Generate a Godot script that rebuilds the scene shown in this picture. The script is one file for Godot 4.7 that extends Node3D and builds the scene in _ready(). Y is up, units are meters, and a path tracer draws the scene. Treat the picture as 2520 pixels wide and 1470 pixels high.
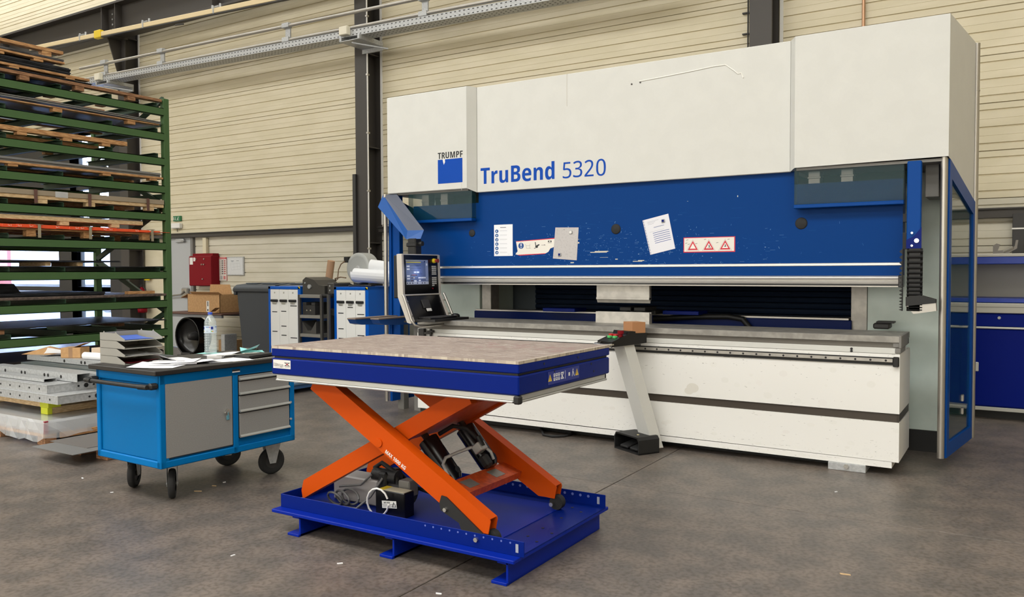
extends Node3D
# Workshop with a press brake, a scissor lift table, a tool trolley and a sheet rack. Metres; x along the back wall, z towards the viewer.

class MB:
	var v := PackedVector3Array()
	var n := PackedVector3Array()
	var t := PackedVector2Array()
	func tri(a: Vector3, b: Vector3, c: Vector3, o: Vector3, ua := Vector2.ZERO, ub := Vector2.ZERO, uc := Vector2.ZERO):
		var k := (b - a).cross(c - a)
		if k.length_squared() < 1e-16: return
		k = k.normalized()
		if k.dot(o) > 0.0:      # counter-clockwise seen from outside: turn it round
			v.append_array([a, c, b]); t.append_array([ua, uc, ub])
		else:
			k = -k
			v.append_array([a, b, c]); t.append_array([ua, ub, uc])
		n.append_array([k, k, k])
	func smooth(p: Array, m: Array):   # one triangle with its own corner normals
		var k: Vector3 = (p[1] - p[0]).cross(p[2] - p[0])
		if k.length_squared() < 1e-18: return
		var s: Vector3 = m[0] + m[1] + m[2]
		var i := [0, 2, 1] if k.dot(s) > 0.0 else [0, 1, 2]
		for j in i:
			v.append(p[j]); n.append(m[j]); t.append(Vector2.ZERO)
	func poly(p: Array, o: Vector3):
		for i in range(1, p.size() - 1): tri(p[0], p[i], p[i + 1], o)
	func quv(a: Vector3, b: Vector3, c: Vector3, d: Vector3, o: Vector3, r := Rect2(0, 0, 1, 1)):   # top-left, top-right, bottom-right, bottom-left
		var e := r.end
		tri(a, b, c, o, r.position, Vector2(e.x, r.position.y), e)
		tri(a, c, d, o, r.position, e, Vector2(r.position.x, e.y))
	func box(c: Vector3, s: Vector3, bev := 0.0, q := Basis()):
		var h := s * 0.5
		var b: float = min(bev, min(h.x, min(h.y, h.z)) * 0.9)
		var ax := [Vector3.RIGHT, Vector3.UP, Vector3.BACK]
		for i in 3:
			var j := (i + 1) % 3
			var k := (i + 2) % 3
			for g in [-1.0, 1.0]:
				var o: Vector3 = ax[i] * g
				var p := []
				for e in [[-1, -1], [1, -1], [1, 1], [-1, 1]]:
					p.append(c + q * (o * h[i] + ax[j] * (e[0] * (h[j] - b)) + ax[k] * (e[1] * (h[k] - b))))
				poly(p, q * o)
		if b <= 0.0: return
		for i in 3:
			var j := (i + 1) % 3
			var k := (i + 2) % 3
			for g in [-1.0, 1.0]:
				for f in [-1.0, 1.0]:
					var p := []
					for e in [[0, -1], [0, 1], [1, 1], [1, -1]]:
						var a: Vector3 = ax[i] * (g * (h[i] - (b if e[0] == 1 else 0.0))) + ax[j] * (f * (h[j] - (b if e[0] == 0 else 0.0))) + ax[k] * (e[1] * (h[k] - b))
						p.append(c + q * a)
					poly(p, q * (ax[i] * g + ax[j] * f))
		for gx in [-1.0, 1.0]:
			for gy in [-1.0, 1.0]:
				for gz in [-1.0, 1.0]:
					var d := Vector3(gx, gy, gz)
					tri(c + q * (d * Vector3(h.x, h.y - b, h.z - b)), c + q * (d * Vector3(h.x - b, h.y, h.z - b)), c + q * (d * Vector3(h.x - b, h.y - b, h.z)), q * d)
	func bb(x0: float, x1: float, y0: float, y1: float, z0: float, z1: float, bev := 0.0):
		box(Vector3(x0 + x1, y0 + y1, z0 + z1) * 0.5, Vector3(absf(x1 - x0), absf(y1 - y0), absf(z1 - z0)), bev)
	func frame_of(d: Vector3) -> Basis:
		var u := Vector3.UP if absf(d.normalized().y) < 0.9 else Vector3.RIGHT
		var x := u.cross(d).normalized()
		return Basis(x, d.normalized().cross(x).normalized(), d.normalized())
	func cyl(a: Vector3, b: Vector3, r0: float, r1 := -1.0, seg := 16, caps := true):
		if r1 < 0.0: r1 = r0
		var f := frame_of(b - a)
		var pa := []; var pb := []; var m := []
		for i in seg:
			var w := TAU * i / seg
			var d := f.x * cos(w) + f.y * sin(w)
			pa.append(a + d * r0); pb.append(b + d * r1); m.append(d)
		for i in seg:
			var j := (i + 1) % seg
			smooth([pa[i], pa[j], pb[j]], [m[i], m[j], m[j]])
			smooth([pa[i], pb[j], pb[i]], [m[i], m[j], m[i]])
		if caps:
			if r0 > 0.0: poly(pa, a - b)
			if r1 > 0.0: poly(pb, b - a)
	func tube(p: Array, r: float, seg := 8):
		var rings := []; var ns := []
		var f := frame_of(p[1] - p[0])
		for i in p.size():
			var d: Vector3 = (p[min(i + 1, p.size() - 1)] - p[max(i - 1, 0)]).normalized()
			var x := (f.x - d * f.x.dot(d)).normalized()
			f = Basis(x, d.cross(x), d)
			var a := []; var m := []
			for k in seg:
				var w := TAU * k / seg
				var e := f.x * cos(w) + f.y * sin(w)
				a.append(p[i] + e * r); m.append(e)
			rings.append(a); ns.append(m)
		for i in p.size() - 1:
			for k in seg:
				var l := (k + 1) % seg
				smooth([rings[i][k], rings[i][l], rings[i + 1][l]], [ns[i][k], ns[i][l], ns[i + 1][l]])
				smooth([rings[i][k], rings[i + 1][l], rings[i + 1][k]], [ns[i][k], ns[i + 1][l], ns[i + 1][k]])
		poly(rings[0], p[0] - p[1])
		poly(rings[-1], p[-1] - p[-2])
	func lathe(prof: Array, c: Vector3, f := Basis(), seg := 24):   # Vector2(radius, height) along f.y
		var sl := []
		for i in prof.size():
			var d: Vector2 = prof[min(i + 1, prof.size() - 1)] - prof[max(i - 1, 0)]
			sl.append(Vector2(d.y, -d.x).normalized())
		for k in seg:
			var u := f.x * cos(TAU * k / seg) + f.z * sin(TAU * k / seg)
			var w := f.x * cos(TAU * (k + 1) / seg) + f.z * sin(TAU * (k + 1) / seg)
			for i in prof.size() - 1:
				var a: Vector2 = prof[i]; var b: Vector2 = prof[i + 1]
				var p := [c + u * a.x + f.y * a.y, c + w * a.x + f.y * a.y, c + w * b.x + f.y * b.y, c + u * b.x + f.y * b.y]
				var m := [u * sl[i].x + f.y * sl[i].y, w * sl[i].x + f.y * sl[i].y, w * sl[i + 1].x + f.y * sl[i + 1].y, u * sl[i + 1].x + f.y * sl[i + 1].y]
				smooth([p[0], p[1], p[2]], [m[0], m[1], m[2]])
				smooth([p[0], p[2], p[3]], [m[0], m[2], m[3]])
	func ext(pl: Array, o: Vector3, ux: Vector3, uy: Vector3, d: Vector3, open := false):   # a flat outline pushed along d
		var pts := PackedVector2Array(pl)
		var area := 0.0
		for i in pts.size(): area += pts[i].cross(pts[(i + 1) % pts.size()])
		var g := 1.0 if area > 0.0 else -1.0
		var w := []
		for p in pts: w.append(o + ux * p.x + uy * p.y)
		for i in pts.size() - (1 if open else 0):
			var j := (i + 1) % pts.size()
			var e := (pts[j] - pts[i])
			var out := (ux * e.y - uy * e.x) * g
			poly([w[i], w[j], w[j] + d, w[i] + d], out)
		if open: return
		var ix := Geometry2D.triangulate_polygon(pts)
		for i in range(0, ix.size(), 3):
			tri(w[ix[i]], w[ix[i + 1]], w[ix[i + 2]], -d)
			tri(w[ix[i]] + d, w[ix[i + 1]] + d, w[ix[i + 2]] + d, d)
	func mesh(off := Vector3.ZERO) -> ArrayMesh:
		if off != Vector3.ZERO:
			for i in v.size(): v[i] -= off
		var a := []
		a.resize(Mesh.ARRAY_MAX)
		a[Mesh.ARRAY_VERTEX] = v; a[Mesh.ARRAY_NORMAL] = n; a[Mesh.ARRAY_TEX_UV] = t
		var m := ArrayMesh.new()
		m.add_surface_from_arrays(Mesh.PRIMITIVE_TRIANGLES, a)
		return m

var used := {}
var home := {}          # thing -> where its parts' world coordinates are measured from
var rng := RandomNumberGenerator.new()
var M := {}

func numbered(s: String) -> String:
	var k: int = used.get(s, 0)
	used[s] = k + 1
	return s if k == 0 else "%s_%03d" % [s, k]

func metas(o: Node, label := "", category := "", group := "", kind := ""):
	if label: o.set_meta("label", label)
	if category: o.set_meta("category", category)
	if group: o.set_meta("group", group)
	if kind: o.set_meta("kind", kind)

# A thing whose parts are given in world coordinates (turn == 0) or in its own (turn given or own == true).
func thing(called: String, label: String, category: String, at: Vector3, group := "", turn := 0.0, own := false) -> Node3D:
	var o := Node3D.new()
	o.name = numbered(called)
	add_child(o)
	o.position = at
	o.rotation.y = turn
	home[o] = Vector3.ZERO if (own or turn != 0.0) else at
	metas(o, label, category, group)
	return o

func part(parent: Node, called: String, m: MB, mat: Material, label := "") -> MeshInstance3D:
	var o := MeshInstance3D.new()
	o.name = called
	o.mesh = m.mesh(home[parent])
	o.material_override = mat
	parent.add_child(o, true)
	home[o] = home[parent]
	if label: o.set_meta("label", label)
	return o

func solo(called: String, m: MB, mat: Material, label: String, category: String, at: Vector3, group := "", kind := "") -> MeshInstance3D:
	var o := MeshInstance3D.new()
	o.name = numbered(called)
	o.mesh = m.mesh(at)
	o.material_override = mat
	o.position = at
	add_child(o)
	home[o] = at
	metas(o, label, category, group, kind)
	return o

func struct(called: String, m: MB, mat: Material) -> MeshInstance3D:
	var o := solo(called, m, mat, "", "", Vector3.ZERO)
	o.set_meta("kind", "structure")
	return o

# The same as part(), but every loose piece in the builder becomes a part of its own.
func each(parent: Node, called: String, m: MB, mat: Material, label := "") -> void:
	var root := {}
	var boss := []
	var find := func(i: int) -> int:
		while boss[i] != i:
			boss[i] = boss[boss[i]]
			i = boss[i]
		return i
	for k in range(0, m.v.size(), 3):
		var ids := []
		for j in 3:
			var key := Vector3i((m.v[k + j] * 20000.0).round())
			if not root.has(key):
				root[key] = boss.size()
				boss.append(boss.size())
			ids.append(root[key])
		boss[find.call(ids[1])] = find.call(ids[0])
		boss[find.call(ids[2])] = find.call(ids[0])
	var out := {}
	for k in range(0, m.v.size(), 3):
		var g: int = find.call(root[Vector3i((m.v[k] * 20000.0).round())])
		if not out.has(g): out[g] = MB.new()
		for j in 3:
			out[g].v.append(m.v[k + j]); out[g].n.append(m.n[k + j]); out[g].t.append(m.t[k + j])
	for g in out: part(parent, called, out[g], mat, label)

func nb() -> MB: return MB.new()

func box1(x0, x1, y0, y1, z0, z1, b := 0.0) -> MB:
	var m := nb()
	m.bb(x0, x1, y0, y1, z0, z1, b)
	return m

func lin(r: float, g: float, b: float) -> Color: return Color(r / 255.0, g / 255.0, b / 255.0)

func plain(c: Color, rough := 0.5, metal := 0.0, spec := 0.5) -> StandardMaterial3D:
	var m := StandardMaterial3D.new()
	m.albedo_color = c
	m.roughness = rough
	m.metallic = metal
	m.metallic_specular = spec
	return m

func noise_tex(colors: Array, offs: Array, freq: float, sd: int, size := 512, fractal := true, oct := 5) -> NoiseTexture2D:
	var f := FastNoiseLite.new()
	f.seed = sd
	f.noise_type = FastNoiseLite.TYPE_SIMPLEX_SMOOTH
	f.frequency = freq
	f.fractal_type = FastNoiseLite.FRACTAL_FBM if fractal else FastNoiseLite.FRACTAL_NONE
	f.fractal_octaves = oct
	var g := Gradient.new()
	g.offsets = PackedFloat32Array(offs)
	g.colors = PackedColorArray(colors)
	var x := NoiseTexture2D.new()
	x.width = size; x.height = size; x.seamless = true; x.noise = f; x.color_ramp = g
	return x

# Colour noise in world space: two tones of one surface, scale in repeats per metre.
func mottled(a: Color, b: Color, scale: Vector3, rough: float, metal := 0.0, freq := 0.01, sd := 1, lo := 0.3, hi := 0.7) -> StandardMaterial3D:
	var m := plain(Color.WHITE, rough, metal)
	m.albedo_texture = noise_tex([a, b], [lo, hi], freq, sd)
	m.uv1_triplanar = true
	m.uv1_world_triplanar = true
	m.uv1_scale = scale
	return m

func fine(m: StandardMaterial3D, c: Color, scale: float, sd: int, freq := 0.05, lo := 0.35):   # a second, finer multiply layer
	m.detail_enabled = true
	m.detail_blend_mode = BaseMaterial3D.BLEND_MODE_MUL
	m.detail_albedo = noise_tex([c, Color.WHITE], [lo, 0.6], freq, sd)
	m.detail_uv_layer = BaseMaterial3D.DETAIL_UV_2
	m.uv2_triplanar = true
	m.uv2_world_triplanar = true
	m.uv2_scale = Vector3.ONE * scale

func tex_mat(im: Image, rough := 0.6, metal := 0.0) -> StandardMaterial3D:
	var m := plain(Color.WHITE, rough, metal)
	m.albedo_texture = ImageTexture.create_from_image(im)
	m.texture_repeat = false
	return m

func canvas(w: int, h: int, c: Color) -> Image:
	var im := Image.create(w, h, false, Image.FORMAT_RGB8)
	im.fill(c)
	return im

func dot(im: Image, x: float, y: float, r: float, c: Color):
	for j in range(int(-r), int(r) + 1):
		var w := int(sqrt(maxf(0.0, r * r - j * j)))
		im.fill_rect(Rect2i(int(x) - w, int(y) + j, 2 * w + 1, 1), c)

func stroke(im: Image, x0: float, y0: float, x1: float, y1: float, w: int, c: Color):
	var k := int(maxf(absf(x1 - x0), absf(y1 - y0))) + 1
	for i in k + 1:
		im.fill_rect(Rect2i(int(lerpf(x0, x1, float(i) / k) - w * 0.5), int(lerpf(y0, y1, float(i) / k) - w * 0.5), w, w), c)

func tri2(im: Image, x: float, y: float, w: float, h: float, c: Color):   # upright triangle, apex at x, y
	for j in int(h):
		var k := int(w * 0.5 * j / h)
		im.fill_rect(Rect2i(int(x) - k, int(y) + j, 2 * k + 1, 1), c)

func lettering(parent: Node, called: String, s: String, bold: bool, height: float, mat: Material, xf: Transform3D, width := 0.0, serif := false) -> MeshInstance3D:
	var f := SystemFont.new()
	f.font_names = PackedStringArray(["Droid Serif" if serif else "Droid Sans"])
	f.font_weight = 700 if bold else 400
	var t := TextMesh.new()
	t.text = s
	t.font = f
	t.font_size = 64
	t.pixel_size = height / (64.0 * 0.714)
	t.depth = 0.0015
	t.curve_step = 1.0
	t.horizontal_alignment = HORIZONTAL_ALIGNMENT_LEFT
	t.vertical_alignment = VERTICAL_ALIGNMENT_BOTTOM
	var o := MeshInstance3D.new()
	o.name = called
	var ab := t.get_aabb()
	var sc := width / ab.size.x if width > 0.0 else 1.0
	o.mesh = t
	o.material_override = mat
	o.transform = xf * Transform3D(Basis.from_scale(Vector3(sc, 1, 1)), Vector3(-ab.position.x * sc, -ab.position.y, 0))
	o.set_meta("ab", ab)
	parent.add_child(o, true)
	return o

func copy(o: Node3D, called: String, label: String, at: Vector3, group := "") -> Node3D:
	var r: Node3D = o.duplicate()
	r.name = numbered(called)
	add_child(r)
	r.position = at
	metas(r, label, "", group)
	home[r] = at
	return r

func _ready():
	rng.seed = 7
	view_and_light()
	paints()
	building()
	overhead()
	press()
	pendant()
	pedal()
	lift()
	trolley()
	rack()
	floor_stack()
	back_corner()
	right_side()
	litter()

func view_and_light():
	var cam := Camera3D.new()
	cam.name = "camera"
	cam.position = Vector3(0, 1.45, 0)
	cam.basis = Basis.from_euler(Vector3(-0.033353, 0.55677, -0.0041093), EULER_ORDER_YXZ)
	cam.fov = 40.19
	cam.near = 0.05
	cam.far = 200.0
	add_child(cam)
	cam.current = true
	var e := Environment.new()
	e.background_mode = Environment.BG_SKY
	var s := ProceduralSkyMaterial.new()
	s.sky_top_color = Color(0.55, 0.68, 0.92)
	s.sky_horizon_color = Color(0.82, 0.88, 0.97)
	s.ground_bottom_color = Color(0.35, 0.35, 0.36)
	s.ground_horizon_color = Color(0.6, 0.62, 0.66)
	s.sky_energy_multiplier = 4.0
	e.sky = Sky.new()
	e.sky.sky_material = s
	e.tonemap_mode = Environment.TONE_MAPPER_LINEAR
	e.tonemap_exposure = 1.0
	e.sdfgi_enabled = true
	e.ssao_enabled = true
	e.ssil_enabled = true
	var w := WorldEnvironment.new()
	w.name = "world"
	w.environment = e
	add_child(w)
	# three rows of rooflights: glowing sheets in the roof and a light of the same size just below each
	var glow := plain(Color(0.9, 0.9, 0.9), 0.4)
	glow.emission_enabled = true
	glow.emission = Color(1.0, 0.97, 0.9)
	glow.emission_energy_multiplier = 2.2
	for k in 3:
		var z: float = [-8.75, 0.6, 8.0][k]
		var wide: float = [1.0, 3.0, 3.0][k]
		var t := thing("rooflight", "long glowing rooflight %s" % ["close to the back wall", "across the middle of the roof", "towards the front of the hall"][k], "rooflight", Vector3(-9, 8.44, z), "rooflights")
		part(t, "diffuser", box1(-24.0, 6.0, 8.44, 8.505, z - wide / 2, z + wide / 2), glow)
		var l := AreaLight3D.new()
		l.name = "rooflight_lamp"
		l.area_size = Vector2(30.0, wide)
		l.light_energy = [31.0, 132.0, 84.0][k]
		l.light_color = Color(0.98, 0.993, 1.0)
		l.area_range = 60.0
		l.area_attenuation = 2.0
		l.shadow_enabled = true
		l.position = Vector3(0, -0.02, 0)
		l.rotation.x = -PI / 2
		t.add_child(l)
	# a band of translucent sheets lets daylight in through the front wall, behind the viewer
	for k in 2:
		var x := -15.0 + 14.0 * k
		var t := thing("daylight_band", "long glowing translucent band in the wall opposite, %s half" % ["left", "right"][k], "window band", Vector3(x, 1.0, 13.97), "daylight bands")
		part(t, "diffuser", box1(x - 6.5, x + 6.5, 1.0, 5.5, 13.94, 13.995), glow)
		var l := AreaLight3D.new()
		l.name = "daylight_band_lamp"
		l.area_size = Vector2(13.0, 4.5)
		l.light_energy = 15.0
		l.light_color = Color(0.97, 0.99, 1.0)
		l.area_range = 60.0
		l.area_attenuation = 2.0
		l.shadow_enabled = true
		l.position = Vector3(0, 2.25, -0.05)
		t.add_child(l)

func paints():
	M.floor = mottled(lin(97, 91, 86), lin(117, 107, 99), Vector3.ONE * 0.31, 0.43, 0.0, 0.02, 3, 0.25, 0.75)
	fine(M.floor, lin(214, 211, 208), 0.9, 4, 0.06, 0.2)
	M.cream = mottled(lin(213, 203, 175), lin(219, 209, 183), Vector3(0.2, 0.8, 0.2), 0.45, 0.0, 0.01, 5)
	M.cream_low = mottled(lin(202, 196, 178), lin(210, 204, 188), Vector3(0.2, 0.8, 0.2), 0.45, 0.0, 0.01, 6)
	M.dark = plain(lin(62, 58, 55), 0.5)
	M.dark2 = plain(lin(50, 49, 49), 0.55)
	M.black = plain(lin(22, 22, 23), 0.55)
	M.rubber = plain(lin(30, 30, 31), 0.75)
	M.blackgloss = plain(lin(12, 12, 14), 0.25)
	M.white = mottled(lin(205, 205, 201), lin(208, 208, 204), Vector3.ONE * 0.35, 0.42, 0.0, 0.02, 8, 0.2, 0.8)
	M.whiteflat = plain(lin(228, 226, 222), 0.5)
	M.paper = plain(lin(235, 235, 238), 0.8)
	M.blue = plain(lin(2, 66, 142), 0.4, 0.0, 0.25)
	M.bluedark = plain(lin(4, 28, 110), 0.4, 0.0, 0.25)
	M.navy = plain(lin(3, 26, 84), 0.35, 0.0, 0.25)
	M.logo = plain(lin(4, 70, 170), 0.4, 0.0, 0.25)
	M.teal = mottled(lin(200, 214, 208), lin(208, 221, 215), Vector3.ONE * 0.6, 0.35, 0.0, 0.01, 9)
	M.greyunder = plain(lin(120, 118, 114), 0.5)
	M.steel = plain(lin(176, 172, 166), 0.34, 0.85)
	M.steelm = mottled(lin(168, 164, 158), lin(182, 178, 171), Vector3.ONE * 0.8, 0.45, 0.55, 0.02, 10)
	M.chrome = plain(lin(215, 213, 208), 0.18, 0.95)
	M.rail = plain(lin(214, 212, 208), 0.36, 0.8)
	M.table = mottled(lin(138, 135, 130), lin(158, 155, 149), Vector3.ONE * 0.8, 0.45, 0.45, 0.02, 41)
	M.galv = mottled(lin(172, 174, 176), lin(186, 188, 190), Vector3.ONE * 2.0, 0.45, 0.35, 0.03, 11)
	M.alu = plain(lin(196, 196, 192), 0.4, 0.7)
	M.wood = mottled(lin(158, 112, 70), lin(196, 152, 104), Vector3(2, 6, 0.8), 0.75, 0.0, 0.02, 12)
	M.woodlight = mottled(lin(196, 164, 122), lin(220, 192, 150), Vector3(1.2, 6, 1.2), 0.75, 0.0, 0.02, 13)
	M.woodold = mottled(lin(120, 84, 58), lin(160, 118, 84), Vector3(2, 6, 0.8), 0.8, 0.0, 0.02, 14)
	M.green = plain(lin(72, 100, 62), 0.5, 0.0, 0.3)
	M.greendark = plain(lin(40, 66, 48), 0.55)
	M.orange = plain(lin(194, 74, 8), 0.42, 0.0, 0.25)
	M.orange2 = mottled(lin(180, 70, 30), lin(208, 88, 38), Vector3.ONE * 3.0, 0.45, 0.0, 0.02, 15)
	M.liftblue = plain(lin(3, 30, 116), 0.4, 0.0, 0.22)
	M.liftblue2 = plain(lin(5, 36, 146), 0.38, 0.0, 0.25)
	M.cart = plain(lin(2, 108, 176), 0.45, 0.0, 0.2)
	M.cartgrey = mottled(lin(138, 137, 136), lin(144, 143, 142), Vector3.ONE * 4.0, 0.5, 0.0, 0.05, 16)
	M.card = mottled(lin(180, 140, 96), lin(190, 150, 104), Vector3.ONE * 2.0, 0.8, 0.0, 0.02, 17)
	M.sheet = mottled(lin(66, 66, 70), lin(96, 96, 100), Vector3(0.7, 3, 0.7), 0.4, 0.3, 0.01, 18)
	M.sheetdark = mottled(lin(30, 31, 35), lin(48, 50, 56), Vector3(0.7, 3, 0.7), 0.55, 0.0, 0.01, 19)
	M.sheetdark.metallic_specular = 0.35
	M.sheetgrey = plain(lin(128, 128, 128), 0.45, 0.3)
	M.red = plain(lin(122, 16, 28), 0.45, 0.0, 0.25)
	M.bin = plain(lin(62, 66, 72), 0.5)
	M.orangefilm = plain(lin(232, 84, 42), 0.3)
	M.strap = plain(lin(120, 96, 84), 0.5)
	M.yellow = plain(lin(232, 200, 40), 0.5)
	M.foam = plain(lin(238, 240, 244), 0.55)
	M.foam.backlight_enabled = true
	M.foam.backlight = Color(0.3, 0.3, 0.32)
	M.glass = plain(Color(0.1, 0.26, 0.28, 0.3), 0.03)
	M.glass.transparency = BaseMaterial3D.TRANSPARENCY_ALPHA
	M.glass.metallic_specular = 0.2
	M.clear = plain(Color(0.9, 0.95, 0.98, 0.12), 0.04)
	M.clear.transparency = BaseMaterial3D.TRANSPARENCY_ALPHA
	M.film = plain(Color(0.93, 0.95, 0.97, 0.3), 0.2)
	M.film.transparency = BaseMaterial3D.TRANSPARENCY_ALPHA
	M.ink = plain(lin(28, 30, 34), 0.7)
	M.inkblue = plain(lin(40, 70, 150), 0.7)

# One strip of wall lining, half a metre high, with its folded ribs; x0..x1 along the wall, front at z.
func lining(x0: float, x1: float, y0: float, y1: float, z: float) -> MB:
	var m := nb()
	var h := y1 - y0
	var p := [Vector2(0, -0.02), Vector2(0.004, 0.0), Vector2(0.066, 0.0), Vector2(0.071, -0.018), Vector2(0.079, -0.018), Vector2(0.084, 0.0), Vector2(0.155, 0.0), Vector2(0.158, -0.003), Vector2(0.161, 0.0),
		Vector2(0.236, 0.0), Vector2(0.242, -0.018), Vector2(0.25, -0.018), Vector2(0.256, 0.0), Vector2(0.33, 0.0), Vector2(0.333, -0.003), Vector2(0.336, 0.0), Vector2(0.416, 0.0), Vector2(0.421, -0.018), Vector2(0.429, -0.018), Vector2(0.434, 0.0), Vector2(0.494, 0.0), Vector2(0.498, -0.02)]
	for i in p.size() - 1:
		var a: Vector2 = p[i]; var b: Vector2 = p[i + 1]
		if a.x >= h: break
		if b.x > h: b.x = h
		m.poly([Vector3(x0, y0 + a.x, z + a.y), Vector3(x1, y0 + a.x, z + a.y), Vector3(x1, y0 + b.x, z + b.y), Vector3(x0, y0 + b.x, z + b.y)], Vector3(0, -(b.y - a.y), b.x - a.x))
	return m

func building():
	# floor: a base and slabs with sawn joints between them
	var fl := struct("floor", box1(-26.3, 8.3, -0.4, -0.03, -10.4, 14.3), M.dark)
	var xs := [-26.3, -20.2, -14.3, -8.35, -2.335, 3.7, 8.3]
	var zs := [-10.4, -5.04, 0.95, 7.0, 14.3]
	for i in xs.size() - 1:
		for j in zs.size() - 1:
			part(fl, "floor_slab", box1(xs[i] + 0.004, xs[i + 1] - 0.004, -0.03, 0.0, zs[j] + 0.005, zs[j + 1] - 0.005, 0.003), M.floor)
	# walls and roof with thickness; the back wall is split round the glazed gate and the door
	struct("wall_left", box1(-26.3, -26.0, 0, 8.8, -10.4, 14.3), M.cream)
	struct("wall_right", box1(8.0, 8.3, 0, 8.8, -10.4, 14.3), M.cream)
	struct("wall_front", box1(-26.3, 8.3, 0, 8.8, 14.0, 14.3), M.cream)
	struct("ceiling", box1(-26.3, 8.3, 8.52, 8.8, -10.4, 14.3), M.whiteflat)
	var core := nb()
	core.bb(-26.0, -22.0, 0, 8.52, -10.4, -10.06)
	core.bb(-22.0, -15.7, 4.55, 8.52, -10.4, -10.06)
	core.bb(-15.7, -14.02, 0, 8.52, -10.4, -10.06)
	core.bb(-14.02, -13.36, 2.16, 8.52, -10.4, -10.06)
	core.bb(-13.36, 8.0, 0, 8.52, -10.4, -10.06)
	var wall := struct("wall_back", core, M.cream)
	var bays := [[-26.0, -15.2], [-14.95, -8.94], [-8.66, -2.76], [-2.46, 8.0]]
	for b in bays:
		for k in range(-5, 13):
			var y0: float = 2.2 + 0.5 * k if k > -5 else 0.0
			var y1: float = 2.2 + 0.5 * (k + 1)
			y0 = maxf(y0, 0.0); y1 = minf(y1, 8.5)
			if y1 - y0 < 0.05: continue
			var x0: float = b[0]; var x1: float = b[1]
			if x0 == -26.0 and y0 < 4.5: x1 = -22.0
			if x0 == -14.95 and y0 < 2.1: x0 = -13.3
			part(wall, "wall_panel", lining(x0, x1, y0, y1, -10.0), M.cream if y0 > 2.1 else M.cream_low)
	for x in [-14.94, -8.65, -2.75, -2.45]:
		each(wall, "edge_trim", box1(x - 0.012, x + 0.028, 2.2, 8.5, -10.0, -9.985), M.whiteflat)
	for c in [[-17.4, 5.55], [-17.6, 6.9], [-18.6, 6.9], [-19.7, 6.9], [-16.6, 6.9], [-16.2, 5.55], [-17.0, 7.4]]:
		var m := nb()
		for dx in [-0.03, 0.03]: m.cyl(Vector3(c[0] + dx, c[1] - 0.05, -9.995), Vector3(c[0] + dx, c[1] + 0.05, -9.995), 0.014, -1, 8)
		m.bb(c[0] - 0.05, c[0] + 0.05, c[1] - 0.03, c[1] - 0.02, -9.999, -9.985)
		part(wall, "panel_clip", m, M.steel)
	# dark rail along the top of the lower lining
	var r := nb()
	for b in [[-14.95, -8.94, 2.115, 2.2], [-8.66, -2.76, 2.075, 2.165], [-2.46, 8.0, 1.985, 2.09]]:
		r.bb(b[0], b[1], b[2], b[3], -10.0, -9.9, 0.004)
		r.bb(b[0], b[1], b[3] - 0.015, b[3], -10.0, -9.87)
	struct("trim_1", r, M.dark)
	# door with its frame and push bar
	var d := struct("door_1", box1(-14.0, -13.38, 0.01, 2.13, -10.03, -9.975, 0.004), plain(lin(176, 178, 180), 0.5))
	var f := nb()
	f.bb(-14.08, -14.0, 0, 2.2, -10.06, -9.95)
	f.bb(-13.38, -13.31, 0, 2.2, -10.06, -9.95)
	f.bb(-14.0, -13.38, 2.13, 2.2, -10.06, -9.95)
	part(d, "door_frame", f, plain(lin(120, 118, 116), 0.5))
	f = nb()
	f.bb(-13.62, -13.44, 0.98, 1.16, -9.975, -9.9, 0.02)
	f.tube([Vector3(-13.98, 1.0, -9.9), Vector3(-13.62, 1.03, -9.9), Vector3(-13.5, 1.09, -9.88)], 0.016)
	part(d, "push_bar", f, M.steel)
	f = nb()
	f.bb(-13.8, -13.56, 2.03, 2.1, -9.975, -9.93, 0.008)
	f.bb(-13.62, -13.5, 2.06, 2.075, -9.94, -9.9)
	part(d, "door_closer", f, M.galv)
	# emergency light and exit sign above the door
	var ex := thing("exit_sign", "small green running-man exit sign on the wall above the grey door", "sign", Vector3(-13.78, 2.42, -10.0))
	part(ex, "plate", box1(-13.9, -13.68, 2.44, 2.54, -10.0, -9.96, 0.004), plain(lin(30, 110, 70), 0.4))
	f = nb()
	f.bb(-13.88, -13.865, 2.46, 2.52, -9.96, -9.957)
	f.bb(-13.83, -13.82, 2.46, 2.52, -9.96, -9.957)
	f.poly([Vector3(-13.845, 2.475, -9.957), Vector3(-13.825, 2.455, -9.957), Vector3(-13.805, 2.475, -9.957)], Vector3.BACK)
	f.cyl(Vector3(-13.735, 2.515, -9.96), Vector3(-13.735, 2.515, -9.957), 0.009, -1, 8)
	f.poly([Vector3(-13.755, 2.505, -9.957), Vector3(-13.735, 2.5, -9.957), Vector3(-13.742, 2.475, -9.957), Vector3(-13.76, 2.48, -9.957)], Vector3.BACK)
	f.poly([Vector3(-13.755, 2.48, -9.957), Vector3(-13.745, 2.478, -9.957), Vector3(-13.72, 2.455, -9.957), Vector3(-13.73, 2.452, -9.957)], Vector3.BACK)
	f.poly([Vector3(-13.76, 2.48, -9.957), Vector3(-13.752, 2.476, -9.957), Vector3(-13.775, 2.452, -9.957), Vector3(-13.785, 2.455, -9.957)], Vector3.BACK)
	part(ex, "pictogram", f, M.whiteflat)
	var em := thing("emergency_light", "white box-shaped emergency light fixed above the grey door", "light", Vector3(-13.75, 2.27, -10.0))
	part(em, "housing", box1(-13.92, -13.66, 2.3, 2.4, -10.0, -9.92, 0.012), M.whiteflat)
	f = nb()
	f.tube([Vector3(-13.8, 2.3, -9.97), Vector3(-13.79, 2.27, -9.975), Vector3(-13.81, 2.24, -9.985)], 0.006, 6)
	part(em, "cable", f, M.dark)
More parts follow.
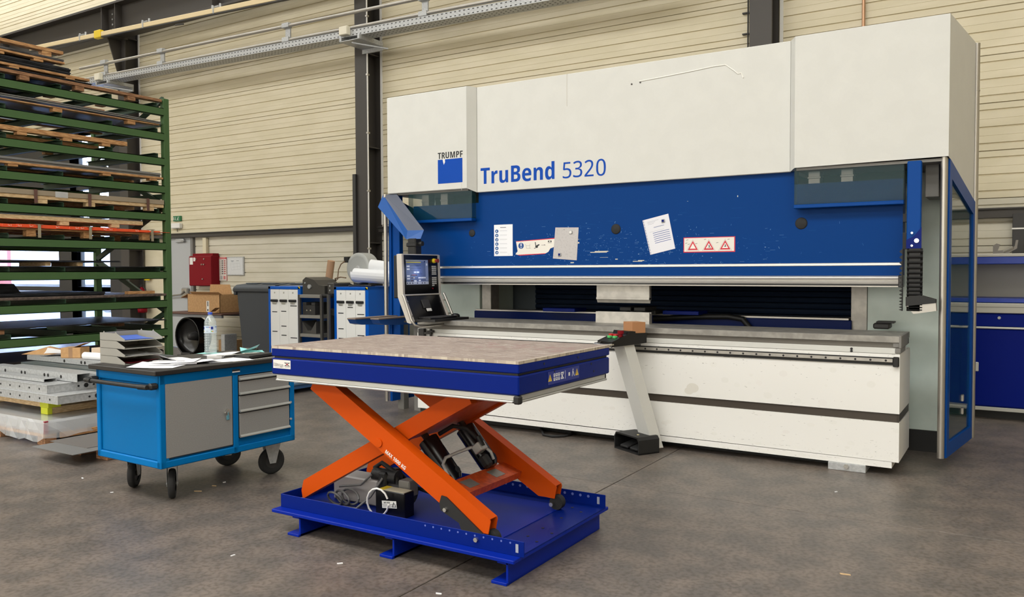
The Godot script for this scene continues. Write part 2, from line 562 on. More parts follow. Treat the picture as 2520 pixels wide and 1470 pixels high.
	# glazed gate to the yard at the far left
	var w := nb()
	for x in [-22.0, -17.58, -16.15, -15.95]: w.bb(x - 0.1, x + (0.1 if x < -15.96 else 0.13), 0, 4.55, -10.3, -10.12)
	w.bb(-18.18, -17.48, 0, 4.55, -10.3, -10.12)
	w.bb(-22.0, -17.5, 2.05, 4.55, -10.28, -10.14)
	for y in [0.12, 1.1, 2.12, 3.3, 4.48]: w.bb(-17.6, -16.1, y - 0.05, y + 0.05, -10.28, -10.14)
	for y in [0.12, 1.1, 4.48]: w.bb(-22.0, -15.7, y - 0.05, y + 0.05, -10.28, -10.14)
	var g := struct("window_1", w, M.dark2)
	for x in [[-21.9, -18.18], [-17.48, -16.25], [-15.82, -15.7]]:
		for y in ([[0.17, 1.05], [1.15, 2.05]] if x[0] < -18 else [[0.17, 1.05], [1.15, 2.07], [2.17, 3.25], [3.35, 4.43]]):
			part(g, "pane", box1(x[0], x[1], y[0], y[1], -10.22, -10.21), M.clear)
	w = nb()
	w.bb(-22.02, -15.68, -0.02, 0.05, -10.36, -10.06)
	part(g, "threshold", w, M.dark2)
	# yard seen through it
	struct("yard_ground", box1(-70, -8, -0.4, -0.05, -60, -10.42), plain(lin(150, 152, 156), 0.8))
	var tr := thing("yard_lorry", "pale lorry parked outside beyond the glazed gate", "lorry", Vector3(-33, 0, -19))
	part(tr, "cargo_box", box1(-36, -27, 1.0, 3.6, -20.5, -18, 0.05), plain(lin(205, 212, 224), 0.5))
	var wh := nb()
	for x in [-38.0, -32.9, -29.2]:
		wh.cyl(Vector3(x, 0.45, -18.0), Vector3(x, 0.45, -18.35), 0.48, -1, 20)
	each(tr, "wheel", wh, M.rubber)
	part(tr, "chassis", box1(-39, -27, 0.6, 1.0, -20.2, -18.3), M.dark2)
	part(tr, "cab", box1(-39.2, -36.3, 1.0, 3.2, -20.4, -18.1, 0.15), plain(lin(190, 60, 50), 0.4))
	# the steel columns
	for c in [[-15.06, "steel column behind the tall sheet rack", 4.6], [-8.8, "dark steel column left of the white machine hood", 0.0], [-2.61, "dark steel column rising behind the middle of the machine hood", 0.0]]:
		var x: float = c[0]
		var m := nb()
		m.bb(x - 0.13, x + 0.13, 0, 8.4, -9.72, -9.695, 0.003)
		m.bb(x - 0.13, x + 0.13, 0, 8.4, -10.02, -10.0, 0.003)
		m.bb(x - 0.012, x + 0.012, 0, 8.4, -10.0, -9.72)
		m.bb(x - 0.2, x + 0.2, 0.0, 0.025, -10.06, -9.62)
		var t := solo("steel_column", m, M.dark, c[1], "column", Vector3(x, 0, -9.86), "hall columns")
		var st := nb()
		for y in [1.9, 3.4, 4.85, 6.05]: st.bb(x + 0.012, x + 0.12, y, y + 0.015, -10.0, -9.72)
		each(t, "stiffener", st, M.dark)
		if x < -15:
			var hn := nb()
			hn.ext([Vector2(-9.7, 6.0), Vector2(-9.42, 6.0), Vector2(-9.7, 5.1)], Vector3(x - 0.012, 0, 0), Vector3.BACK, Vector3.UP, Vector3(0.024, 0, 0))
			hn.bb(x - 0.2, x + 0.2, 6.0, 6.03, -9.72, -9.3)
			part(t, "haunch", hn, M.dark)
			hn = nb()
			hn.bb(x - 0.42, x - 0.13, 0, 8.4, -9.98, -9.9)
			part(t, "side_post", hn, M.dark2)
		elif x < -8:
			part(t, "cover_plate", box1(x - 0.165, x - 0.1, 0.0, 2.99, -9.69, -9.65, 0.004), M.dark2)
	var p := nb()
	p.cyl(Vector3(-8.655, 1.3, -9.68), Vector3(-8.655, 8.4, -9.68), 0.012, -1, 8)
	var pt := solo("wall_conduit", p, M.whiteflat, "thin pale conduit running up the dark column left of the machine", "conduit", Vector3(-8.655, 1.3, -9.68))
	p = nb()
	for y in [1.8, 2.7, 3.6, 4.5, 5.4, 6.3]: p.bb(-8.675, -8.635, y, y + 0.03, -9.71, -9.66, 0.004)
	each(pt, "clip", p, M.steel)
	p = nb()
	p.cyl(Vector3(-1.535, 2.1, -9.96), Vector3(-1.535, 8.4, -9.96), 0.018, -1, 10)
	solo("copper_pipe", p, plain(lin(190, 150, 120), 0.35, 0.6), "thin copper coloured pipe up the wall above the right end of the machine", "pipe", Vector3(-1.535, 2.1, -9.96))
	p = nb()
	for dx in [0.0, 0.05]: p.cyl(Vector3(-2.83 + dx * 0.9, 2.1, -9.96), Vector3(-2.83 + dx * 0.9, 8.4, -9.96), 0.009, -1, 8)
	for y in range(24): p.bb(-2.9, -2.8, 2.3 + y * 0.25, 2.315 + y * 0.25, -9.995, -9.955)
	solo("cable_bundle", p, M.dark2, "pair of black cables clipped beside the column behind the machine hood", "cable", Vector3(-2.8, 2.1, -9.96))

func overhead():
	# crane girder along the back wall
	var m := nb()
	for s in [[-26.0, 8.0]]:
		m.bb(s[0], s[1], 6.62, 6.665, -9.69, -9.42, 0.004)
		m.bb(s[0], s[1], 6.03, 6.07, -9.69, -9.42, 0.004)
		m.bb(s[0], s[1], 6.07, 6.62, -9.615, -9.585)
	var t := solo("crane_girder", m, M.dark, "dark steel crane girder high along the back wall", "girder", Vector3(-9, 6.03, -9.6))
	m = nb()
	for x in [-21.2, -19.0, -15.28, -14.84, -12.0, -9.0, -6.0, -2.6]: m.bb(x - 0.008, x + 0.008, 6.07, 6.62, -9.585, -9.44)
	each(t, "stiffener", m, M.dark)
	m = nb()
	for y in [6.2, 6.3, 6.4, 6.5]:
		for x in [-15.12, -15.0]: m.cyl(Vector3(x, y, -9.585), Vector3(x, y, -9.565), 0.018, -1, 6)
	each(t, "bolt", m, M.galv)
	# cream conductor rail hung from the girder
	var a := Vector3(-17.6, 6.13, -9.3); var b := Vector3(-9.0, 5.82, -9.3)
	m = nb()
	var q := Basis(Vector3(0, 0, 1), -atan2(0.0, 1.0)) * Basis(Vector3(0, 0, 1), atan2(b.y - a.y, b.x - a.x))
	m.box((a + b) * 0.5, Vector3((b - a).length(), 0.085, 0.05), 0.008, q)
	var cr := solo("conductor_rail", m, plain(lin(226, 206, 164), 0.45), "long cream conductor rail hanging below the crane girder", "rail", a)
	m = nb()
	m.box((a + b) * 0.5 + Vector3(0, -0.055, 0), Vector3((b - a).length(), 0.02, 0.05), 0.0, q)
	part(cr, "wiper_slot", m, M.dark2)
	for x in [-15.75, -13.72, -11.75]:
		var y: float = lerpf(a.y, b.y, (x - a.x) / (b.x - a.x))
		m = nb()
		m.bb(x - 0.014, x + 0.014, y - 0.05, y + 0.075, -9.33, -9.265)
		m.bb(x - 0.09, x + 0.09, y + 0.06, y + 0.08, -9.42, -9.3)
		m.cyl(Vector3(x + 0.1, y + 0.04, -9.34), Vector3(x + 0.1, y + 0.12, -9.34), 0.02, -1, 8)
		m.cyl(Vector3(x - 0.1, y + 0.04, -9.34), Vector3(x - 0.1, y + 0.12, -9.34), 0.02, -1, 8)
		part(cr, "hanger", m, M.galv)
	m = nb()
	var yy: float = lerpf(a.y, b.y, (-15.12 - a.x) / (b.x - a.x))
	m.bb(-15.24, -15.04, yy - 0.07, yy + 0.08, -9.345, -9.25, 0.012)
	part(cr, "feed_box", m, M.yellow, "yellow feed box")
	m = nb()
	for x in [-12.95, -10.7]: m.cyl(Vector3(x, 5.9, -9.4), Vector3(x + 0.28, 5.86, -9.36), 0.012, -1, 8)
	part(cr, "arm", m, M.dark2)
	# perforated cable tray on brackets, falling a little to the right
	var ty := func(x): return 5.115 - 0.0205 * (x + 8.6)
	var t0 := -15.6; var t1 := -3.5
	m = nb()
	var fr := -9.2; var bk := -9.45
	for z in [fr, bk]:
		m.poly([Vector3(t0, ty.call(t0) - 0.14, z), Vector3(t1, ty.call(t1) - 0.14, z), Vector3(t1, ty.call(t1) - 0.045, z), Vector3(t0, ty.call(t0) - 0.045, z)], Vector3.BACK)
		m.poly([Vector3(t0, ty.call(t0) - 0.14, z - 0.003), Vector3(t1, ty.call(t1) - 0.14, z - 0.003), Vector3(t1, ty.call(t1) - 0.045, z - 0.003), Vector3(t0, ty.call(t0) - 0.045, z - 0.003)], Vector3.FORWARD)
		m.poly([Vector3(t0, ty.call(t0) - 0.045, z - 0.012), Vector3(t1, ty.call(t1) - 0.045, z - 0.012), Vector3(t1, ty.call(t1) - 0.045, z + 0.003), Vector3(t0, ty.call(t0) - 0.045, z + 0.003)], Vector3.UP)
	m.poly([Vector3(t0, ty.call(t0) - 0.14, bk), Vector3(t1, ty.call(t1) - 0.14, bk), Vector3(t1, ty.call(t1) - 0.14, fr), Vector3(t0, ty.call(t0) - 0.14, fr)], Vector3.DOWN)
	m.poly([Vector3(t0, ty.call(t0) - 0.137, bk), Vector3(t1, ty.call(t1) - 0.137, bk), Vector3(t1, ty.call(t1) - 0.137, fr), Vector3(t0, ty.call(t0) - 0.137, fr)], Vector3.UP)
	var tr := solo("cable_tray", m, M.galv, "perforated galvanised cable tray running high along the back wall", "cable tray", Vector3(-9, 5.0, -9.3))
	m = nb()
	var x := t0 + 0.05
	while x < t1:
		for dy in [0.065, 0.12]: m.bb(x - 0.014, x + 0.014, ty.call(x) - dy - 0.006, ty.call(x) - dy + 0.006, fr - 0.002, fr + 0.002)
		for k in 3: m.bb(x - 0.012, x + 0.012, ty.call(x) - 0.1415, ty.call(x) - 0.139, fr - 0.06 - k * 0.065, fr - 0.045 - k * 0.065)
		x += 0.075
	var pf := part(tr, "perforation", m, M.dark2)
	pf.set_meta("kind", "stuff")
	# pipes above the tray with their hangers
	for k in 2:
		m = nb()
		var off: float = [0.245, 0.02][k]
		var pp := []
		for i in 9:
			var xx: float = lerpf(t0 - 0.2, t1, i / 8.0)
			pp.append(Vector3(xx, ty.call(xx) + off + 0.003 * (xx + 8.6) * 1.2, -9.3))
		m.tube(pp, 0.026, 12)
		solo("overhead_pipe", m, M.steel, ["upper of the two steel pipes above the cable tray", "lower of the two steel pipes just above the cable tray"][k], "pipe", pp[0], "overhead pipes")
	for k in 6:
		var hx: float = [-15.0, -13.25, -10.02, -7.25, -5.2, -4.0][k]
		m = nb()
		var y: float = ty.call(hx)
		m.bb(hx - 0.055, hx + 0.055, y - 0.06, y + 0.3, -9.355, -9.33, 0.003)
		for o in [0.245, 0.02]: m.bb(hx - 0.075, hx + 0.075, y + o - 0.035, y + o + 0.04, -9.36, -9.265, 0.006)
		solo("pipe_hanger", m, M.galv, ["pipe hanger bracket beside the column behind the rack", "pipe hanger bracket right of the column behind the rack", "pipe hanger bracket midway along the left wall bay", "pipe hanger bracket right of the middle column", "pipe hanger bracket further right than the middle column", "rightmost pipe hanger bracket of the overhead pipes"][k], "bracket", Vector3(hx, y, -9.35), "pipe hangers")
	for k in 2:
		var bx: float = [-15.0, -8.68][k]
		var y: float = ty.call(bx)
		m = nb()
		m.bb(bx - 0.06, bx - 0.02, y - 0.21, y - 0.145, -9.69, -9.16)
		m.bb(bx + 0.3, bx + 0.34, y - 0.21, y - 0.145, -9.69, -9.16)
		m.bb(bx - 0.06, bx + 0.34, y - 0.215, y - 0.205, -9.69, -9.16)
		m.bb(bx - 0.06, bx + 0.34, y - 0.28, y - 0.21, -9.69, -9.66)
		m.cyl(Vector3(bx + 0.15, y - 0.24, -9.2), Vector3(bx + 0.6, y - 0.33, -9.5), 0.014, -1, 8)
		solo("tray_bracket", m, M.galv, ["bracket under the cable tray at the column behind the rack", "bracket under the cable tray at the column left of the machine"][k], "bracket", Vector3(bx, y - 0.2, -9.4), "tray brackets")
		m = nb()
		m.bb(bx - 0.03, bx + 0.13, y - 0.13, y + 0.0, -9.2, -9.12, 0.008)
		var jb := solo("junction_box", m, plain(lin(222, 216, 196), 0.5), ["cream junction box on the cable tray at the column behind the rack", "cream junction box on the cable tray at the column left of the machine"][k], "junction box", Vector3(bx, y - 0.1, -9.15), "junction boxes")
		part(jb, "lid", box1(bx - 0.025, bx + 0.125, y - 0.125, y - 0.005, -9.122, -9.112, 0.004), plain(lin(228, 222, 204), 0.5))

func scratched_blue() -> StandardMaterial3D:
	var r := RandomNumberGenerator.new()
	r.seed = 11
	var base := lin(1, 57, 124)
	var im := canvas(2048, 512, base)
	for i in 60:     # rubbed, slightly paler patches
		var c := base.lerp(lin(70, 118, 170), r.randf_range(0.04, 0.16))
		var x := r.randf_range(300, 2000); var y := r.randf_range(60, 505)
		for k in 3: im.fill_rect(Rect2i(int(x + r.randf_range(-16, 16)), int(y + k * 2 + r.randf_range(-4, 4)), int(r.randf_range(4, 46)), 1 + r.randi() % 3), c)
	for i in 420:    # scratches, thickest in the working height
		var x := clampf(r.randfn(1010, 330), 10, 2040); var y := clampf(r.randfn(390, 85), 20, 508)
		var c := base.lerp(lin(190, 210, 228), r.randf_range(0.3, 0.95))
		var k := r.randf()
		if k < 0.45: stroke(im, x, y, x + r.randf_range(-18, 18), y + r.randf_range(-1, 1), 1, c)
		elif k < 0.75: stroke(im, x, y, x + r.randf_range(-5, 5), y + r.randf_range(-14, 14), 1, c)
		else: im.fill_rect(Rect2i(int(x), int(y), 2 + r.randi() % 4, 1 + r.randi() % 3), c)
	for e in [[905, 415, 74, 6], [925, 409, 60, 6], [848, 338, 8, 12], [842, 316, 14, 3], [815, 489, 16, 8], [1090, 486, 40, 5], [1112, 480, 26, 6], [1015, 468, 11, 6], [1702, 133, 20, 15], [1310, 72, 5, 2], [948, 455, 36, 2], [792, 412, 22, 5], [1500, 50, 3, 12]]:
		im.fill_rect(Rect2i(e[0], e[1], e[2], e[3]), lin(206, 202, 186))
	var mt := tex_mat(im, 0.4)
	mt.metallic_specular = 0.2
	return mt

func worn_white() -> StandardMaterial3D:
	var r := RandomNumberGenerator.new()
	r.seed = 21
	var base := lin(232, 231, 228)
	var im := canvas(2048, 512, base)
	for i in 90:
		var c := base.lerp(lin(188, 184, 170), r.randf_range(0.02, 0.09))
		dot(im, r.randf_range(0, 2048), r.randf_range(60, 500), r.randf_range(3, 16), c)
	for i in 700:    # grime and chips, most of them low and along the top edge
		var x := r.randf_range(0, 2048)
		var y := 512 - absf(r.randfn(0, 60)) if r.randf() < 0.6 else absf(r.randfn(0, 60))
		if r.randf() < 0.25: y = r.randf_range(0, 512)
		var c := base.lerp(lin(70, 66, 60), r.randf_range(0.1, 0.6))
		if r.randf() < 0.5: im.fill_rect(Rect2i(int(x), int(y), 1 + r.randi() % 5, 1 + r.randi() % 2), c)
		else: stroke(im, x, y, x + r.randf_range(-10, 10), y + r.randf_range(-4, 4), 1, c)
	for e in [[1075, 6, 44, 12], [1110, 20, 40, 9], [1330, 40, 20, 4], [1450, 46, 24, 3]]: im.fill_rect(Rect2i(e[0], e[1], e[2], e[3]), lin(120, 118, 114))
	dot(im, 1330, 210, 24, base.lerp(lin(196, 190, 172), 0.35))
	dot(im, 1316, 226, 18, base.lerp(lin(196, 190, 172), 0.35))
	return tex_mat(im, 0.45)

func press():
	var lab := "large press brake with white hood, blue ram and white lower bed"
	var t := thing("press_brake", lab, "press brake", Vector3(-3.0, 0, -6.9))
	# hood: two outer boxes and a slightly recessed centre between chamfers
	var m := nb()
	m.bb(-5.555, -4.55, 2.252, 3.236, -7.4, -6.5, 0.006)
	part(t, "hood_box", m, M.white)
	m = nb()
	var zb := -7.45
	m.poly([Vector3(-1.485, 2.235, -6.5), Vector3(-0.438, 2.245, -6.5), Vector3(-0.438, 3.236, -6.5), Vector3(-1.485, 3.236, -6.5)], Vector3.BACK)
	m.poly([Vector3(-0.438, 2.245, -6.5), Vector3(-0.322, 1.99, zb), Vector3(-0.322, 3.236, zb), Vector3(-0.438, 3.236, -6.5)], Vector3.RIGHT)
	m.poly([Vector3(-1.485, 3.236, -6.5), Vector3(-0.438, 3.236, -6.5), Vector3(-0.322, 3.236, zb), Vector3(-1.485, 3.236, zb)], Vector3.UP)
	m.poly([Vector3(-1.485, 2.235, zb), Vector3(-0.322, 1.99, zb), Vector3(-0.322, 3.236, zb), Vector3(-1.485, 3.236, zb)], Vector3.FORWARD)
	m.poly([Vector3(-1.485, 2.235, -6.5), Vector3(-1.485, 2.235, zb), Vector3(-1.485, 3.236, zb), Vector3(-1.485, 3.236, -6.5)], Vector3.LEFT)
	part(t, "hood_box", m, M.white)
	m = nb()
	m.bb(-4.49, -1.535, 2.217, 3.23, -7.4, -6.58, 0.004)
	part(t, "hood_panel", m, M.white)
	m = nb()
	m.poly([Vector3(-4.55, 2.252, -6.5), Vector3(-4.49, 2.217, -6.58), Vector3(-4.49, 3.23, -6.58), Vector3(-4.55, 3.236, -6.5)], Vector3(1, 0, 1))
	m.poly([Vector3(-1.485, 2.235, -6.5), Vector3(-1.535, 2.217, -6.58), Vector3(-1.535, 3.23, -6.58), Vector3(-1.485, 3.236, -6.5)], Vector3(-1, 0, 1))
	m.poly([Vector3(-4.55, 3.234, -6.5), Vector3(-4.49, 3.23, -6.58), Vector3(-4.55, 3.234, -6.7)], Vector3.UP)
	m.poly([Vector3(-1.485, 3.234, -6.5), Vector3(-1.535, 3.23, -6.58), Vector3(-1.485, 3.234, -6.7)], Vector3.UP)
	m.poly([Vector3(-4.55, 2.252, -6.5), Vector3(-4.49, 2.217, -6.58), Vector3(-4.55, 2.252, -6.7)], Vector3.DOWN)
	m.poly([Vector3(-1.485, 2.235, -6.5), Vector3(-1.535, 2.217, -6.58), Vector3(-1.485, 2.235, -6.7)], Vector3.DOWN)
	each(t, "hood_chamfer", m, M.white)
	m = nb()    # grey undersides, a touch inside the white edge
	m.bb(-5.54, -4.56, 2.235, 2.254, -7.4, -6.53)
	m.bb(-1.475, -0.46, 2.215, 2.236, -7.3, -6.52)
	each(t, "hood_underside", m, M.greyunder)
	m = nb()
	m.bb(-3.505, -3.5, 2.94, 3.23, -6.582, -6.578)
	m.bb(-4.62, -4.615, 2.24, 2.46, -6.5008, -6.4995)
	each(t, "seam", m, plain(lin(196, 192, 184), 0.5))
	# a dribble of paler filler on the centre panel
	m = nb()
	var dr := []
	for e in [[-2.8, 3.075], [-2.6, 3.085], [-2.35, 3.1], [-2.15, 3.115], [-2.05, 3.115], [-1.98, 3.06], [-1.95, 3.03], [-1.92, 3.03], [-1.905, 2.99]]: dr.append(Vector3(e[0], e[1], -6.578))
	m.tube(dr, 0.005, 6)
	part(t, "filler_streak", m, plain(lin(240, 238, 232), 0.5))
	m = nb()
	for e in [[-2.87, 3.06], [-2.79, 3.065]]: m.cyl(Vector3(e[0], e[1], -6.581), Vector3(e[0], e[1], -6.577), 0.008, -1, 8)
	each(t, "screw_hole", m, M.dark)
	# lettering
	var zo := -6.4985
	m = nb()
	m.bb(-4.902, -4.606, 2.317, 2.552, -6.501, zo)
	var lg := part(t, "logo_square", m, M.logo, "blue square of the maker's mark")
	var o := Vector3(-3.0, 0, -6.9)
	m = nb()
	m.poly([Vector3(-4.842, 2.552, zo + 0.0006), Vector3(-4.815, 2.556, zo + 0.0006), Vector3(-4.813, 2.525, zo + 0.0006), Vector3(-4.828, 2.5, zo + 0.0006), Vector3(-4.838, 2.53, zo + 0.0006)], Vector3.BACK)
	part(lg, "torn_patch", m, M.whiteflat)
	lettering(t, "lettering", "TRUMPF", true, 0.06, M.ink, Transform3D(Basis(), Vector3(-4.902, 2.561, zo - 0.001) - o), 0.3)
	lettering(t, "lettering", "TruBend", true, 0.152, M.logo, Transform3D(Basis(), Vector3(-4.447, 2.291, -6.579) - o), 0.815)
	lettering(t, "lettering", "5320", false, 0.146, M.logo, Transform3D(Basis(), Vector3(-3.546, 2.291, -6.579) - o), 0.43)
	# ram
	var bl := scratched_blue()
	m = nb()
	m.quv(Vector3(-5.31, 2.12, -6.62), Vector3(-0.737, 2.12, -6.62), Vector3(-0.737, 1.504, -6.62), Vector3(-5.31, 1.504, -6.62), Vector3.BACK)
	m.bb(-5.31, -0.737, 1.345, 2.12, -6.76, -6.6205)
	m.bb(-4.5, -1.51, 2.12, 2.3, -6.76, -6.6205)
	m.bb(-5.31, -0.737, 1.405, 1.482, -6.63, -6.612, 0.003)
	var ram := part(t, "ram", m, bl)
	part(ram, "strip", box1(-5.31, -0.739, 1.481, 1.504, -6.63, -6.606, 0.004), M.rail, "thin bright strip along the ram")
	m = nb()
	m.ext([Vector2(-6.64, 1.345), Vector2(-6.6, 1.345), Vector2(-6.597, 1.36), Vector2(-6.603, 1.368), Vector2(-6.59, 1.375), Vector2(-6.586, 1.388), Vector2(-6.592, 1.398), Vector2(-6.605, 1.406), Vector2(-6.64, 1.408)], Vector3(-5.31, 0, 0), Vector3.BACK, Vector3.UP, Vector3(4.55, 0, 0))
	part(ram, "clamp_rail", m, M.rail, "bright steel clamping rail")
	m = nb()
	m.bb(-5.3, -0.75, 1.33, 1.345, -6.7, -6.605)
	m.bb(-0.76, -0.733, 1.32, 1.41, -6.72, -6.583, 0.004)
	part(ram, "rail_cap", m, M.blackgloss)
	part(ram, "clamp_edge", box1(-5.3, -0.75, 1.322, 1.33, -6.7, -6.6), M.steel)
	for e in [[-4.579, 1.827, 0.036], [-3.036, 1.819, 0.045], [-1.457, 1.815, 0.046]]:
		m = nb()
		m.lathe([Vector2(e[2], -0.002), Vector2(e[2], 0.004), Vector2(e[2] * 0.8, 0.01), Vector2(0.0, 0.013)], Vector3(e[0], e[1], -6.62), Basis(Vector3.RIGHT, Vector3.BACK, Vector3.DOWN), 24)
		part(ram, "plug", m, M.rubber, "black rubber plug")
	# clear covers over the cylinders at both ends of the ram
	for s in [[-5.3, -4.52, 1.97], [-1.49, -0.725, 1.955]]:
		m = nb()
		m.bb(s[0], s[1], s[2], s[2] + 0.012, -6.6, -6.53)
		m.bb(s[0], s[1], s[2] + 0.012, 2.235, -6.536, -6.53)
		for x in [s[0], s[1]]: m.bb(x - 0.003, x + 0.003, s[2], 2.235, -6.6, -6.53)
		var cv := part(t, "clear_cover", m, M.glass)
		m = nb()
		m.bb(s[0] - 0.004, s[1] + 0.004, s[2] - 0.03, s[2] - 0.001, -6.6, -6.522, 0.004)
		part(cv, "cover_lip", m, M.blue)
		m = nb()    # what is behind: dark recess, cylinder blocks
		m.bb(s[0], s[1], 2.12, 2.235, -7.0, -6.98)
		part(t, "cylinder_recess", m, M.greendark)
		m = nb()
		for k in 2:
			var x: float = s[0] + 0.12 + k * 0.24
			m.bb(x - 0.045, x + 0.045, 2.1, 2.24, -6.75, -6.65, 0.004)
			m.bb(x - 0.05, x + 0.05, 2.16, 2.175, -6.75, -6.645, 0.002)
		each(t, "cylinder_block", m, M.steel)
	# tools
	m = nb()
	m.bb(-3.245, -2.735, 1.19, 1.33, -6.7, -6.655, 0.003)
	m.bb(-3.245, -2.735, 1.195, 1.215, -6.705, -6.648, 0.002)
	m.ext([Vector2(-6.69, 1.19), Vector2(-6.665, 1.19), Vector2(-6.677, 1.165)], Vector3(-3.245, 0, 0), Vector3.BACK, Vector3.UP, Vector3(0.51, 0, 0))
	part(t, "upper_tool", m, M.steelm, "steel bending punch")
	m = nb()
	m.ext([Vector2(-6.71, 0.985), Vector2(-6.645, 0.985), Vector2(-6.65, 1.085), Vector2(-6.668, 1.085), Vector2(-6.677, 1.07), Vector2(-6.686, 1.085), Vector2(-6.705, 1.085)], Vector3(-3.248, 0, 0), Vector3.BACK, Vector3.UP, Vector3(0.515, 0, 0))
	part(t, "lower_tool", m, M.steelm, "steel bending die")
	# bed
	var ww := worn_white()
	var zf := -6.24
	m = nb()
	m.quv(Vector3(-4.97, 0.859, zf), Vector3(-0.703, 0.859, zf), Vector3(-0.703, 0.44, zf), Vector3(-4.97, 0.455, zf), Vector3.BACK, Rect2(0, 0, 1, 0.5))
	m.quv(Vector3(-4.97, 0.395, zf), Vector3(-0.703, 0.378, zf), Vector3(-0.703, 0.098, zf), Vector3(-4.97, 0.125, zf), Vector3.BACK, Rect2(0, 0.5, 1, 0.5))
	m.poly([Vector3(-0.703, 0.86, zf), Vector3(-0.703, 0.44, zf), Vector3(-0.703, 0.44, -6.85), Vector3(-0.703, 0.86, -6.85)], Vector3.RIGHT)
	m.poly([Vector3(-0.703, 0.378, zf), Vector3(-0.703, 0.098, zf), Vector3(-0.703, 0.098, -6.85), Vector3(-0.703, 0.378, -6.85)], Vector3.RIGHT)
	m.poly([Vector3(-4.97, 0.86, zf), Vector3(-4.97, 0.455, zf), Vector3(-4.97, 0.455, -6.85), Vector3(-4.97, 0.86, -6.85)], Vector3.LEFT)
	m.poly([Vector3(-4.97, 0.395, zf), Vector3(-4.97, 0.125, zf), Vector3(-4.97, 0.125, -6.85), Vector3(-4.97, 0.395, -6.85)], Vector3.LEFT)
	m.bb(-4.96, -0.71, 0.13, 0.86, -6.85, zf - 0.03)
	m.poly([Vector3(-4.97, 0.395, zf), Vector3(-0.703, 0.378, zf), Vector3(-0.703, 0.378, -6.3), Vector3(-4.97, 0.395, -6.3)], Vector3.UP)
	m.quv(Vector3(-4.53, 0.13, zf), Vector3(-0.748, 0.1, zf), Vector3(-0.748, 0.054, zf), Vector3(-4.53, 0.075, zf), Vector3.BACK, Rect2(0.1, 0.9, 0.8, 0.1))
	m.poly([Vector3(-0.748, 0.1, zf), Vector3(-0.748, 0.054, zf), Vector3(-0.748, 0.054, -6.85), Vector3(-0.748, 0.1, -6.85)], Vector3.RIGHT)
	m.poly([Vector3(-4.53, 0.13, zf), Vector3(-4.53, 0.075, zf), Vector3(-4.53, 0.075, -6.85), Vector3(-4.53, 0.13, -6.85)], Vector3.LEFT)
	m.poly([Vector3(-4.53, 0.075, zf), Vector3(-0.748, 0.054, zf), Vector3(-0.748, 0.054, -6.85), Vector3(-4.53, 0.075, -6.85)], Vector3.DOWN)
	var bed := part(t, "bed", m, ww)
	m = nb()
	m.poly([Vector3(-4.97, 0.455, zf - 0.012), Vector3(-0.705, 0.44, zf - 0.012), Vector3(-0.705, 0.378, zf - 0.012), Vector3(-4.97, 0.395, zf - 0.012)], Vector3.BACK)
	m.bb(-0.72, -0.708, 0.378, 0.44, -6.85, zf - 0.012)
	part(bed, "dark_stripe", m, plain(lin(62, 54, 46), 0.45), "dark brown inset stripe along the bed")
	m = nb()
	m.bb(-4.97, -0.703, 0.859, 0.9, -6.6, zf - 0.004, 0.003)
	part(bed, "ledge", m, M.white)
	m = nb()
	for y in [0.868, 0.885]: m.cyl(Vector3(-1.02, y, zf - 0.006), Vector3(-1.02, y, zf + 0.001), 0.009, -1, 10)
	each(bed, "ledge_hole", m, M.black)
	m = nb()
	m.bb(-4.97, -0.70, 0.9, 0.938, -6.75, zf - 0.02)
	part(bed, "table_rebate", m, plain(lin(104, 100, 94), 0.45, 0.4))
	m = nb()
	m.bb(-4.97, -0.70, 0.938, 0.985, -6.78, zf, 0.003)
	part(bed, "bed_table", m, M.table, "bare steel table along the top of the bed")
	m = nb()
	m.bb(-0.75, -0.698, 0.905, 0.94, -6.5, zf - 0.008, 0.003)
	m.bb(-0.735, -0.698, 0.865, 0.9, -6.5, zf + 0.002, 0.003)
	m.bb(-0.712, -0.694, 0.9, 0.99, -6.6, zf + 0.001, 0.003)
	part(bed, "end_block", m, M.greyunder)
	m = nb()
	m.bb(-4.72, -0.712, 0.782, 0.835, zf - 0.01, zf + 0.012, 0.003)
	var rl := part(bed, "guide_rail", m, M.black)
	m = nb()
	m.bb(-4.72, -0.745, 0.802, 0.827, zf + 0.01, zf + 0.024, 0.003)
	part(bed, "guide_rail_steel", m, M.steelm)
	m = nb()
	for i in 40: m.cyl(Vector3(-0.79 - i * 0.1, 0.8145, zf + 0.02), Vector3(-0.79 - i * 0.1, 0.8145, zf + 0.0245), 0.008, -1, 8)
	each(bed, "rail_hole", m, M.black)
	part(bed, "rail_stop", box1(-0.745, -0.706, 0.772, 0.842, zf, zf + 0.034, 0.005), M.blackgloss)
	m = nb()
	m.bb(-4.8, -1.0, 0.0, 0.09, -6.8, -6.42)
	part(t, "plinth", m, M.black)
	m = nb()
	m.bb(-1.17, -0.915, 0.0, 0.055, -6.42, -6.225, 0.003)
	var ft := part(t, "levelling_foot", m, M.galv)
	m = nb()
	m.cyl(Vector3(-1.045, 0.035, -6.23), Vector3(-1.045, 0.035, -6.212), 0.018, -1, 6)
	each(ft, "bolt", m, M.chrome)
	# back of the working gap: gauge beam, shutter, side frames
	m = nb()
	m.bb(-4.96, -1.18, 0.6, 1.03, -7.42, -7.2, 0.005)
	var bg := part(t, "gauge_beam", m, M.navy, "dark blue back gauge beam")
	m = nb()
	m.bb(-4.94, -1.2, 1.03, 1.05, -7.36, -7.2, 0.003)
	part(bg, "gauge_rail", m, M.steel)
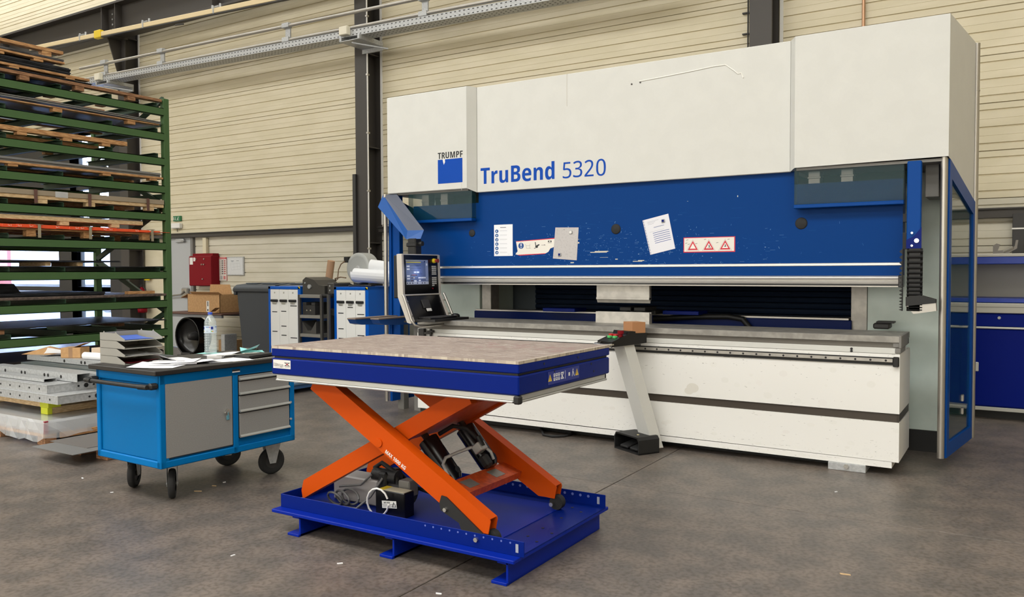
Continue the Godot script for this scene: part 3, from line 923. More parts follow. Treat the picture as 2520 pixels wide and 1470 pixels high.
	for e in [[-3.85, 0.36, 0], [-2.6, 0.34, 0], [-2.98, 0.28, 1]]:
		m = nb()
		m.bb(e[0] - e[1] / 2, e[0] + e[1] / 2, 1.05, 1.085, -7.3, -7.05, 0.004)
		if e[2]:
			for dx in [-0.07, 0.07]:
				m.bb(e[0] + dx - 0.055, e[0] + dx + 0.055, 1.085, 1.12, -7.12, -6.85, 0.004)
				m.bb(e[0] + dx - 0.03, e[0] + dx + 0.03, 1.04, 1.085, -6.9, -6.83, 0.004)
		part(bg, "gauge_finger", m, M.bluedark if e[2] == 0 else M.dark2)
	m = nb()
	m.tube([Vector3(-2.9, 1.0, -7.17), Vector3(-2.5, 1.03, -7.17), Vector3(-2.2, 1.04, -7.17), Vector3(-2.07, 1.02, -7.17), Vector3(-2.0, 0.94, -7.17), Vector3(-2.02, 0.8, -7.17)], 0.028, 6)
	part(bg, "cable_chain", m, M.black)
	var slat_paint := plain(lin(22, 36, 58), 0.4)
	var sh := part(t, "roller_shutter", box1(-4.62, -1.2, 0.7, 1.58, -7.98, -7.952), slat_paint, "dark slatted shutter behind the working gap")
	for k in 16:
		m = nb()
		var y := 0.7 + k * 0.055
		m.ext([Vector2(-7.95, y), Vector2(-7.925, y + 0.006), Vector2(-7.915, y + 0.027), Vector2(-7.925, y + 0.049), Vector2(-7.95, y + 0.055)], Vector3(-4.62, 0, 0), Vector3.BACK, Vector3.UP, Vector3(3.42, 0, 0))
		part(sh, "slat", m, slat_paint)
	m = nb()
	m.bb(-5.3, -4.62, 0.7, 1.9, -7.98, -7.94)
	part(t, "rear_panel", m, plain(lin(96, 104, 110), 0.35))
	m = nb()
	m.bb(-5.3, -0.9, 1.6, 2.2, -7.98, -7.0)
	part(t, "cross_frame", m, M.dark2)
	for s in [[-1.06, -0.5], [-5.6, -4.9]]:
		m = nb()
		m.bb(s[0], s[1], 0.17, 2.24, -7.9, -7.22, 0.004)
		var sf := part(t, "side_frame", m, M.teal, "pale green-grey side frame")
		m = nb()
		m.bb(s[0] + 0.1, s[1] - 0.02, 0.0, 0.17, -7.9, -7.22)
		part(sf, "frame_plinth", m, M.black)
	m = nb()
	m.bb(-1.19, -1.065, 0.95, 2.2, -7.4, -7.24, 0.003)
	m.bb(-4.885, -4.77, 0.95, 2.2, -7.4, -7.24, 0.003)
	each(t, "frame_post", m, M.steelm)
	m = nb()
	m.bb(-0.62, -0.5, 2.0, 2.235, -7.21, -7.0, 0.004)
	m.bb(-0.6, -0.51, 1.98, 2.23, -7.0, -6.7, 0.004)
	part(t, "hood_lining", m, M.greyunder)
	m = nb()
	m.bb(-0.98, -0.86, 0.985, 1.03, -7.1, -6.95, 0.01)
	m.bb(-0.96, -0.83, 1.03, 1.045, -7.08, -6.97, 0.004)
	part(t, "clamp_block", m, M.dark2)
	# light-guard arm at the right of the ram
	m = nb()
	m.bb(-0.692, -0.6, 1.605, 2.22, -6.49, -6.43, 0.006)
	var ga := part(t, "guard_arm", m, M.blue)
	m = nb()
	m.ext([Vector2(-0.692, 1.6), Vector2(-0.595, 1.6), Vector2(-0.595, 1.75), Vector2(-0.64, 1.69), Vector2(-0.692, 1.66)], Vector3(0, 0, -6.43), Vector3.RIGHT, Vector3.UP, Vector3(0, 0, 0.012))
	part(ga, "clamp_plate", m, M.bluedark)
	m = nb()
	for e in [[-0.655, 1.71], [-0.655, 1.62], [-0.625, 1.655]]: m.cyl(Vector3(e[0], e[1], -6.42), Vector3(e[0], e[1], -6.41), 0.008 if e[0] < -0.64 else 0.016, -1, 10)
	each(ga, "screw", m, M.chrome)
	m = nb()
	var y0 := 1.6; var step := 0.042
	for k in 15:
		var h: float = step * (1.0 - k * 0.042)
		var c := Vector3(-0.635, y0 - h / 2, -6.46)
		for q in [[0.04, 0.052], [0.052, 0.04]]:
			pass
		m.ext([Vector2(-0.045, -0.04), Vector2(0.045, -0.04), Vector2(0.045, 0.04), Vector2(-0.045, 0.04)], c + Vector3(0, -h * 0.12, 0), Vector3.RIGHT, Vector3.BACK, Vector3(0, h * 0.24, 0))
		m.ext([Vector2(-h / 2, -0.03), Vector2(0, -0.052), Vector2(h / 2, -0.03)], c + Vector3(-0.048, 0, 0.0), Vector3.UP, Vector3.RIGHT, Vector3(0, 0, 0.048))
		m.ext([Vector2(-h / 2, 0.03), Vector2(0, 0.05), Vector2(h / 2, 0.03)], c + Vector3(-0.05, 0, 0.0), Vector3.UP, Vector3.BACK, Vector3(0.1, 0, 0))
		y0 -= h
	m.bb(-0.672, -0.6, y0, 1.6, -6.48, -6.42)
	part(ga, "bellows", m, M.black, "black folding bellows")
	m = nb()
	m.ext([Vector2(-0.69, 1.19), Vector2(-0.5, 1.215), Vector2(-0.5, 1.24), Vector2(-0.6, 1.27), Vector2(-0.69, 1.255)], Vector3(0, 0, -6.5), Vector3.RIGHT, Vector3.UP, Vector3(0, 0, 0.09))
	part(ga, "sensor_head", m, M.black)
	m = nb()
	m.ext([Vector2(-0.685, 1.19), Vector2(-0.5, 1.215), Vector2(-0.495, 1.16), Vector2(-0.64, 1.135)], Vector3(0, 0, -6.49), Vector3.RIGHT, Vector3.UP, Vector3(0, 0, 0.07))
	part(ga, "sensor_foot", m, M.steel)
	m = nb()
	m.bb(-0.735, -0.69, 1.6, 1.72, -6.7, -6.6)
	m.bb(-0.735, -0.69, 1.8, 1.86, -6.7, -6.6)
	each(ga, "bracket", m, M.black)
	# round posts
	m = nb()
	m.cyl(Vector3(-0.466, 0.1, -6.54), Vector3(-0.466, 2.245, -6.54), 0.024, -1, 20)
	part(t, "post", m, M.steel, "brushed steel post at the front right corner")
	m = nb()
	m.cyl(Vector3(-5.6, 0.1, -6.52), Vector3(-5.6, 2.252, -6.52), 0.022, -1, 20)
	part(t, "post", m, M.steel, "brushed steel post at the front left corner")
	m = nb()
	m.cyl(Vector3(-0.316, 0.1, -7.48), Vector3(-0.316, 3.236, -7.48), 0.024, -1, 20)
	for y in [2.0, 2.86]: m.cyl(Vector3(-0.316, y, -7.48), Vector3(-0.316, y + 0.008, -7.48), 0.027, -1, 20)
	part(t, "post", m, M.steel, "tall brushed steel post at the back right corner")
	# glazed side doors
	for s in 2:
		var a := Vector3(-0.445, 0, -6.56) if s == 0 else Vector3(-5.56, 0, -6.54)
		var b := Vector3(-0.325, 0, -7.45) if s == 0 else Vector3(-5.56, 0, -7.45)
		var d := (b - a).normalized()
		var nn := Vector3(-d.z, 0, d.x) * 0.03
		var l := (b - a).length()
		var yt0 := 2.235; var yt1 := 1.985
		m = nb()
		m.ext([Vector2(0, 0.1), Vector2(0.07, 0.1), Vector2(0.07, yt0 - 0.02), Vector2(0, yt0)], a - nn * 0.5, d, Vector3.UP, nn)
		m.ext([Vector2(l - 0.06, 0.1), Vector2(l, 0.1), Vector2(l, yt1), Vector2(l - 0.06, yt1 + 0.015)], a - nn * 0.5, d, Vector3.UP, nn)
		m.ext([Vector2(0.07, 0.1), Vector2(l - 0.06, 0.1), Vector2(l - 0.06, 0.2), Vector2(0.07, 0.2)], a - nn * 0.5, d, Vector3.UP, nn)
		m.ext([Vector2(0.07, yt0 - 0.02), Vector2(l - 0.06, yt1 + 0.015), Vector2(l - 0.06, yt1 - 0.1), Vector2(0.07, yt0 - 0.14)], a - nn * 0.5, d, Vector3.UP, nn)
		var dr2 := part(t, "side_door", m, M.blue, "blue framed glass side door")
		m = nb()
		m.ext([Vector2(0.065, 0.19), Vector2(l - 0.055, 0.19), Vector2(l - 0.055, yt1 - 0.09), Vector2(0.065, yt0 - 0.13)], a - nn * 0.1, d, Vector3.UP, nn * 0.2)
		part(dr2, "pane", m, M.glass)
		if s == 0:
			m = nb()
			for y in [0.36, 0.46]: m.box(a + d * (l - 0.3) + Vector3(0, y, 0), Vector3(0.02, 0.05, 0.06), 0.004)
			part(dr2, "latch", m, M.steel)
	m = nb()
	m.bb(-5.57, -5.45, 0.6, 2.24, -6.62, -6.56, 0.004)
	part(t, "corner_stile", m, M.blue)
	# stickers on the ram: they move with it
	press_sheets(t)

func press_sheets(t: Node3D):
	var z := -6.6195
	# red-edged warning sticker, three triangles
	var im := canvas(512, 150, lin(226, 222, 214))
	var red := lin(200, 30, 52)
	for e in [[0, 0, 512, 7], [0, 141, 512, 9], [0, 0, 8, 150], [503, 0, 9, 150]]: im.fill_rect(Rect2i(e[0], e[1], e[2], e[3]), red)
	for k in 3:
		var x := 95 + k * 160
		tri2(im, x, 22, 130, 112, lin(150, 140, 140))
		tri2(im, x, 26, 122, 106, lin(232, 230, 224))
		tri2(im, x, 34, 104, 92, red)
		tri2(im, x, 58, 62, 54, lin(234, 232, 226))
		if k == 1:
			stroke(im, x, 80, x + 14, 108, 5, M.ink.albedo_color); stroke(im, x + 12, 84, x - 8, 108, 3, M.ink.albedo_color)
		if k == 2:
			im.fill_rect(Rect2i(x - 12, 92, 24, 5), M.ink.albedo_color); stroke(im, x, 78, x + 6, 96, 6, M.ink.albedo_color)
	for e in [[30, 28], [46, 70], [122, 66], [330, 60], [440, 30], [210, 26], [20, 60]]: stroke(im, e[0], e[1], e[0] + 18, e[1] - 5, 3, lin(60, 58, 58))
	var m := nb()
	m.bb(-2.415, -1.976, 1.601, 1.728, z - 0.0005, z)
	m.quv(Vector3(-2.415, 1.728, z + 0.0004), Vector3(-1.976, 1.728, z + 0.0004), Vector3(-1.976, 1.601, z + 0.0004), Vector3(-2.415, 1.601, z + 0.0004), Vector3.BACK)
	part(t, "warning_sticker", m, tex_mat(im, 0.5), "red-edged sticker with three warning triangles")
	# torn mandatory-sign sticker
	im = canvas(512, 190, lin(228, 224, 216))
	stroke(im, 0, 28, 512, 4, 10, red); stroke(im, 20, 186, 400, 172, 12, red); im.fill_rect(Rect2i(0, 0, 8, 150), red)
	dot(im, 70, 78, 34, lin(30, 74, 140))
	im.fill_rect(Rect2i(65, 52, 11, 32), lin(235, 235, 235)); dot(im, 70, 98, 6, lin(235, 235, 235))
	stroke(im, 125, 60, 140, 110, 2, lin(110, 108, 106)); stroke(im, 140, 110, 190, 108, 2, lin(110, 108, 106)); stroke(im, 132, 80, 180, 78, 2, lin(110, 108, 106)); stroke(im, 180, 60, 176, 110, 2, lin(110, 108, 106))
	stroke(im, 244, 45, 252, 90, 8, M.ink.albedo_color); dot(im, 262, 92, 14, M.ink.albedo_color); stroke(im, 250, 92, 288, 72, 12, M.ink.albedo_color); stroke(im, 232, 112, 262, 100, 5, M.ink.albedo_color)
	stroke(im, 318, 78, 362, 78, 3, M.ink.albedo_color); stroke(im, 352, 72, 364, 78, 3, M.ink.albedo_color)
	im.fill_rect(Rect2i(396, 28, 42, 18), M.ink.albedo_color); im.fill_rect(Rect2i(408, 32, 18, 10), lin(228, 224, 216)); im.fill_rect(Rect2i(394, 52, 46, 3), M.ink.albedo_color)
	m = nb()
	var pl := [Vector2(-4.073, 1.735), Vector2(-3.64, 1.757), Vector2(-3.64, 1.68), Vector2(-3.7, 1.66), Vector2(-3.72, 1.63), Vector2(-3.76, 1.61), Vector2(-4.03, 1.598), Vector2(-4.08, 1.612), Vector2(-4.055, 1.64)]
	var tr := Geometry2D.triangulate_polygon(PackedVector2Array(pl))
	for i in range(0, tr.size(), 3):
		var p := []; var u := []
		for k in 3:
			var q: Vector2 = pl[tr[i + k]]
			p.append(Vector3(q.x, q.y, z + 0.0004)); u.append(Vector2((q.x + 4.08) / 0.46, (1.757 - q.y) / 0.16))
		m.tri(p[0], p[1], p[2], Vector3.BACK, u[0], u[1], u[2])
	part(t, "torn_sticker", m, tex_mat(im, 0.5), "torn red-edged sticker with a blue exclamation mark and a hand")
	# safety instruction sheet
	im = canvas(256, 420, lin(236, 237, 242))
	im.fill_rect(Rect2i(86, 32, 80, 10), lin(120, 124, 132))
	for k in 6:
		var y := 86 + k * 58
		dot(im, 38, y, 23, lin(28, 84, 148)); dot(im, 38 + (k % 3 - 1) * 3, y, 8, lin(225, 232, 240)); im.fill_rect(Rect2i(30, y + 4, 12 + 4 * (k % 2), 6), lin(225, 232, 240))
		im.fill_rect(Rect2i(80, y - 8, 100, 4), lin(176, 178, 186)); im.fill_rect(Rect2i(80, y + 6, 104 - 9 * (k % 3), 2), lin(206, 208, 214))
	im.fill_rect(Rect2i(190, 396, 26, 3), lin(190, 190, 196))
	var s := thing("safety_notice", "white notice with a column of six blue round symbols on the blue ram", "notice", Vector3(-4.215, 1.597, z))
	m = box1(-4.321, -4.11, 1.597, 1.898, z, z + 0.001)
	m.quv(Vector3(-4.321, 1.898, z + 0.0013), Vector3(-4.11, 1.896, z + 0.0013), Vector3(-4.11, 1.597, z + 0.0013), Vector3(-4.321, 1.6, z + 0.0013), Vector3.BACK)
	part(s, "sheet", m, tex_mat(im, 0.6))
	# grey plastic sleeve, hanging a bit skew
	im = canvas(256, 380, lin(186, 182, 182))
	var r := RandomNumberGenerator.new(); r.seed = 5
	for k in 260: stroke(im, r.randf_range(0, 250), r.randf_range(0, 375), r.randf_range(0, 250), r.randf_range(0, 375), 1, lin(186, 182, 182).lerp(lin(206, 203, 204), r.randf())) if k < 24 else dot(im, r.randf_range(0, 256), r.randf_range(0, 380), r.randf_range(2, 9), lin(186, 182, 182).lerp(lin(168, 164, 165), r.randf() * 0.5))
	dot(im, 98, 26, 4, M.ink.albedo_color)
	s = thing("plastic_sleeve", "scuffed grey plastic document sleeve held by two magnets on the blue ram", "document", Vector3(-3.55, 1.55, z))
	m = nb()
	m.ext([Vector2(-3.645, 1.852), Vector2(-3.405, 1.845), Vector2(-3.425, 1.547), Vector2(-3.672, 1.567)], Vector3(0, 0, z + 0.0004), Vector3.RIGHT, Vector3.UP, Vector3(0, 0, 0.001))
	m.quv(Vector3(-3.645, 1.852, z + 0.0016), Vector3(-3.405, 1.845, z + 0.0016), Vector3(-3.425, 1.547, z + 0.0016), Vector3(-3.672, 1.567, z + 0.0016), Vector3.BACK)
	part(s, "sheet", m, tex_mat(im, 0.35))
	# tilted form in a punched sleeve
	im = canvas(300, 420, lin(222, 222, 230))
	im.fill_rect(Rect2i(0, 0, 16, 420), lin(200, 202, 212))
	for k in 12: im.fill_rect(Rect2i(5, 20 + k * 34, 6, 8), lin(60, 76, 120))
	for e in [[50, 36, 130], [50, 50, 90], [50, 66, 70], [110, 110, 120]]: im.fill_rect(Rect2i(e[0], e[1], e[2], 3), lin(150, 152, 170))
	im.fill_rect(Rect2i(110, 116, 120, 4), lin(60, 84, 150))
	for k in 6: im.fill_rect(Rect2i(86, 178 + k * 24, 190, 6), lin(60, 84, 150))
	im.fill_rect(Rect2i(50, 160, 170, 2), lin(160, 162, 176))
	s = thing("punched_sleeve_form", "tilted white form with blue ruled lines in a punched sleeve on the blue ram", "document", Vector3(-2.63, 1.59, z))
	m = nb()
	var c4 := [Vector2(-2.785, 1.885), Vector2(-2.55, 1.935), Vector2(-2.487, 1.637), Vector2(-2.712, 1.587)]
	m.ext(c4, Vector3(0, 0, z + 0.0004), Vector3.RIGHT, Vector3.UP, Vector3(0, 0, 0.001))
	m.quv(Vector3(-2.785, 1.885, z + 0.0016), Vector3(-2.55, 1.935, z + 0.0016), Vector3(-2.487, 1.637, z + 0.0016), Vector3(-2.712, 1.587, z + 0.0016), Vector3.BACK)
	part(s, "sheet", m, tex_mat(im, 0.35))
	for e in [[-3.483, 1.803, "round white button magnet on the scuffed grey sleeve"], [-3.6, 1.602, "dark blue square magnet low on the scuffed grey sleeve"], [-2.595, 1.875, "dark square magnet on the tilted form"]]:
		m = nb()
		m.box(Vector3(e[0], e[1], z + 0.007), Vector3(0.03, 0.03, 0.01), 0.003, Basis(Vector3.BACK, 0.2 if e[0] > -3.0 else 0.06))
		var g := solo("magnet", m, M.galv, e[2], "magnet", Vector3(e[0], e[1], z), "")
		m = nb()
		if e[0] > -3.5 and e[0] < -3.4: m.cyl(Vector3(e[0], e[1], z + 0.011), Vector3(e[0], e[1], z + 0.014), 0.013, -1, 14)
		else: m.box(Vector3(e[0], e[1], z + 0.0125), Vector3(0.02, 0.02, 0.003), 0.001)
		part(g, "face", m, M.whiteflat if e[0] > -3.5 and e[0] < -3.4 else M.bluedark)

func pendant():
	# control pendant on its arm; it faces along +x. Own axes: x to the operator's right, z to the operator.
	var t := thing("control_pendant", "swivelling control console with screen and keyboard hanging left of the ram", "control console", Vector3(-4.9, 0, -6.22), "", PI / 2)
	var fw := 0.28
	var bezel := plain(lin(198, 192, 184), 0.4, 0.2)
	var m := nb()
	# upper housing leans back a little, lower wing comes forward
	for s in [-1.0, 1.0]:
		m.ext([Vector2(-0.06, 1.615), Vector2(0.0, 1.615), Vector2(0.015, 1.235), Vector2(0.13, 0.99), Vector2(0.1, 0.965), Vector2(0.06, 0.975), Vector2(-0.05, 1.215)], Vector3(s * fw - 0.014, 0, 0), Vector3.BACK, Vector3.UP, Vector3(0.028, 0, 0))
	m.bb(-fw, fw, 1.608, 1.618, -0.06, 0.0, 0.002)
	m.bb(-fw, fw, 1.222, 1.236, -0.02, 0.02, 0.003)
	var hs := part(t, "housing", m, bezel)
	part(hs, "rear_shell", box1(-fw - 0.004, fw + 0.004, 1.2, 1.605, -0.11, -0.055, 0.008), M.black)
	m = nb()
	m.poly([Vector3(-fw + 0.014, 1.608, -0.006), Vector3(fw - 0.014, 1.608, -0.006), Vector3(fw - 0.014, 1.236, 0.009), Vector3(-fw + 0.014, 1.236, 0.009)], Vector3.BACK)
	m.poly([Vector3(-fw + 0.014, 1.222, 0.012), Vector3(fw - 0.014, 1.222, 0.012), Vector3(fw - 0.014, 0.99, 0.115), Vector3(-fw + 0.014, 0.99, 0.115)], Vector3.BACK)
	m.bb(-fw + 0.014, fw - 0.014, 0.975, 0.99, 0.0, 0.115)
	part(hs, "front_panel", m, M.blackgloss)
	# screen
	var im := canvas(320, 240, lin(84, 97, 130))
	im.fill_rect(Rect2i(6, 20, 210, 9), lin(196, 180, 70)); im.fill_rect(Rect2i(0, 0, 320, 14), lin(120, 130, 156)); im.fill_rect(Rect2i(6, 3, 190, 7), lin(150, 150, 120))
	im.fill_rect(Rect2i(280, 0, 40, 205), lin(122, 134, 164)); im.fill_rect(Rect2i(288, 34, 22, 22), lin(190, 196, 212)); im.fill_rect(Rect2i(262, 10, 18, 14), lin(40, 50, 92))
	for e in [[64, 52, 150], [64, 58, 120], [64, 82, 150], [64, 104, 90], [128, 136, 100]]: im.fill_rect(Rect2i(e[0], e[1], e[2], 3), lin(50, 58, 86))
	for e in [[12, 56, 40], [12, 84, 40], [12, 150, 40], [12, 176, 40], [110, 114, 34], [152, 114, 34], [170, 168, 40], [212, 168, 40], [254, 168, 24], [110, 198, 36], [176, 194, 30]]: im.fill_rect(Rect2i(e[0], e[1], e[2], 14), lin(206, 208, 214))
	for e in [[66, 144, 92], [66, 170, 32], [66, 196, 32]]: im.fill_rect(Rect2i(e[0], e[1], e[2], 13), lin(60, 50, 64))
	im.fill_rect(Rect2i(104, 168, 12, 12), lin(226, 202, 140)); im.fill_rect(Rect2i(84, 144, 50, 5), lin(160, 70, 70))
	im.fill_rect(Rect2i(0, 212, 320, 28), lin(168, 174, 190))
	for k in [14, 50, 88, 156, 224, 262]: dot(im, k, 226, 8, lin(70, 76, 96))
	var sm := plain(Color.WHITE, 0.25)
	sm.albedo_texture = ImageTexture.create_from_image(im)
	sm.emission_enabled = true
	sm.emission_texture = sm.albedo_texture
	sm.emission_operator = BaseMaterial3D.EMISSION_OP_MULTIPLY
	sm.emission = Color.WHITE
	sm.emission_energy_multiplier = 0.1
	m = nb()
	m.quv(Vector3(-0.235, 1.563, -0.001), Vector3(0.105, 1.563, -0.001), Vector3(0.105, 1.328, 0.0085), Vector3(-0.235, 1.328, 0.0085), Vector3.BACK)
	var sc := part(t, "screen", m, sm)
	var li := OmniLight3D.new()
	li.name = "screen_lamp"
	li.position = Vector3(-0.06, 1.45, 0.06)
	li.light_energy = 0.02
	li.light_size = 0.1
	li.omni_range = 30.0
	li.omni_attenuation = 2.0
	li.light_color = Color(0.75, 0.82, 1.0)
	li.shadow_enabled = true
	sc.add_child(li)
	m = nb()
	for r in 11:
		if r == 5: continue
		for c in 4 if r < 10 else 2:
			m.box(Vector3(0.165 + c * 0.018 - 0.0, 1.5 - r * 0.0185, 0.005 + r * 0.0007), Vector3(0.011, 0.0125, 0.006), 0.001)
	part(hs, "key_block", m, plain(lin(186, 184, 180), 0.6)).set_meta("kind", "stuff")
	m = nb()
	m.cyl(Vector3(0.2, 1.556, -0.004), Vector3(0.2, 1.556, 0.02), 0.024, 0.02, 16)
	var es := part(hs, "emergency_stop", m, M.yellow, "yellow emergency-stop collar")
	m = nb()
	m.cyl(Vector3(0.2, 1.556, 0.02), Vector3(0.2, 1.556, 0.05), 0.012, 0.021, 16)
	part(t, "stop_button", m, plain(lin(150, 50, 40), 0.4), "red mushroom stop button")
	m = nb()
	m.box(Vector3(0.165, 1.285, 0.012), Vector3(0.016, 0.012, 0.008), 0.002)
	each(hs, "red_button", m, M.red)
	# label tray in the lower wing
	m = nb()
	var qb := Basis(Vector3.RIGHT, -0.42)
	m.box(Vector3(0.0, 1.14, 0.055), Vector3(0.11, 0.085, 0.012), 0.002, qb)
	part(hs, "recess", m, M.dark2)
	m = nb()
	m.box(Vector3(0.01, 1.085, 0.085), Vector3(0.075, 0.03, 0.006), 0.002, qb)
	part(hs, "label_plate", m, M.whiteflat)
	# keyboard shelf
	m = nb()
	m.ext([Vector2(-0.27, 0.1), Vector2(0.29, 0.1), Vector2(0.32, 0.33), Vector2(-0.22, 0.33)], Vector3(0, 0.985, 0), Vector3.RIGHT, Vector3.BACK, Vector3(0, 0.022, 0))
	var sh := part(t, "keyboard_shelf", m, M.black)
	m = nb()
	m.box(Vector3(-0.02, 1.013, 0.21), Vector3(0.42, 0.016, 0.15), 0.004)
	var kb := part(t, "keyboard", m, M.blackgloss)
	m = nb()
	for r in 5:
		for c in 18: m.box(Vector3(-0.215 + c * 0.023, 1.0225, 0.15 + r * 0.028), Vector3(0.018, 0.006, 0.022), 0.002)
	part(kb, "keys", m, M.dark2).set_meta("kind", "stuff")
	m = nb()
	m.lathe([Vector2(0.0, 0.035), Vector2(0.02, 0.033), Vector2(0.034, 0.022), Vector2(0.036, 0.004), Vector2(0.034, 0.0)], Vector3.ZERO, Basis(Vector3(1, 0, 0), Vector3(0, 1, 0), Vector3(0, 0, 1.7)), 20)
	var ms := thing("computer_mouse", "black computer mouse on the right end of the console's keyboard shelf", "mouse", Vector3(-4.68, 1.007, -6.47), "", 1.2)
	part(ms, "shell", m, M.blackgloss)
	# tube handles
	for s in [-1.0, 1.0]:
		m = nb()
		var x: float = s * (fw + 0.035)
		m.tube([Vector3(x, 1.235, 0.03), Vector3(x, 1.21, 0.045), Vector3(x, 1.0, 0.15), Vector3(x, 0.965, 0.165)] if s > 0 else [Vector3(x, 1.235, 0.03), Vector3(x, 1.21, 0.045), Vector3(x, 1.0, 0.13), Vector3(x * 0.97, 0.955, 0.16), Vector3(x * 0.85, 0.94, 0.19), Vector3(0.0, 0.945, 0.24), Vector3(0.24, 0.955, 0.26), Vector3(0.29, 0.965, 0.24)], 0.013, 10)
		for y in [1.17, 1.04]: m.cyl(Vector3(x, y, 0.06 + (1.17 - y) * 0.5), Vector3(s * fw, y, 0.06 + (1.17 - y) * 0.4), 0.007, -1, 8)
		part(t, "handle", m, M.steel)
	# hanging pole and arm (arm goes back to the corner of the hood)
	m = nb()
	m.bb(-0.05, 0.05, 1.6, 1.77, -0.13, -0.03, 0.01)
	m.bb(-0.06, 0.04, 1.69, 1.73, -0.14, -0.02, 0.008)
	m.cyl(Vector3(0.0, 1.72, -0.02), Vector3(0.0, 1.72, 0.02), 0.02, 0.024, 8)
	part(t, "swivel", m, M.black)
	# own axes: world x = own z - 4.9, world z = -6.22 - own x
	var A := [Vector3(0.3, 2.25, -0.73), Vector3(0.3, 2.25, -0.55), Vector3(0.02, 1.85, 0.02), Vector3(-0.02, 1.85, -0.15)]
	var B := [Vector3(0.24, 2.12, -0.75), Vector3(0.26, 2.1, -0.55), Vector3(-0.02, 1.765, 0.01), Vector3(-0.04, 1.765, -0.15)]
	m = nb()
	m.poly(A, Vector3.UP)
	var arm := part(t, "arm_top", m, plain(lin(92, 98, 114), 0.4), "grey sloping top face of the arm")
	m = nb()
	m.poly([A[0], A[3], B[3], B[0]], Vector3(-0.5, 0, -1))
	m.poly([A[1], A[2], B[2], B[1]], Vector3(1, 0, 1))
	m.poly([A[2], A[3], B[3], B[2]], Vector3(-1, 0, 1))
	m.poly([A[0], A[1], B[1], B[0]], Vector3(1, 0, -1))
	m.poly(B, Vector3.DOWN)
	part(t, "arm", m, plain(lin(30, 84, 158), 0.35, 0.0, 0.4), "blue folded arm")

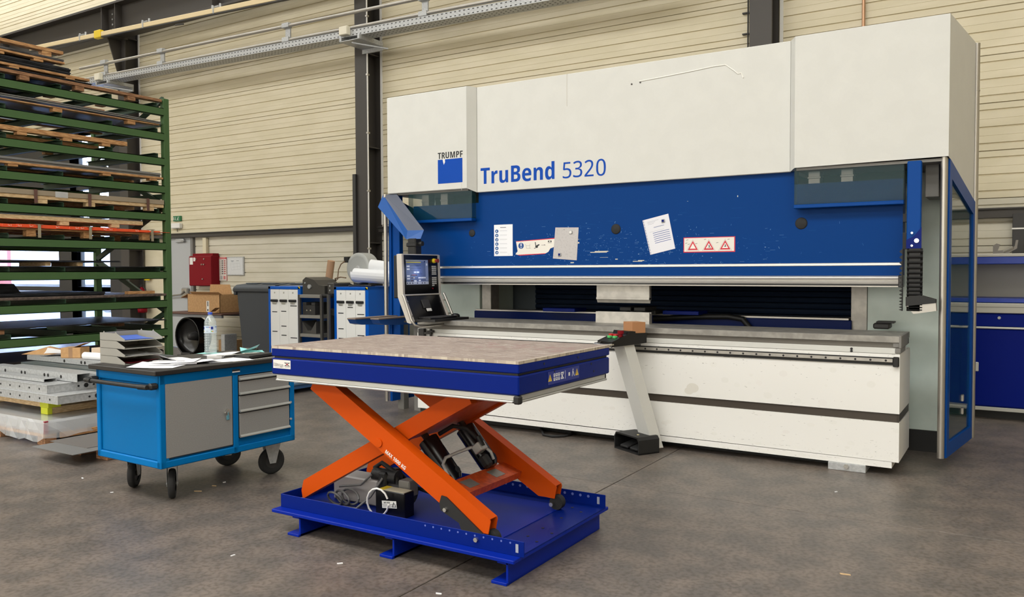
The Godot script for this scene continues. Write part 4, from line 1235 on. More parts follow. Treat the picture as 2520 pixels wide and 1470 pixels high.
func pedal():
	var t := thing("pedal_station", "foot pedal station with leaning white post in front of the bed", "foot pedal", Vector3(-2.612, 0, -6.09), "", -deg_to_rad(30.0))
	# own axes: x along the front of the pedal box, z towards its mouth
	var m := nb()
	var w := 0.165
	var o := [Vector2(-w, 0.0), Vector2(-w - 0.005, 0.1), Vector2(-w + 0.02, 0.138), Vector2(w - 0.02, 0.138), Vector2(w + 0.0, 0.115), Vector2(w, 0.0), Vector2(w - 0.012, 0.0), Vector2(w - 0.012, 0.105), Vector2(w - 0.03, 0.126), Vector2(-w + 0.026, 0.126), Vector2(-w + 0.008, 0.095), Vector2(-w + 0.012, 0.0)]
	m.ext(o, Vector3(0, 0, -0.1), Vector3.RIGHT, Vector3.UP, Vector3(0, 0, 0.2))
	m.bb(-w, w, 0.0, 0.012, -0.1, 0.1)
	m.bb(-w + 0.012, w - 0.012, 0.0, 0.126, -0.1, -0.085)
	part(t, "pedal_box", m, M.black)
	m = nb()
	m.box(Vector3(-0.06, 0.045, 0.02), Vector3(0.1, 0.02, 0.13), 0.006, Basis(Vector3.RIGHT, 0.25))
	m.box(Vector3(0.07, 0.045, 0.02), Vector3(0.1, 0.02, 0.13), 0.006, Basis(Vector3.RIGHT, 0.25))
	each(t, "pedal", m, M.rubber)
	m = nb()
	m.cyl(Vector3(0.06, 0.138, 0.03), Vector3(0.06, 0.142, 0.03), 0.01, -1, 12)
	each(t, "screw", m, plain(lin(200, 190, 150), 0.5))
	# leaning post: bottom at the back of the box, top further forward
	m = nb()
	var b0 := Vector3(0.06, 0.03, -0.115); var b1 := Vector3(-0.06, 0.87, 0.09)
	var hw := 0.075
	var fx := Vector3(hw, 0, 0); var fz := Vector3(0, 0, 0.05)
	var c := [b0 - fx - fz, b0 + fx - fz, b0 + fx + fz, b0 - fx + fz]
	var e := [b1 - fx - fz, b1 + fx - fz, b1 + fx + fz, b1 - fx + fz]
	for i in 4:
		var j := (i + 1) % 4
		m.poly([c[i], c[j], e[j], e[i]], [Vector3.FORWARD, Vector3.RIGHT, Vector3.BACK, Vector3.LEFT][i])
	m.poly(e, Vector3.UP); m.poly(c, Vector3.DOWN)
	part(t, "post", m, M.white)
	# head
	m = nb()
	var s := Vector3(-0.06, 0.87, 0.1)
	m.ext([Vector2(-0.17, 0.08), Vector2(-0.17, 0.0), Vector2(0.16, -0.02), Vector2(0.17, 0.02), Vector2(0.02, 0.075), Vector2(0.01, 0.1), Vector2(-0.03, 0.1)], s + Vector3(-0.1, 0, 0), Vector3.BACK, Vector3.UP, Vector3(0.2, 0, 0))
	part(t, "control_head", m, M.blackgloss)
	m = nb()
	for k in [[-0.05, 0.07, 0], [0.0, 0.06, 0]]: m.box(s + Vector3(k[0], 0.065, k[1]), Vector3(0.035, 0.02, 0.03), 0.004)
	each(t, "red_button", m, plain(lin(196, 40, 44), 0.4))
	m = nb()
	for k in [[-0.03, 0.1], [0.03, 0.09]]: m.box(s + Vector3(k[0], 0.052, k[1]), Vector3(0.035, 0.02, 0.03), 0.004)
	each(t, "green_button", m, plain(lin(90, 190, 110), 0.4))
	m = nb()
	m.cyl(s + Vector3(0.065, 0.05, 0.06), s + Vector3(0.065, 0.08, 0.06), 0.018, 0.016, 14)
	m.cyl(s + Vector3(0.065, 0.08, 0.06), s + Vector3(0.065, 0.105, 0.06), 0.026, 0.026, 14)
	part(t, "stop_button", m, M.red)
	m = nb()
	m.tube([s + Vector3(-0.09, 0.0, 0.15), s + Vector3(-0.088, -0.005, 0.2), s + Vector3(-0.06, -0.006, 0.215), s + Vector3(0.06, -0.006, 0.215), s + Vector3(0.088, -0.005, 0.2), s + Vector3(0.09, 0.0, 0.15)], 0.012, 10)
	part(t, "handle", m, M.chrome)
	# small carton standing on the head
	var q := Basis(Vector3.UP, -deg_to_rad(30.0))
	var at := Vector3(-2.612, 0, -6.09) + q * (s + Vector3(0.03, 0.079, -0.1))
	var b := thing("small_carton", "small closed brown cardboard carton standing on the pedal station head", "carton", at, "", -deg_to_rad(38.0))
	m = nb()
	m.bb(-0.075, 0.075, 0.003, 0.088, -0.06, 0.06, 0.002)
	part(b, "carton_body", m, plain(lin(176, 126, 86), 0.8))
	m = nb()
	m.bb(-0.075, 0.075, 0.088, 0.0895, -0.059, -0.002)
	m.bb(-0.075, 0.075, 0.088, 0.0895, 0.002, 0.059)
	each(b, "flap", m, plain(lin(184, 136, 94), 0.8))

func scratched_top() -> StandardMaterial3D:
	var r := RandomNumberGenerator.new()
	r.seed = 31
	var base := lin(140, 125, 116)
	var im := canvas(1024, 640, base)
	for i in 500: dot(im, r.randf_range(0, 1024), r.randf_range(0, 640), r.randf_range(5, 34), base.lerp(lin(100, 82, 74) if r.randf() < 0.45 else lin(164, 148, 138), r.randf_range(0.08, 0.3)))
	for i in 2400:
		var x := r.randf_range(0, 1024); var y := r.randf_range(0, 640); var l := r.randf_range(3, 60); var a := r.randf_range(-0.9, 0.5)
		stroke(im, x, y, x + l * cos(a), y + l * sin(a), 1 + int(r.randf() < 0.15), base.lerp(lin(226, 218, 212), r.randf_range(0.2, 0.9)))
	for i in 26:
		var x := r.randf_range(60, 700); var y := r.randf_range(80, 560)
		stroke(im, x, y, x + r.randf_range(60, 200), y + r.randf_range(-60, 10), 2, base.lerp(lin(220, 214, 208), r.randf_range(0.3, 0.6)))
	for i in 40: dot(im, r.randf_range(600, 1000), r.randf_range(120, 320), r.randf_range(6, 20), base.lerp(lin(150, 60, 66), 0.14))
	for i in 14: dot(im, 480 + i * 9, 150 + i * 2, 10, base.lerp(lin(60, 50, 46), 0.35))
	for i in 260:
		var x := r.randf_range(0, 1024)
		im.fill_rect(Rect2i(int(x), 628, int(r.randf_range(3, 30)), 12), base.lerp(lin(206, 196, 180), r.randf_range(0.3, 0.9)))
		var y := r.randf_range(0, 640)
		im.fill_rect(Rect2i(1014, int(y), 10, int(r.randf_range(3, 20))), base.lerp(lin(206, 196, 180), r.randf_range(0.3, 0.9)))
	return tex_mat(im, 0.6)

func lift():
	var t := thing("scissor_lift_table", "blue and orange electric scissor lift table with scratched brown top", "lift table", Vector3(-2.75, 0, -3.6))
	var x0 := -3.54; var x1 := -1.945; var z1 := -3.13; var z0 := -4.14
	# base: plate on three beams
	var m := nb()
	m.bb(x0, x1, 0.108, 0.126, z0, z1, 0.003)
	var pl := part(t, "base_plate", m, M.liftblue2)
	for x in [-3.33, -2.665, -1.985]:
		m = nb()
		m.bb(x - 0.012, x, 0.0, 0.108, z0 + 0.03, z1 - 0.015, 0.002)
		m.bb(x - 0.085, x, 0.0, 0.014, z0 + 0.03, z1 + 0.0, 0.002)
		m.bb(x - 0.06, x, 0.096, 0.108, z0 + 0.03, z1 - 0.015)
		part(t, "base_beam", m, M.liftblue2)
	m = nb()
	m.bb(x0 + 0.01, x1 + 0.02, 0.126, 0.2, -3.195, -3.189, 0.002)
	m.bb(x0 + 0.01, x1 + 0.0, 0.126, 0.2, z0 + 0.035, z0 + 0.041, 0.002)
	m.bb(x0 + 0.01, x0 + 0.016, 0.126, 0.2, z0 + 0.035, -3.189, 0.002)
	m.bb(x0 + 0.01, x1 + 0.0, 0.126, 0.132, z0 + 0.04, -3.19)
	var tr := part(t, "base_tray", m, M.liftblue)
	m = nb()
	for i in 24:
		var x := -2.5 + i * 0.05
		if x < x1 - 0.02: m.cyl(Vector3(x, 0.185, -3.19), Vector3(x, 0.185, -3.1882), 0.005, -1, 8)
	for i in 15: m.cyl(Vector3(-2.75 + i * 0.05, 0.18, z0 + 0.04), Vector3(-2.75 + i * 0.05, 0.18, z0 + 0.0425), 0.008, -1, 8)
	each(tr, "rim_hole", m, plain(lin(96, 112, 184), 0.5))
	m = nb()
	m.bb(x1 - 0.025, x1 - 0.01, 0.145, 0.185, -3.1885, -3.187)
	m.bb(x1 - 0.05, x1 - 0.035, 0.145, 0.185, z0 + 0.041, z0 + 0.043)
	each(tr, "slot", m, plain(lin(176, 182, 196), 0.4, 0.4))
	m = nb()
	m.ext([Vector2(-3.0, -3.3), Vector2(-2.15, -3.3), Vector2(-2.15, -4.0), Vector2(-3.0, -4.0)], Vector3(0, 0.132, 0), Vector3.RIGHT, Vector3.BACK, Vector3(0, 0.003, 0))
	part(tr, "floor_sheet", m, M.liftblue2)
	m = nb()
	for e in [[-2.06, -3.3], [-2.06, -3.45], [-2.06, -3.6], [-2.06, -3.8], [-1.98, -3.4], [-1.98, -3.55], [-2.02, -3.95], [-2.1, -4.0]]: m.cyl(Vector3(e[0], 0.131, e[1]), Vector3(e[0], 0.1335, e[1]), 0.008, -1, 8)
	each(tr, "floor_hole", m, M.black)
	# table
	var tx0 := -3.512; var tx1 := -1.908; var tz1 := -3.12; var tz0 := -4.075
	m = nb()
	m.bb(tx0, tx1, 0.888, 0.977, tz0, tz1, 0.006)
	var sk := part(t, "lower_skirt", m, M.liftblue)
	part(t, "skirt_gap", box1(tx0 + 0.012, tx1 - 0.012, 0.975, 0.99, tz0 + 0.012, tz1 - 0.012), M.black)
	part(t, "upper_skirt", box1(tx0, tx1, 0.988, 1.03, tz0, tz1, 0.004), M.liftblue)
	m = nb()
	m.quv(Vector3(tx0, 1.044, tz0), Vector3(tx1, 1.044, tz0), Vector3(tx1, 1.044, tz1), Vector3(tx0, 1.044, tz1), Vector3.UP, Rect2(0, 0, 1, 0.975))
	m.quv(Vector3(tx0, 1.044, tz1), Vector3(tx1, 1.044, tz1), Vector3(tx1, 1.03, tz1), Vector3(tx0, 1.03, tz1), Vector3.BACK, Rect2(0, 0.985, 1, 0.014))
	m.quv(Vector3(tx1, 1.044, tz1), Vector3(tx1, 1.044, tz0), Vector3(tx1, 1.03, tz0), Vector3(tx1, 1.03, tz1), Vector3.RIGHT, Rect2(0, 0.985, 0.7, 0.014))
	m.quv(Vector3(tx0, 1.044, tz0), Vector3(tx0, 1.044, tz1), Vector3(tx0, 1.03, tz1), Vector3(tx0, 1.03, tz0), Vector3.LEFT, Rect2(0, 0.985, 0.7, 0.014))
	m.quv(Vector3(tx1, 1.044, tz0), Vector3(tx0, 1.044, tz0), Vector3(tx0, 1.03, tz0), Vector3(tx1, 1.03, tz0), Vector3.FORWARD, Rect2(0, 0.985, 0.7, 0.014))
	m.poly([Vector3(tx0, 1.03, tz0), Vector3(tx1, 1.03, tz0), Vector3(tx1, 1.03, tz1), Vector3(tx0, 1.03, tz1)], Vector3.DOWN)
	part(t, "tabletop", m, scratched_top(), "scratched brown board top")
	m = nb()
	m.bb(tx0 + 0.03, tx1 - 0.01, 0.862, 0.888, tz1 - 0.03, tz1 - 0.006, 0.003)
	m.bb(tx0 + 0.03, tx1 - 0.004, 0.852, 0.862, tz1 - 0.034, tz1 - 0.0, 0.003)
	m.bb(tx1 - 0.034, tx1 - 0.01, 0.862, 0.888, tz0 + 0.02, tz1 - 0.006, 0.003)
	m.bb(tx1 - 0.038, tx1 - 0.004, 0.852, 0.862, tz0 + 0.02, tz1 - 0.0, 0.003)
	m.bb(tx0 + 0.03, tx0 + 0.05, 0.852, 0.888, tz0 + 0.02, tz1 - 0.006, 0.003)
	m.bb(tx0 + 0.03, tx1 - 0.01, 0.852, 0.888, tz0 + 0.02, tz0 + 0.04, 0.003)
	part(t, "safety_bar", m, M.alu, "aluminium safety bar under the table skirt")
	m = nb()
	m.bb(tx1 - 0.03, tx1 + 0.004, 0.848, 0.886, tz1 - 0.03, tz1 + 0.004, 0.006)
	part(t, "corner_cap", m, M.black)
	m = nb()
	for e in [[0.965, -3.45], [1.012, -3.35], [0.962, -3.85], [1.01, -3.7], [0.92, -3.88]]: m.cyl(Vector3(tx1 - 0.001, e[0], e[1]), Vector3(tx1 + 0.0015, e[0], e[1]), 0.006, -1, 8)
	each(sk, "skirt_hole", m, M.black)
	# maker's label
	var im := canvas(260, 100, lin(224, 222, 218))
	for e in [[170, 30, 250, 30], [170, 66, 250, 66], [180, 30, 240, 66], [240, 30, 180, 66]]: stroke(im, e[0], e[1], e[2], e[3], 6, lin(40, 34, 36))
	im.fill_rect(Rect2i(196, 40, 28, 16), lin(150, 36, 42)); im.fill_rect(Rect2i(170, 80, 80, 4), lin(80, 80, 80))
	stroke(im, 20, 84, 70, 90, 2, lin(70, 70, 74)); stroke(im, 70, 90, 130, 82, 2, lin(70, 70, 74))
	m = nb()
	m.quv(Vector3(-3.497, 0.969, tz1 + 0.0012), Vector3(-3.362, 0.969, tz1 + 0.0012), Vector3(-3.362, 0.922, tz1 + 0.0012), Vector3(-3.497, 0.922, tz1 + 0.0012), Vector3.BACK)
	m.bb(-3.497, -3.362, 0.922, 0.969, tz1 + 0.0002, tz1 + 0.001)
	var lb := part(t, "maker_label", m, tex_mat(im, 0.5), "white maker's label")
	lettering(lb, "lettering", "Edmo", false, 0.017, M.ink, Transform3D(Basis(), Vector3(-3.494, 0.934, tz1 + 0.0008) - home[lb]), 0.048, true)
	lettering(lb, "lettering", "lift", false, 0.016, M.ink, Transform3D(Basis(), Vector3(-3.443, 0.928, tz1 + 0.0008) - home[lb]), 0.026, true)
	# pictogram label on the right-hand skirt
	im = canvas(256, 64, lin(26, 44, 140))
	for e in [[2, lin(230, 196, 60)], [222, lin(230, 196, 60)]]:
		tri2(im, e[0] + 14, 12, 30, 36, e[1]); stroke(im, e[0] + 14, 26, e[0] + 14, 42, 3, M.ink.albedo_color)
	for k in 3:
		for j in 2: im.fill_rect(Rect2i(44 + k * 18, 14 + j * 20, 14, 16), lin(224, 226, 232)); im.fill_rect(Rect2i(48 + k * 18, 18 + j * 20, 6, 5), lin(60, 70, 120))
	im.fill_rect(Rect2i(102, 14, 24, 7), lin(224, 226, 232)); stroke(im, 104, 22, 122, 46, 5, lin(224, 226, 232)); stroke(im, 122, 22, 104, 46, 5, lin(224, 226, 232)); im.fill_rect(Rect2i(102, 44, 24, 5), lin(224, 226, 232))
	stroke(im, 138, 12, 138, 50, 4, lin(200, 204, 216)); im.fill_rect(Rect2i(164, 24, 14, 18), lin(224, 226, 232)); stroke(im, 204, 12, 196, 46, 4, lin(224, 226, 232)); stroke(im, 204, 24, 214, 46, 4, lin(224, 226, 232))
	m = nb()
	m.quv(Vector3(tx1 + 0.0012, 0.968, -3.385), Vector3(tx1 + 0.0012, 0.968, -3.71), Vector3(tx1 + 0.0012, 0.905, -3.71), Vector3(tx1 + 0.0012, 0.905, -3.385), Vector3.RIGHT)
	part(t, "pictogram_label", m, tex_mat(im, 0.4), "row of white and yellow pictograms")
	# scissor arms: outer pair falls to the right, inner pair to the left
	var up := Vector2(-3.25, 0.85); var lo := Vector2(-2.15, 0.222)
	var d := (lo - up).normalized()
	var q := Vector2(-d.y, d.x)
	if q.y < 0: q = -q
	var hw := 0.058
	var pivot := (up + lo) * 0.5 + Vector2(-0.06, 0.035)
	var outer := func(z: float, th: float) -> MB:
		var k := nb()
		var tt := 0.006
		var shp := [up + q * hw - d * 0.02, lo + q * hw, lo + q * hw + Vector2(0.004, -0.012), lo + Vector2(0.02, -0.022), lo - q * hw * 0.6 - d * 0.02, lo - q * hw - d * 0.06, up - q * hw - d * 0.02]
		k.ext(shp, Vector3(0, 0, z), Vector3.RIGHT, Vector3.UP, Vector3(0, 0, tt))
		k.ext(shp, Vector3(0, 0, z - th), Vector3.RIGHT, Vector3.UP, Vector3(0, 0, tt))
		k.ext([up + q * hw, lo + q * hw, lo + q * (hw - 0.006), up + q * (hw - 0.006)], Vector3(0, 0, z - th + tt), Vector3.RIGHT, Vector3.UP, Vector3(0, 0, th - tt))
		k.ext([up - q * hw, lo - q * hw - d * 0.09, lo - q * (hw - 0.006) - d * 0.09, up - q * (hw - 0.006)], Vector3(0, 0, z - th + tt), Vector3.RIGHT, Vector3.UP, Vector3(0, 0, th - tt))
		return k
	var a1 := part(t, "outer_arm", outer.call(-3.205, 0.06), M.orange)
	var a2 := part(t, "outer_arm", outer.call(-3.9, 0.06), M.orange)
	a2.position.x = -0.025
	var hi := 0.045
	var ul := Vector2(-3.42, 0.229); var ur := Vector2(-2.3, 0.84)
	var d2 := (ur - ul).normalized()
	var q2 := Vector2(-d2.y, d2.x)
	for z in [-3.28, -3.825]:
		m = nb()
		m.ext([ul + Vector2(-0.04, -0.02), ul + q2 * hi, ur + q2 * hi, ur - q2 * hi, ul - q2 * hi + d2 * 0.02, ul + Vector2(-0.03, -0.07)], Vector3(0, 0, z - 0.055), Vector3.RIGHT, Vector3.UP, Vector3(0, 0, 0.055))
		part(t, "inner_arm", m, M.orange)
	m = nb()     # torsion plate between the inner arms
	m.ext([ul + d2 * 0.72 - q2 * 0.03, ul + d2 * 1.2 - q2 * 0.03, ul + d2 * 1.2 + q2 * 0.03, ul + d2 * 0.72 - q2 * 0.01], Vector3(0, 0, -3.83), Vector3.RIGHT, Vector3.UP, Vector3(0, 0, 0.5))
	part(t, "torsion_plate", m, M.orange2)
	for zz in [-3.199, -3.894]:
		m = nb()
		var pc := Vector2(-2.805, 0.565)
		m.cyl(Vector3(pc.x, pc.y, zz), Vector3(pc.x, pc.y, zz + 0.006), 0.024, 0.022, 20)
		part(a1 if zz > -3.5 else a2, "pivot_cap", m, M.orange)
	for z in [-3.235, -3.93]:
		m = nb()
		m.cyl(Vector3(-2.13 if z > -3.5 else -2.155, 0.174, z - 0.02), Vector3(-2.13 if z > -3.5 else -2.155, 0.174, z + 0.02), 0.04, -1, 20)
		part(t, "roller", m, M.rubber)
		m = nb()
		m.cyl(Vector3(-2.15, 0.165, z + 0.03), Vector3(-2.15, 0.165, z + 0.042), 0.012, -1, 8)
		part(a1 if z > -3.5 else a2, "axle", m, M.chrome)
	m = nb()
	m.cyl(Vector3(-3.44, 0.16, -3.275), Vector3(-3.44, 0.16, -3.255), 0.014, -1, 8)
	part(t, "axle", m, M.chrome)
	# black foot guard on the near arm
	m = nb()
	m.ext([Vector2(-2.4, 0.349), Vector2(-2.372, 0.346), Vector2(-2.14, 0.19), Vector2(-2.125, 0.165), Vector2(-2.2, 0.172), Vector2(-2.282, 0.2), Vector2(-2.294, 0.23), Vector2(-2.405, 0.276), Vector2(-2.413, 0.309)], Vector3(0, 0, -3.198), Vector3.RIGHT, Vector3.UP, Vector3(0, 0, 0.008))
	var gd := part(a1, "foot_guard", m, M.black)
	m = nb()
	m.cyl(Vector3(-2.372, 0.285, -3.19), Vector3(-2.372, 0.285, -3.176), 0.011, -1, 6)
	m.cyl(Vector3(-2.19, 0.168, -3.19), Vector3(-2.19, 0.168, -3.176), 0.012, -1, 6)
	each(a1, "bolt", m, M.chrome)
	# load rating on the near arm
	var ang := atan2(d.y, d.x)
	lettering(a1, "lettering", "MAX 1000 KG", true, 0.019, M.whiteflat, Transform3D(Basis(Vector3.BACK, ang), Vector3(-2.766, 0.518, -3.1985) - home[a1]), 0.15)
	# cross member and rams
	m = nb()
	var cm := Vector2(-2.43, 0.325)
	var dx := Vector2(cos(0.31), -sin(0.31))
	var qx := Vector2(sin(0.31), cos(0.31))
	m.ext([cm - dx * 0.063 + qx * 0.02, cm + dx * 0.063 + qx * 0.02, cm + dx * 0.063 - qx * 0.02, cm - dx * 0.063 - qx * 0.02], Vector3(0, 0, -3.9), Vector3.RIGHT, Vector3.UP, Vector3(0, 0, 0.64))
	var xm := part(t, "cross_member", m, M.orange2)
	for z in [-3.47, -3.72]:
		m = nb()
		var c0 := cm + qx * 0.0215
		m.box(Vector3(c0.x, c0.y, z), Vector3(0.07, 0.0012, 0.09), 0.0, Basis(Vector3.BACK, -0.31))
		part(xm, "rating_plate", m, plain(lin(150, 150, 148), 0.4, 0.5), "small grey rating plate")
	for k in 2:
		var z: float = [-3.5, -3.75][k]
		var a := Vector3(-2.555, 0.352, z); var b := Vector3(-2.72, 0.535, z); var e := Vector3(-2.785, 0.607, z)
		if k == 1:
			a = Vector3(-2.489, 0.383, z); b = Vector3(-2.65, 0.563, z); e = Vector3(-2.74, 0.664, z)
		m = nb()
		m.cyl(a, b, 0.056, -1, 20)
		m.cyl(a - (b - a) * 0.1, a, 0.04, 0.056, 16)
		m.cyl(a + (b - a) * 0.1 + Vector3(0.05, 0.03, 0), a + (b - a) * 0.1, 0.02, 0.022, 12)
		var cy := part(t, "hydraulic_cylinder", m, M.blackgloss)
		m = nb()
		m.cyl(b, e, 0.02, -1, 16)
		part(cy, "piston_rod", m, plain(lin(88, 86, 86), 0.2, 0.9))
	m = nb()
	m.tube([Vector3(-2.53, 0.38, -3.43), Vector3(-2.575, 0.43, -3.44), Vector3(-2.58, 0.46, -3.47), Vector3(-2.56, 0.475, -3.55), Vector3(-2.53, 0.49, -3.63), Vector3(-2.48, 0.49, -3.69), Vector3(-2.45, 0.46, -3.71), Vector3(-2.44, 0.42, -3.72)], 0.009, 8)
	part(t, "hydraulic_pipe", m, M.galv)
	m = nb()
	m.box(Vector3(-2.49, 0.49, -3.66), Vector3(0.055, 0.05, 0.065), 0.004, Basis(Vector3.BACK, 0.7))
	part(t, "valve_block", m, M.alu)
	m = nb()
	m.box(Vector3(-2.45, 0.42, -3.66), Vector3(0.045, 0.07, 0.055), 0.01, Basis(Vector3.BACK, 0.7))
	m.cyl(Vector3(-2.5, 0.55, -3.66), Vector3(-2.47, 0.5, -3.66), 0.016, -1, 10)
	each(t, "solenoid", m, M.black)
	m = nb()
	m.tube([Vector3(-2.72, 0.55, -3.6), Vector3(-2.64, 0.6, -3.62), Vector3(-2.56, 0.59, -3.64), Vector3(-2.51, 0.54, -3.66)], 0.012, 8)
	m.tube([Vector3(-3.2, 0.25, -3.6), Vector3(-3.0, 0.3, -3.6), Vector3(-2.9, 0.24, -3.58), Vector3(-2.7, 0.22, -3.56), Vector3(-2.6, 0.2, -3.6)], 0.011, 8)
	m.tube([Vector3(-3.12, 0.33, -3.52), Vector3(-3.05, 0.37, -3.5), Vector3(-2.95, 0.33, -3.5), Vector3(-2.9, 0.22, -3.47)], 0.013, 8)
	each(t, "hydraulic_hose", m, M.rubber)
	# power pack: grey tank, dark motor, black control box
	m = nb()
	m.bb(-3.37, -3.03, 0.135, 0.28, -3.58, -3.44, 0.008)
	part(t, "oil_tank", m, plain(lin(150, 146, 146), 0.45))
	m = nb()
	m.cyl(Vector3(-3.02, 0.22, -3.52), Vector3(-2.86, 0.22, -3.52), 0.07, -1, 20)
	m.bb(-3.04, -2.98, 0.135, 0.33, -3.6, -3.45, 0.01)
	m.cyl(Vector3(-3.1, 0.3, -3.5), Vector3(-2.93, 0.3, -3.5), 0.04, -1, 14)
	part(t, "pump_motor", m, M.black)
	m = nb()
	m.bb(-2.9, -2.82, 0.21, 0.3, -3.54, -3.46, 0.006)
	part(t, "terminal_block", m, M.greyunder)
	m = nb()
	m.bb(-2.962, -2.758, 0.134, 0.27, -3.425, -3.343, 0.004)
	var cb := part(t, "control_box", m, M.blackgloss)
	m = nb()
	m.bb(-2.945, -2.768, 0.27, 0.2715, -3.42, -3.348)
	part(cb, "lid_label", m, plain(lin(206, 198, 176), 0.5))
	m = nb()
	m.bb(-2.945, -2.905, 0.2715, 0.2722, -3.42, -3.348)
	part(cb, "yellow_label", m, M.yellow)
	im = canvas(160, 70, lin(222, 222, 220))
	im.fill_rect(Rect2i(0, 34, 160, 3), M.ink.albedo_color)
	for y in [42, 50, 58]: im.fill_rect(Rect2i(8, y, 84, 3), lin(90, 90, 92))
	tri2(im, 130, 8, 54, 52, M.ink.albedo_color); tri2(im, 130, 22, 32, 32, lin(222, 222, 220)); stroke(im, 130, 28, 126, 50, 4, M.ink.albedo_color)
	m = nb()
	m.quv(Vector3(-2.915, 0.213, -3.3415), Vector3(-2.815, 0.223, -3.3415), Vector3(-2.81, 0.185, -3.3415), Vector3(-2.912, 0.173, -3.3415), Vector3.BACK)
	var wl := part(cb, "warning_label", m, tex_mat(im, 0.5), "white label with a shock warning triangle")
	lettering(t, "lettering", "NOT OPEN", true, 0.0075, M.ink, Transform3D(Basis(Vector3.BACK, 0.12), Vector3(-2.9, 0.2, -3.3415) - home[t]), 0.042)
	m = nb()
	var loop := []
	for i in 15:
		var w := TAU * i / 14.0 * 0.93 + 0.4
		loop.append(Vector3(-2.93 + 0.075 * cos(w) + 0.02 * sin(w), 0.205 + 0.082 * sin(w), -3.325 + 0.02 * sin(w)))
	m.tube(loop, 0.0055, 8)
	part(t, "white_cable", m, M.whiteflat, "looped white cable")
	m = nb()
	for k in 3:
		loop = []
		for i in 15:
			var w := TAU * i / 14.0
			loop.append(Vector3(-3.26 + k * 0.04 + (0.05 + 0.015 * k) * cos(w), 0.175 + 0.006 * k + 0.04 * sin(w), -3.34 - 0.02 * k + 0.02 * sin(w + k)))
		m.tube(loop, 0.0065, 8)
	m.tube([Vector3(-3.25, 0.14, -3.32), Vector3(-3.1, 0.14, -3.34), Vector3(-3.05, 0.2, -3.4), Vector3(-3.0, 0.3, -3.45)], 0.0075, 8)
	m.tube([Vector3(-3.3, 0.22, -3.42), Vector3(-3.14, 0.25, -3.42), Vector3(-3.08, 0.31, -3.45)], 0.006, 8)
	part(t, "cable_coil", m, plain(lin(96, 96, 98), 0.5), "coiled grey cable")

# A sheet of paper lying on something: slightly wavy, own axes, dog-eared edge lift.
func sheet_mesh(w: float, d: float, lift: float, sd: int) -> MB:
	var r := RandomNumberGenerator.new()
	r.seed = sd
	var m := nb()
	var n := 6
	var h := []
	var a := r.randf() * TAU
	for i in n + 1:
		var row := []
		for j in n + 1:
			var x := -1.0 + 2.0 * i / n; var z := -1.0 + 2.0 * j / n
			row.append(Vector3(x * w / 2, 0.0006 + lift * maxf(0.0, pow(maxf(0.0, x * cos(a) + z * sin(a)), 2.0)) + lift * 0.12 * (1 + sin(3 * x + a)), z * d / 2))
		h.append(row)
	for i in n:
		for j in n:
			m.poly([h[i][j], h[i + 1][j], h[i + 1][j + 1]], Vector3.UP)
			m.poly([h[i][j], h[i + 1][j + 1], h[i][j + 1]], Vector3.UP)
			var e := Vector3(0, -0.0006, 0)
			m.poly([h[i][j] + e, h[i + 1][j] + e, h[i + 1][j + 1] + e], Vector3.DOWN)
			m.poly([h[i][j] + e, h[i + 1][j + 1] + e, h[i][j + 1] + e], Vector3.DOWN)
	return m

func paper(called: String, label: String, cat: String, at: Vector3, turn: float, w: float, d: float, lift: float, sd: int, mat: Material, group := "") -> Node3D:
	var m := sheet_mesh(w, d, lift, sd)
	var o := MeshInstance3D.new()
	o.name = numbered(called)
	o.mesh = m.mesh()
	o.material_override = mat
	o.position = at
	o.rotation.y = turn
	add_child(o)
	home[o] = Vector3.ZERO
	metas(o, label, cat, group)
	return o

func wheel_unit(t: Node3D, x: float, z: float, yaw: float, fixed: bool):
	var q := Basis(Vector3.UP, yaw)
	var r := 0.095
	var c := Vector3(x, r, z)
	var ax := q * Vector3.RIGHT
	var m := nb()
	var pr := [Vector2(0.05, -0.019), Vector2(0.076, -0.022), Vector2(0.089, -0.019), Vector2(0.095, -0.008), Vector2(0.095, 0.008), Vector2(0.089, 0.019), Vector2(0.076, 0.022), Vector2(0.05, 0.019)]
	m.lathe(pr, c, Basis(q * Vector3.BACK, ax, q * Vector3.UP), 28)
	var w := part(t, "caster", m, M.rubber)
	m = nb()
	m.cyl(c - ax * 0.014, c + ax * 0.014, 0.064, -1, 20)
	m.cyl(c - ax * 0.022, c + ax * 0.022, 0.016, -1, 12)
	part(w, "rim", m, M.dark2)
	m = nb()
	for s in [-1.0, 1.0]:
		m.ext([Vector2(-0.06, 0.132), Vector2(0.06, 0.132), Vector2(0.022, -0.014), Vector2(-0.022, -0.014)], c + ax * (s * 0.03) + Vector3(0, 0.0, 0) - ax * 0.0015, q * Vector3.BACK, Vector3.UP, ax * 0.003)
	m.box(Vector3(x, 0.228, z) + Vector3(0, -0.001, 0), Vector3(0.07, 0.006, 0.11), 0.001, q)
	m.box(Vector3(x, 0.2335, z), Vector3(0.11, 0.008, 0.11), 0.002, Basis())
	m.cyl(Vector3(x, 0.222, z), Vector3(x, 0.234, z), 0.035, -1, 16)
	m.cyl(c - ax * 0.036, c + ax * 0.036, 0.008, -1, 8)
	part(w, "fork", m, M.galv)

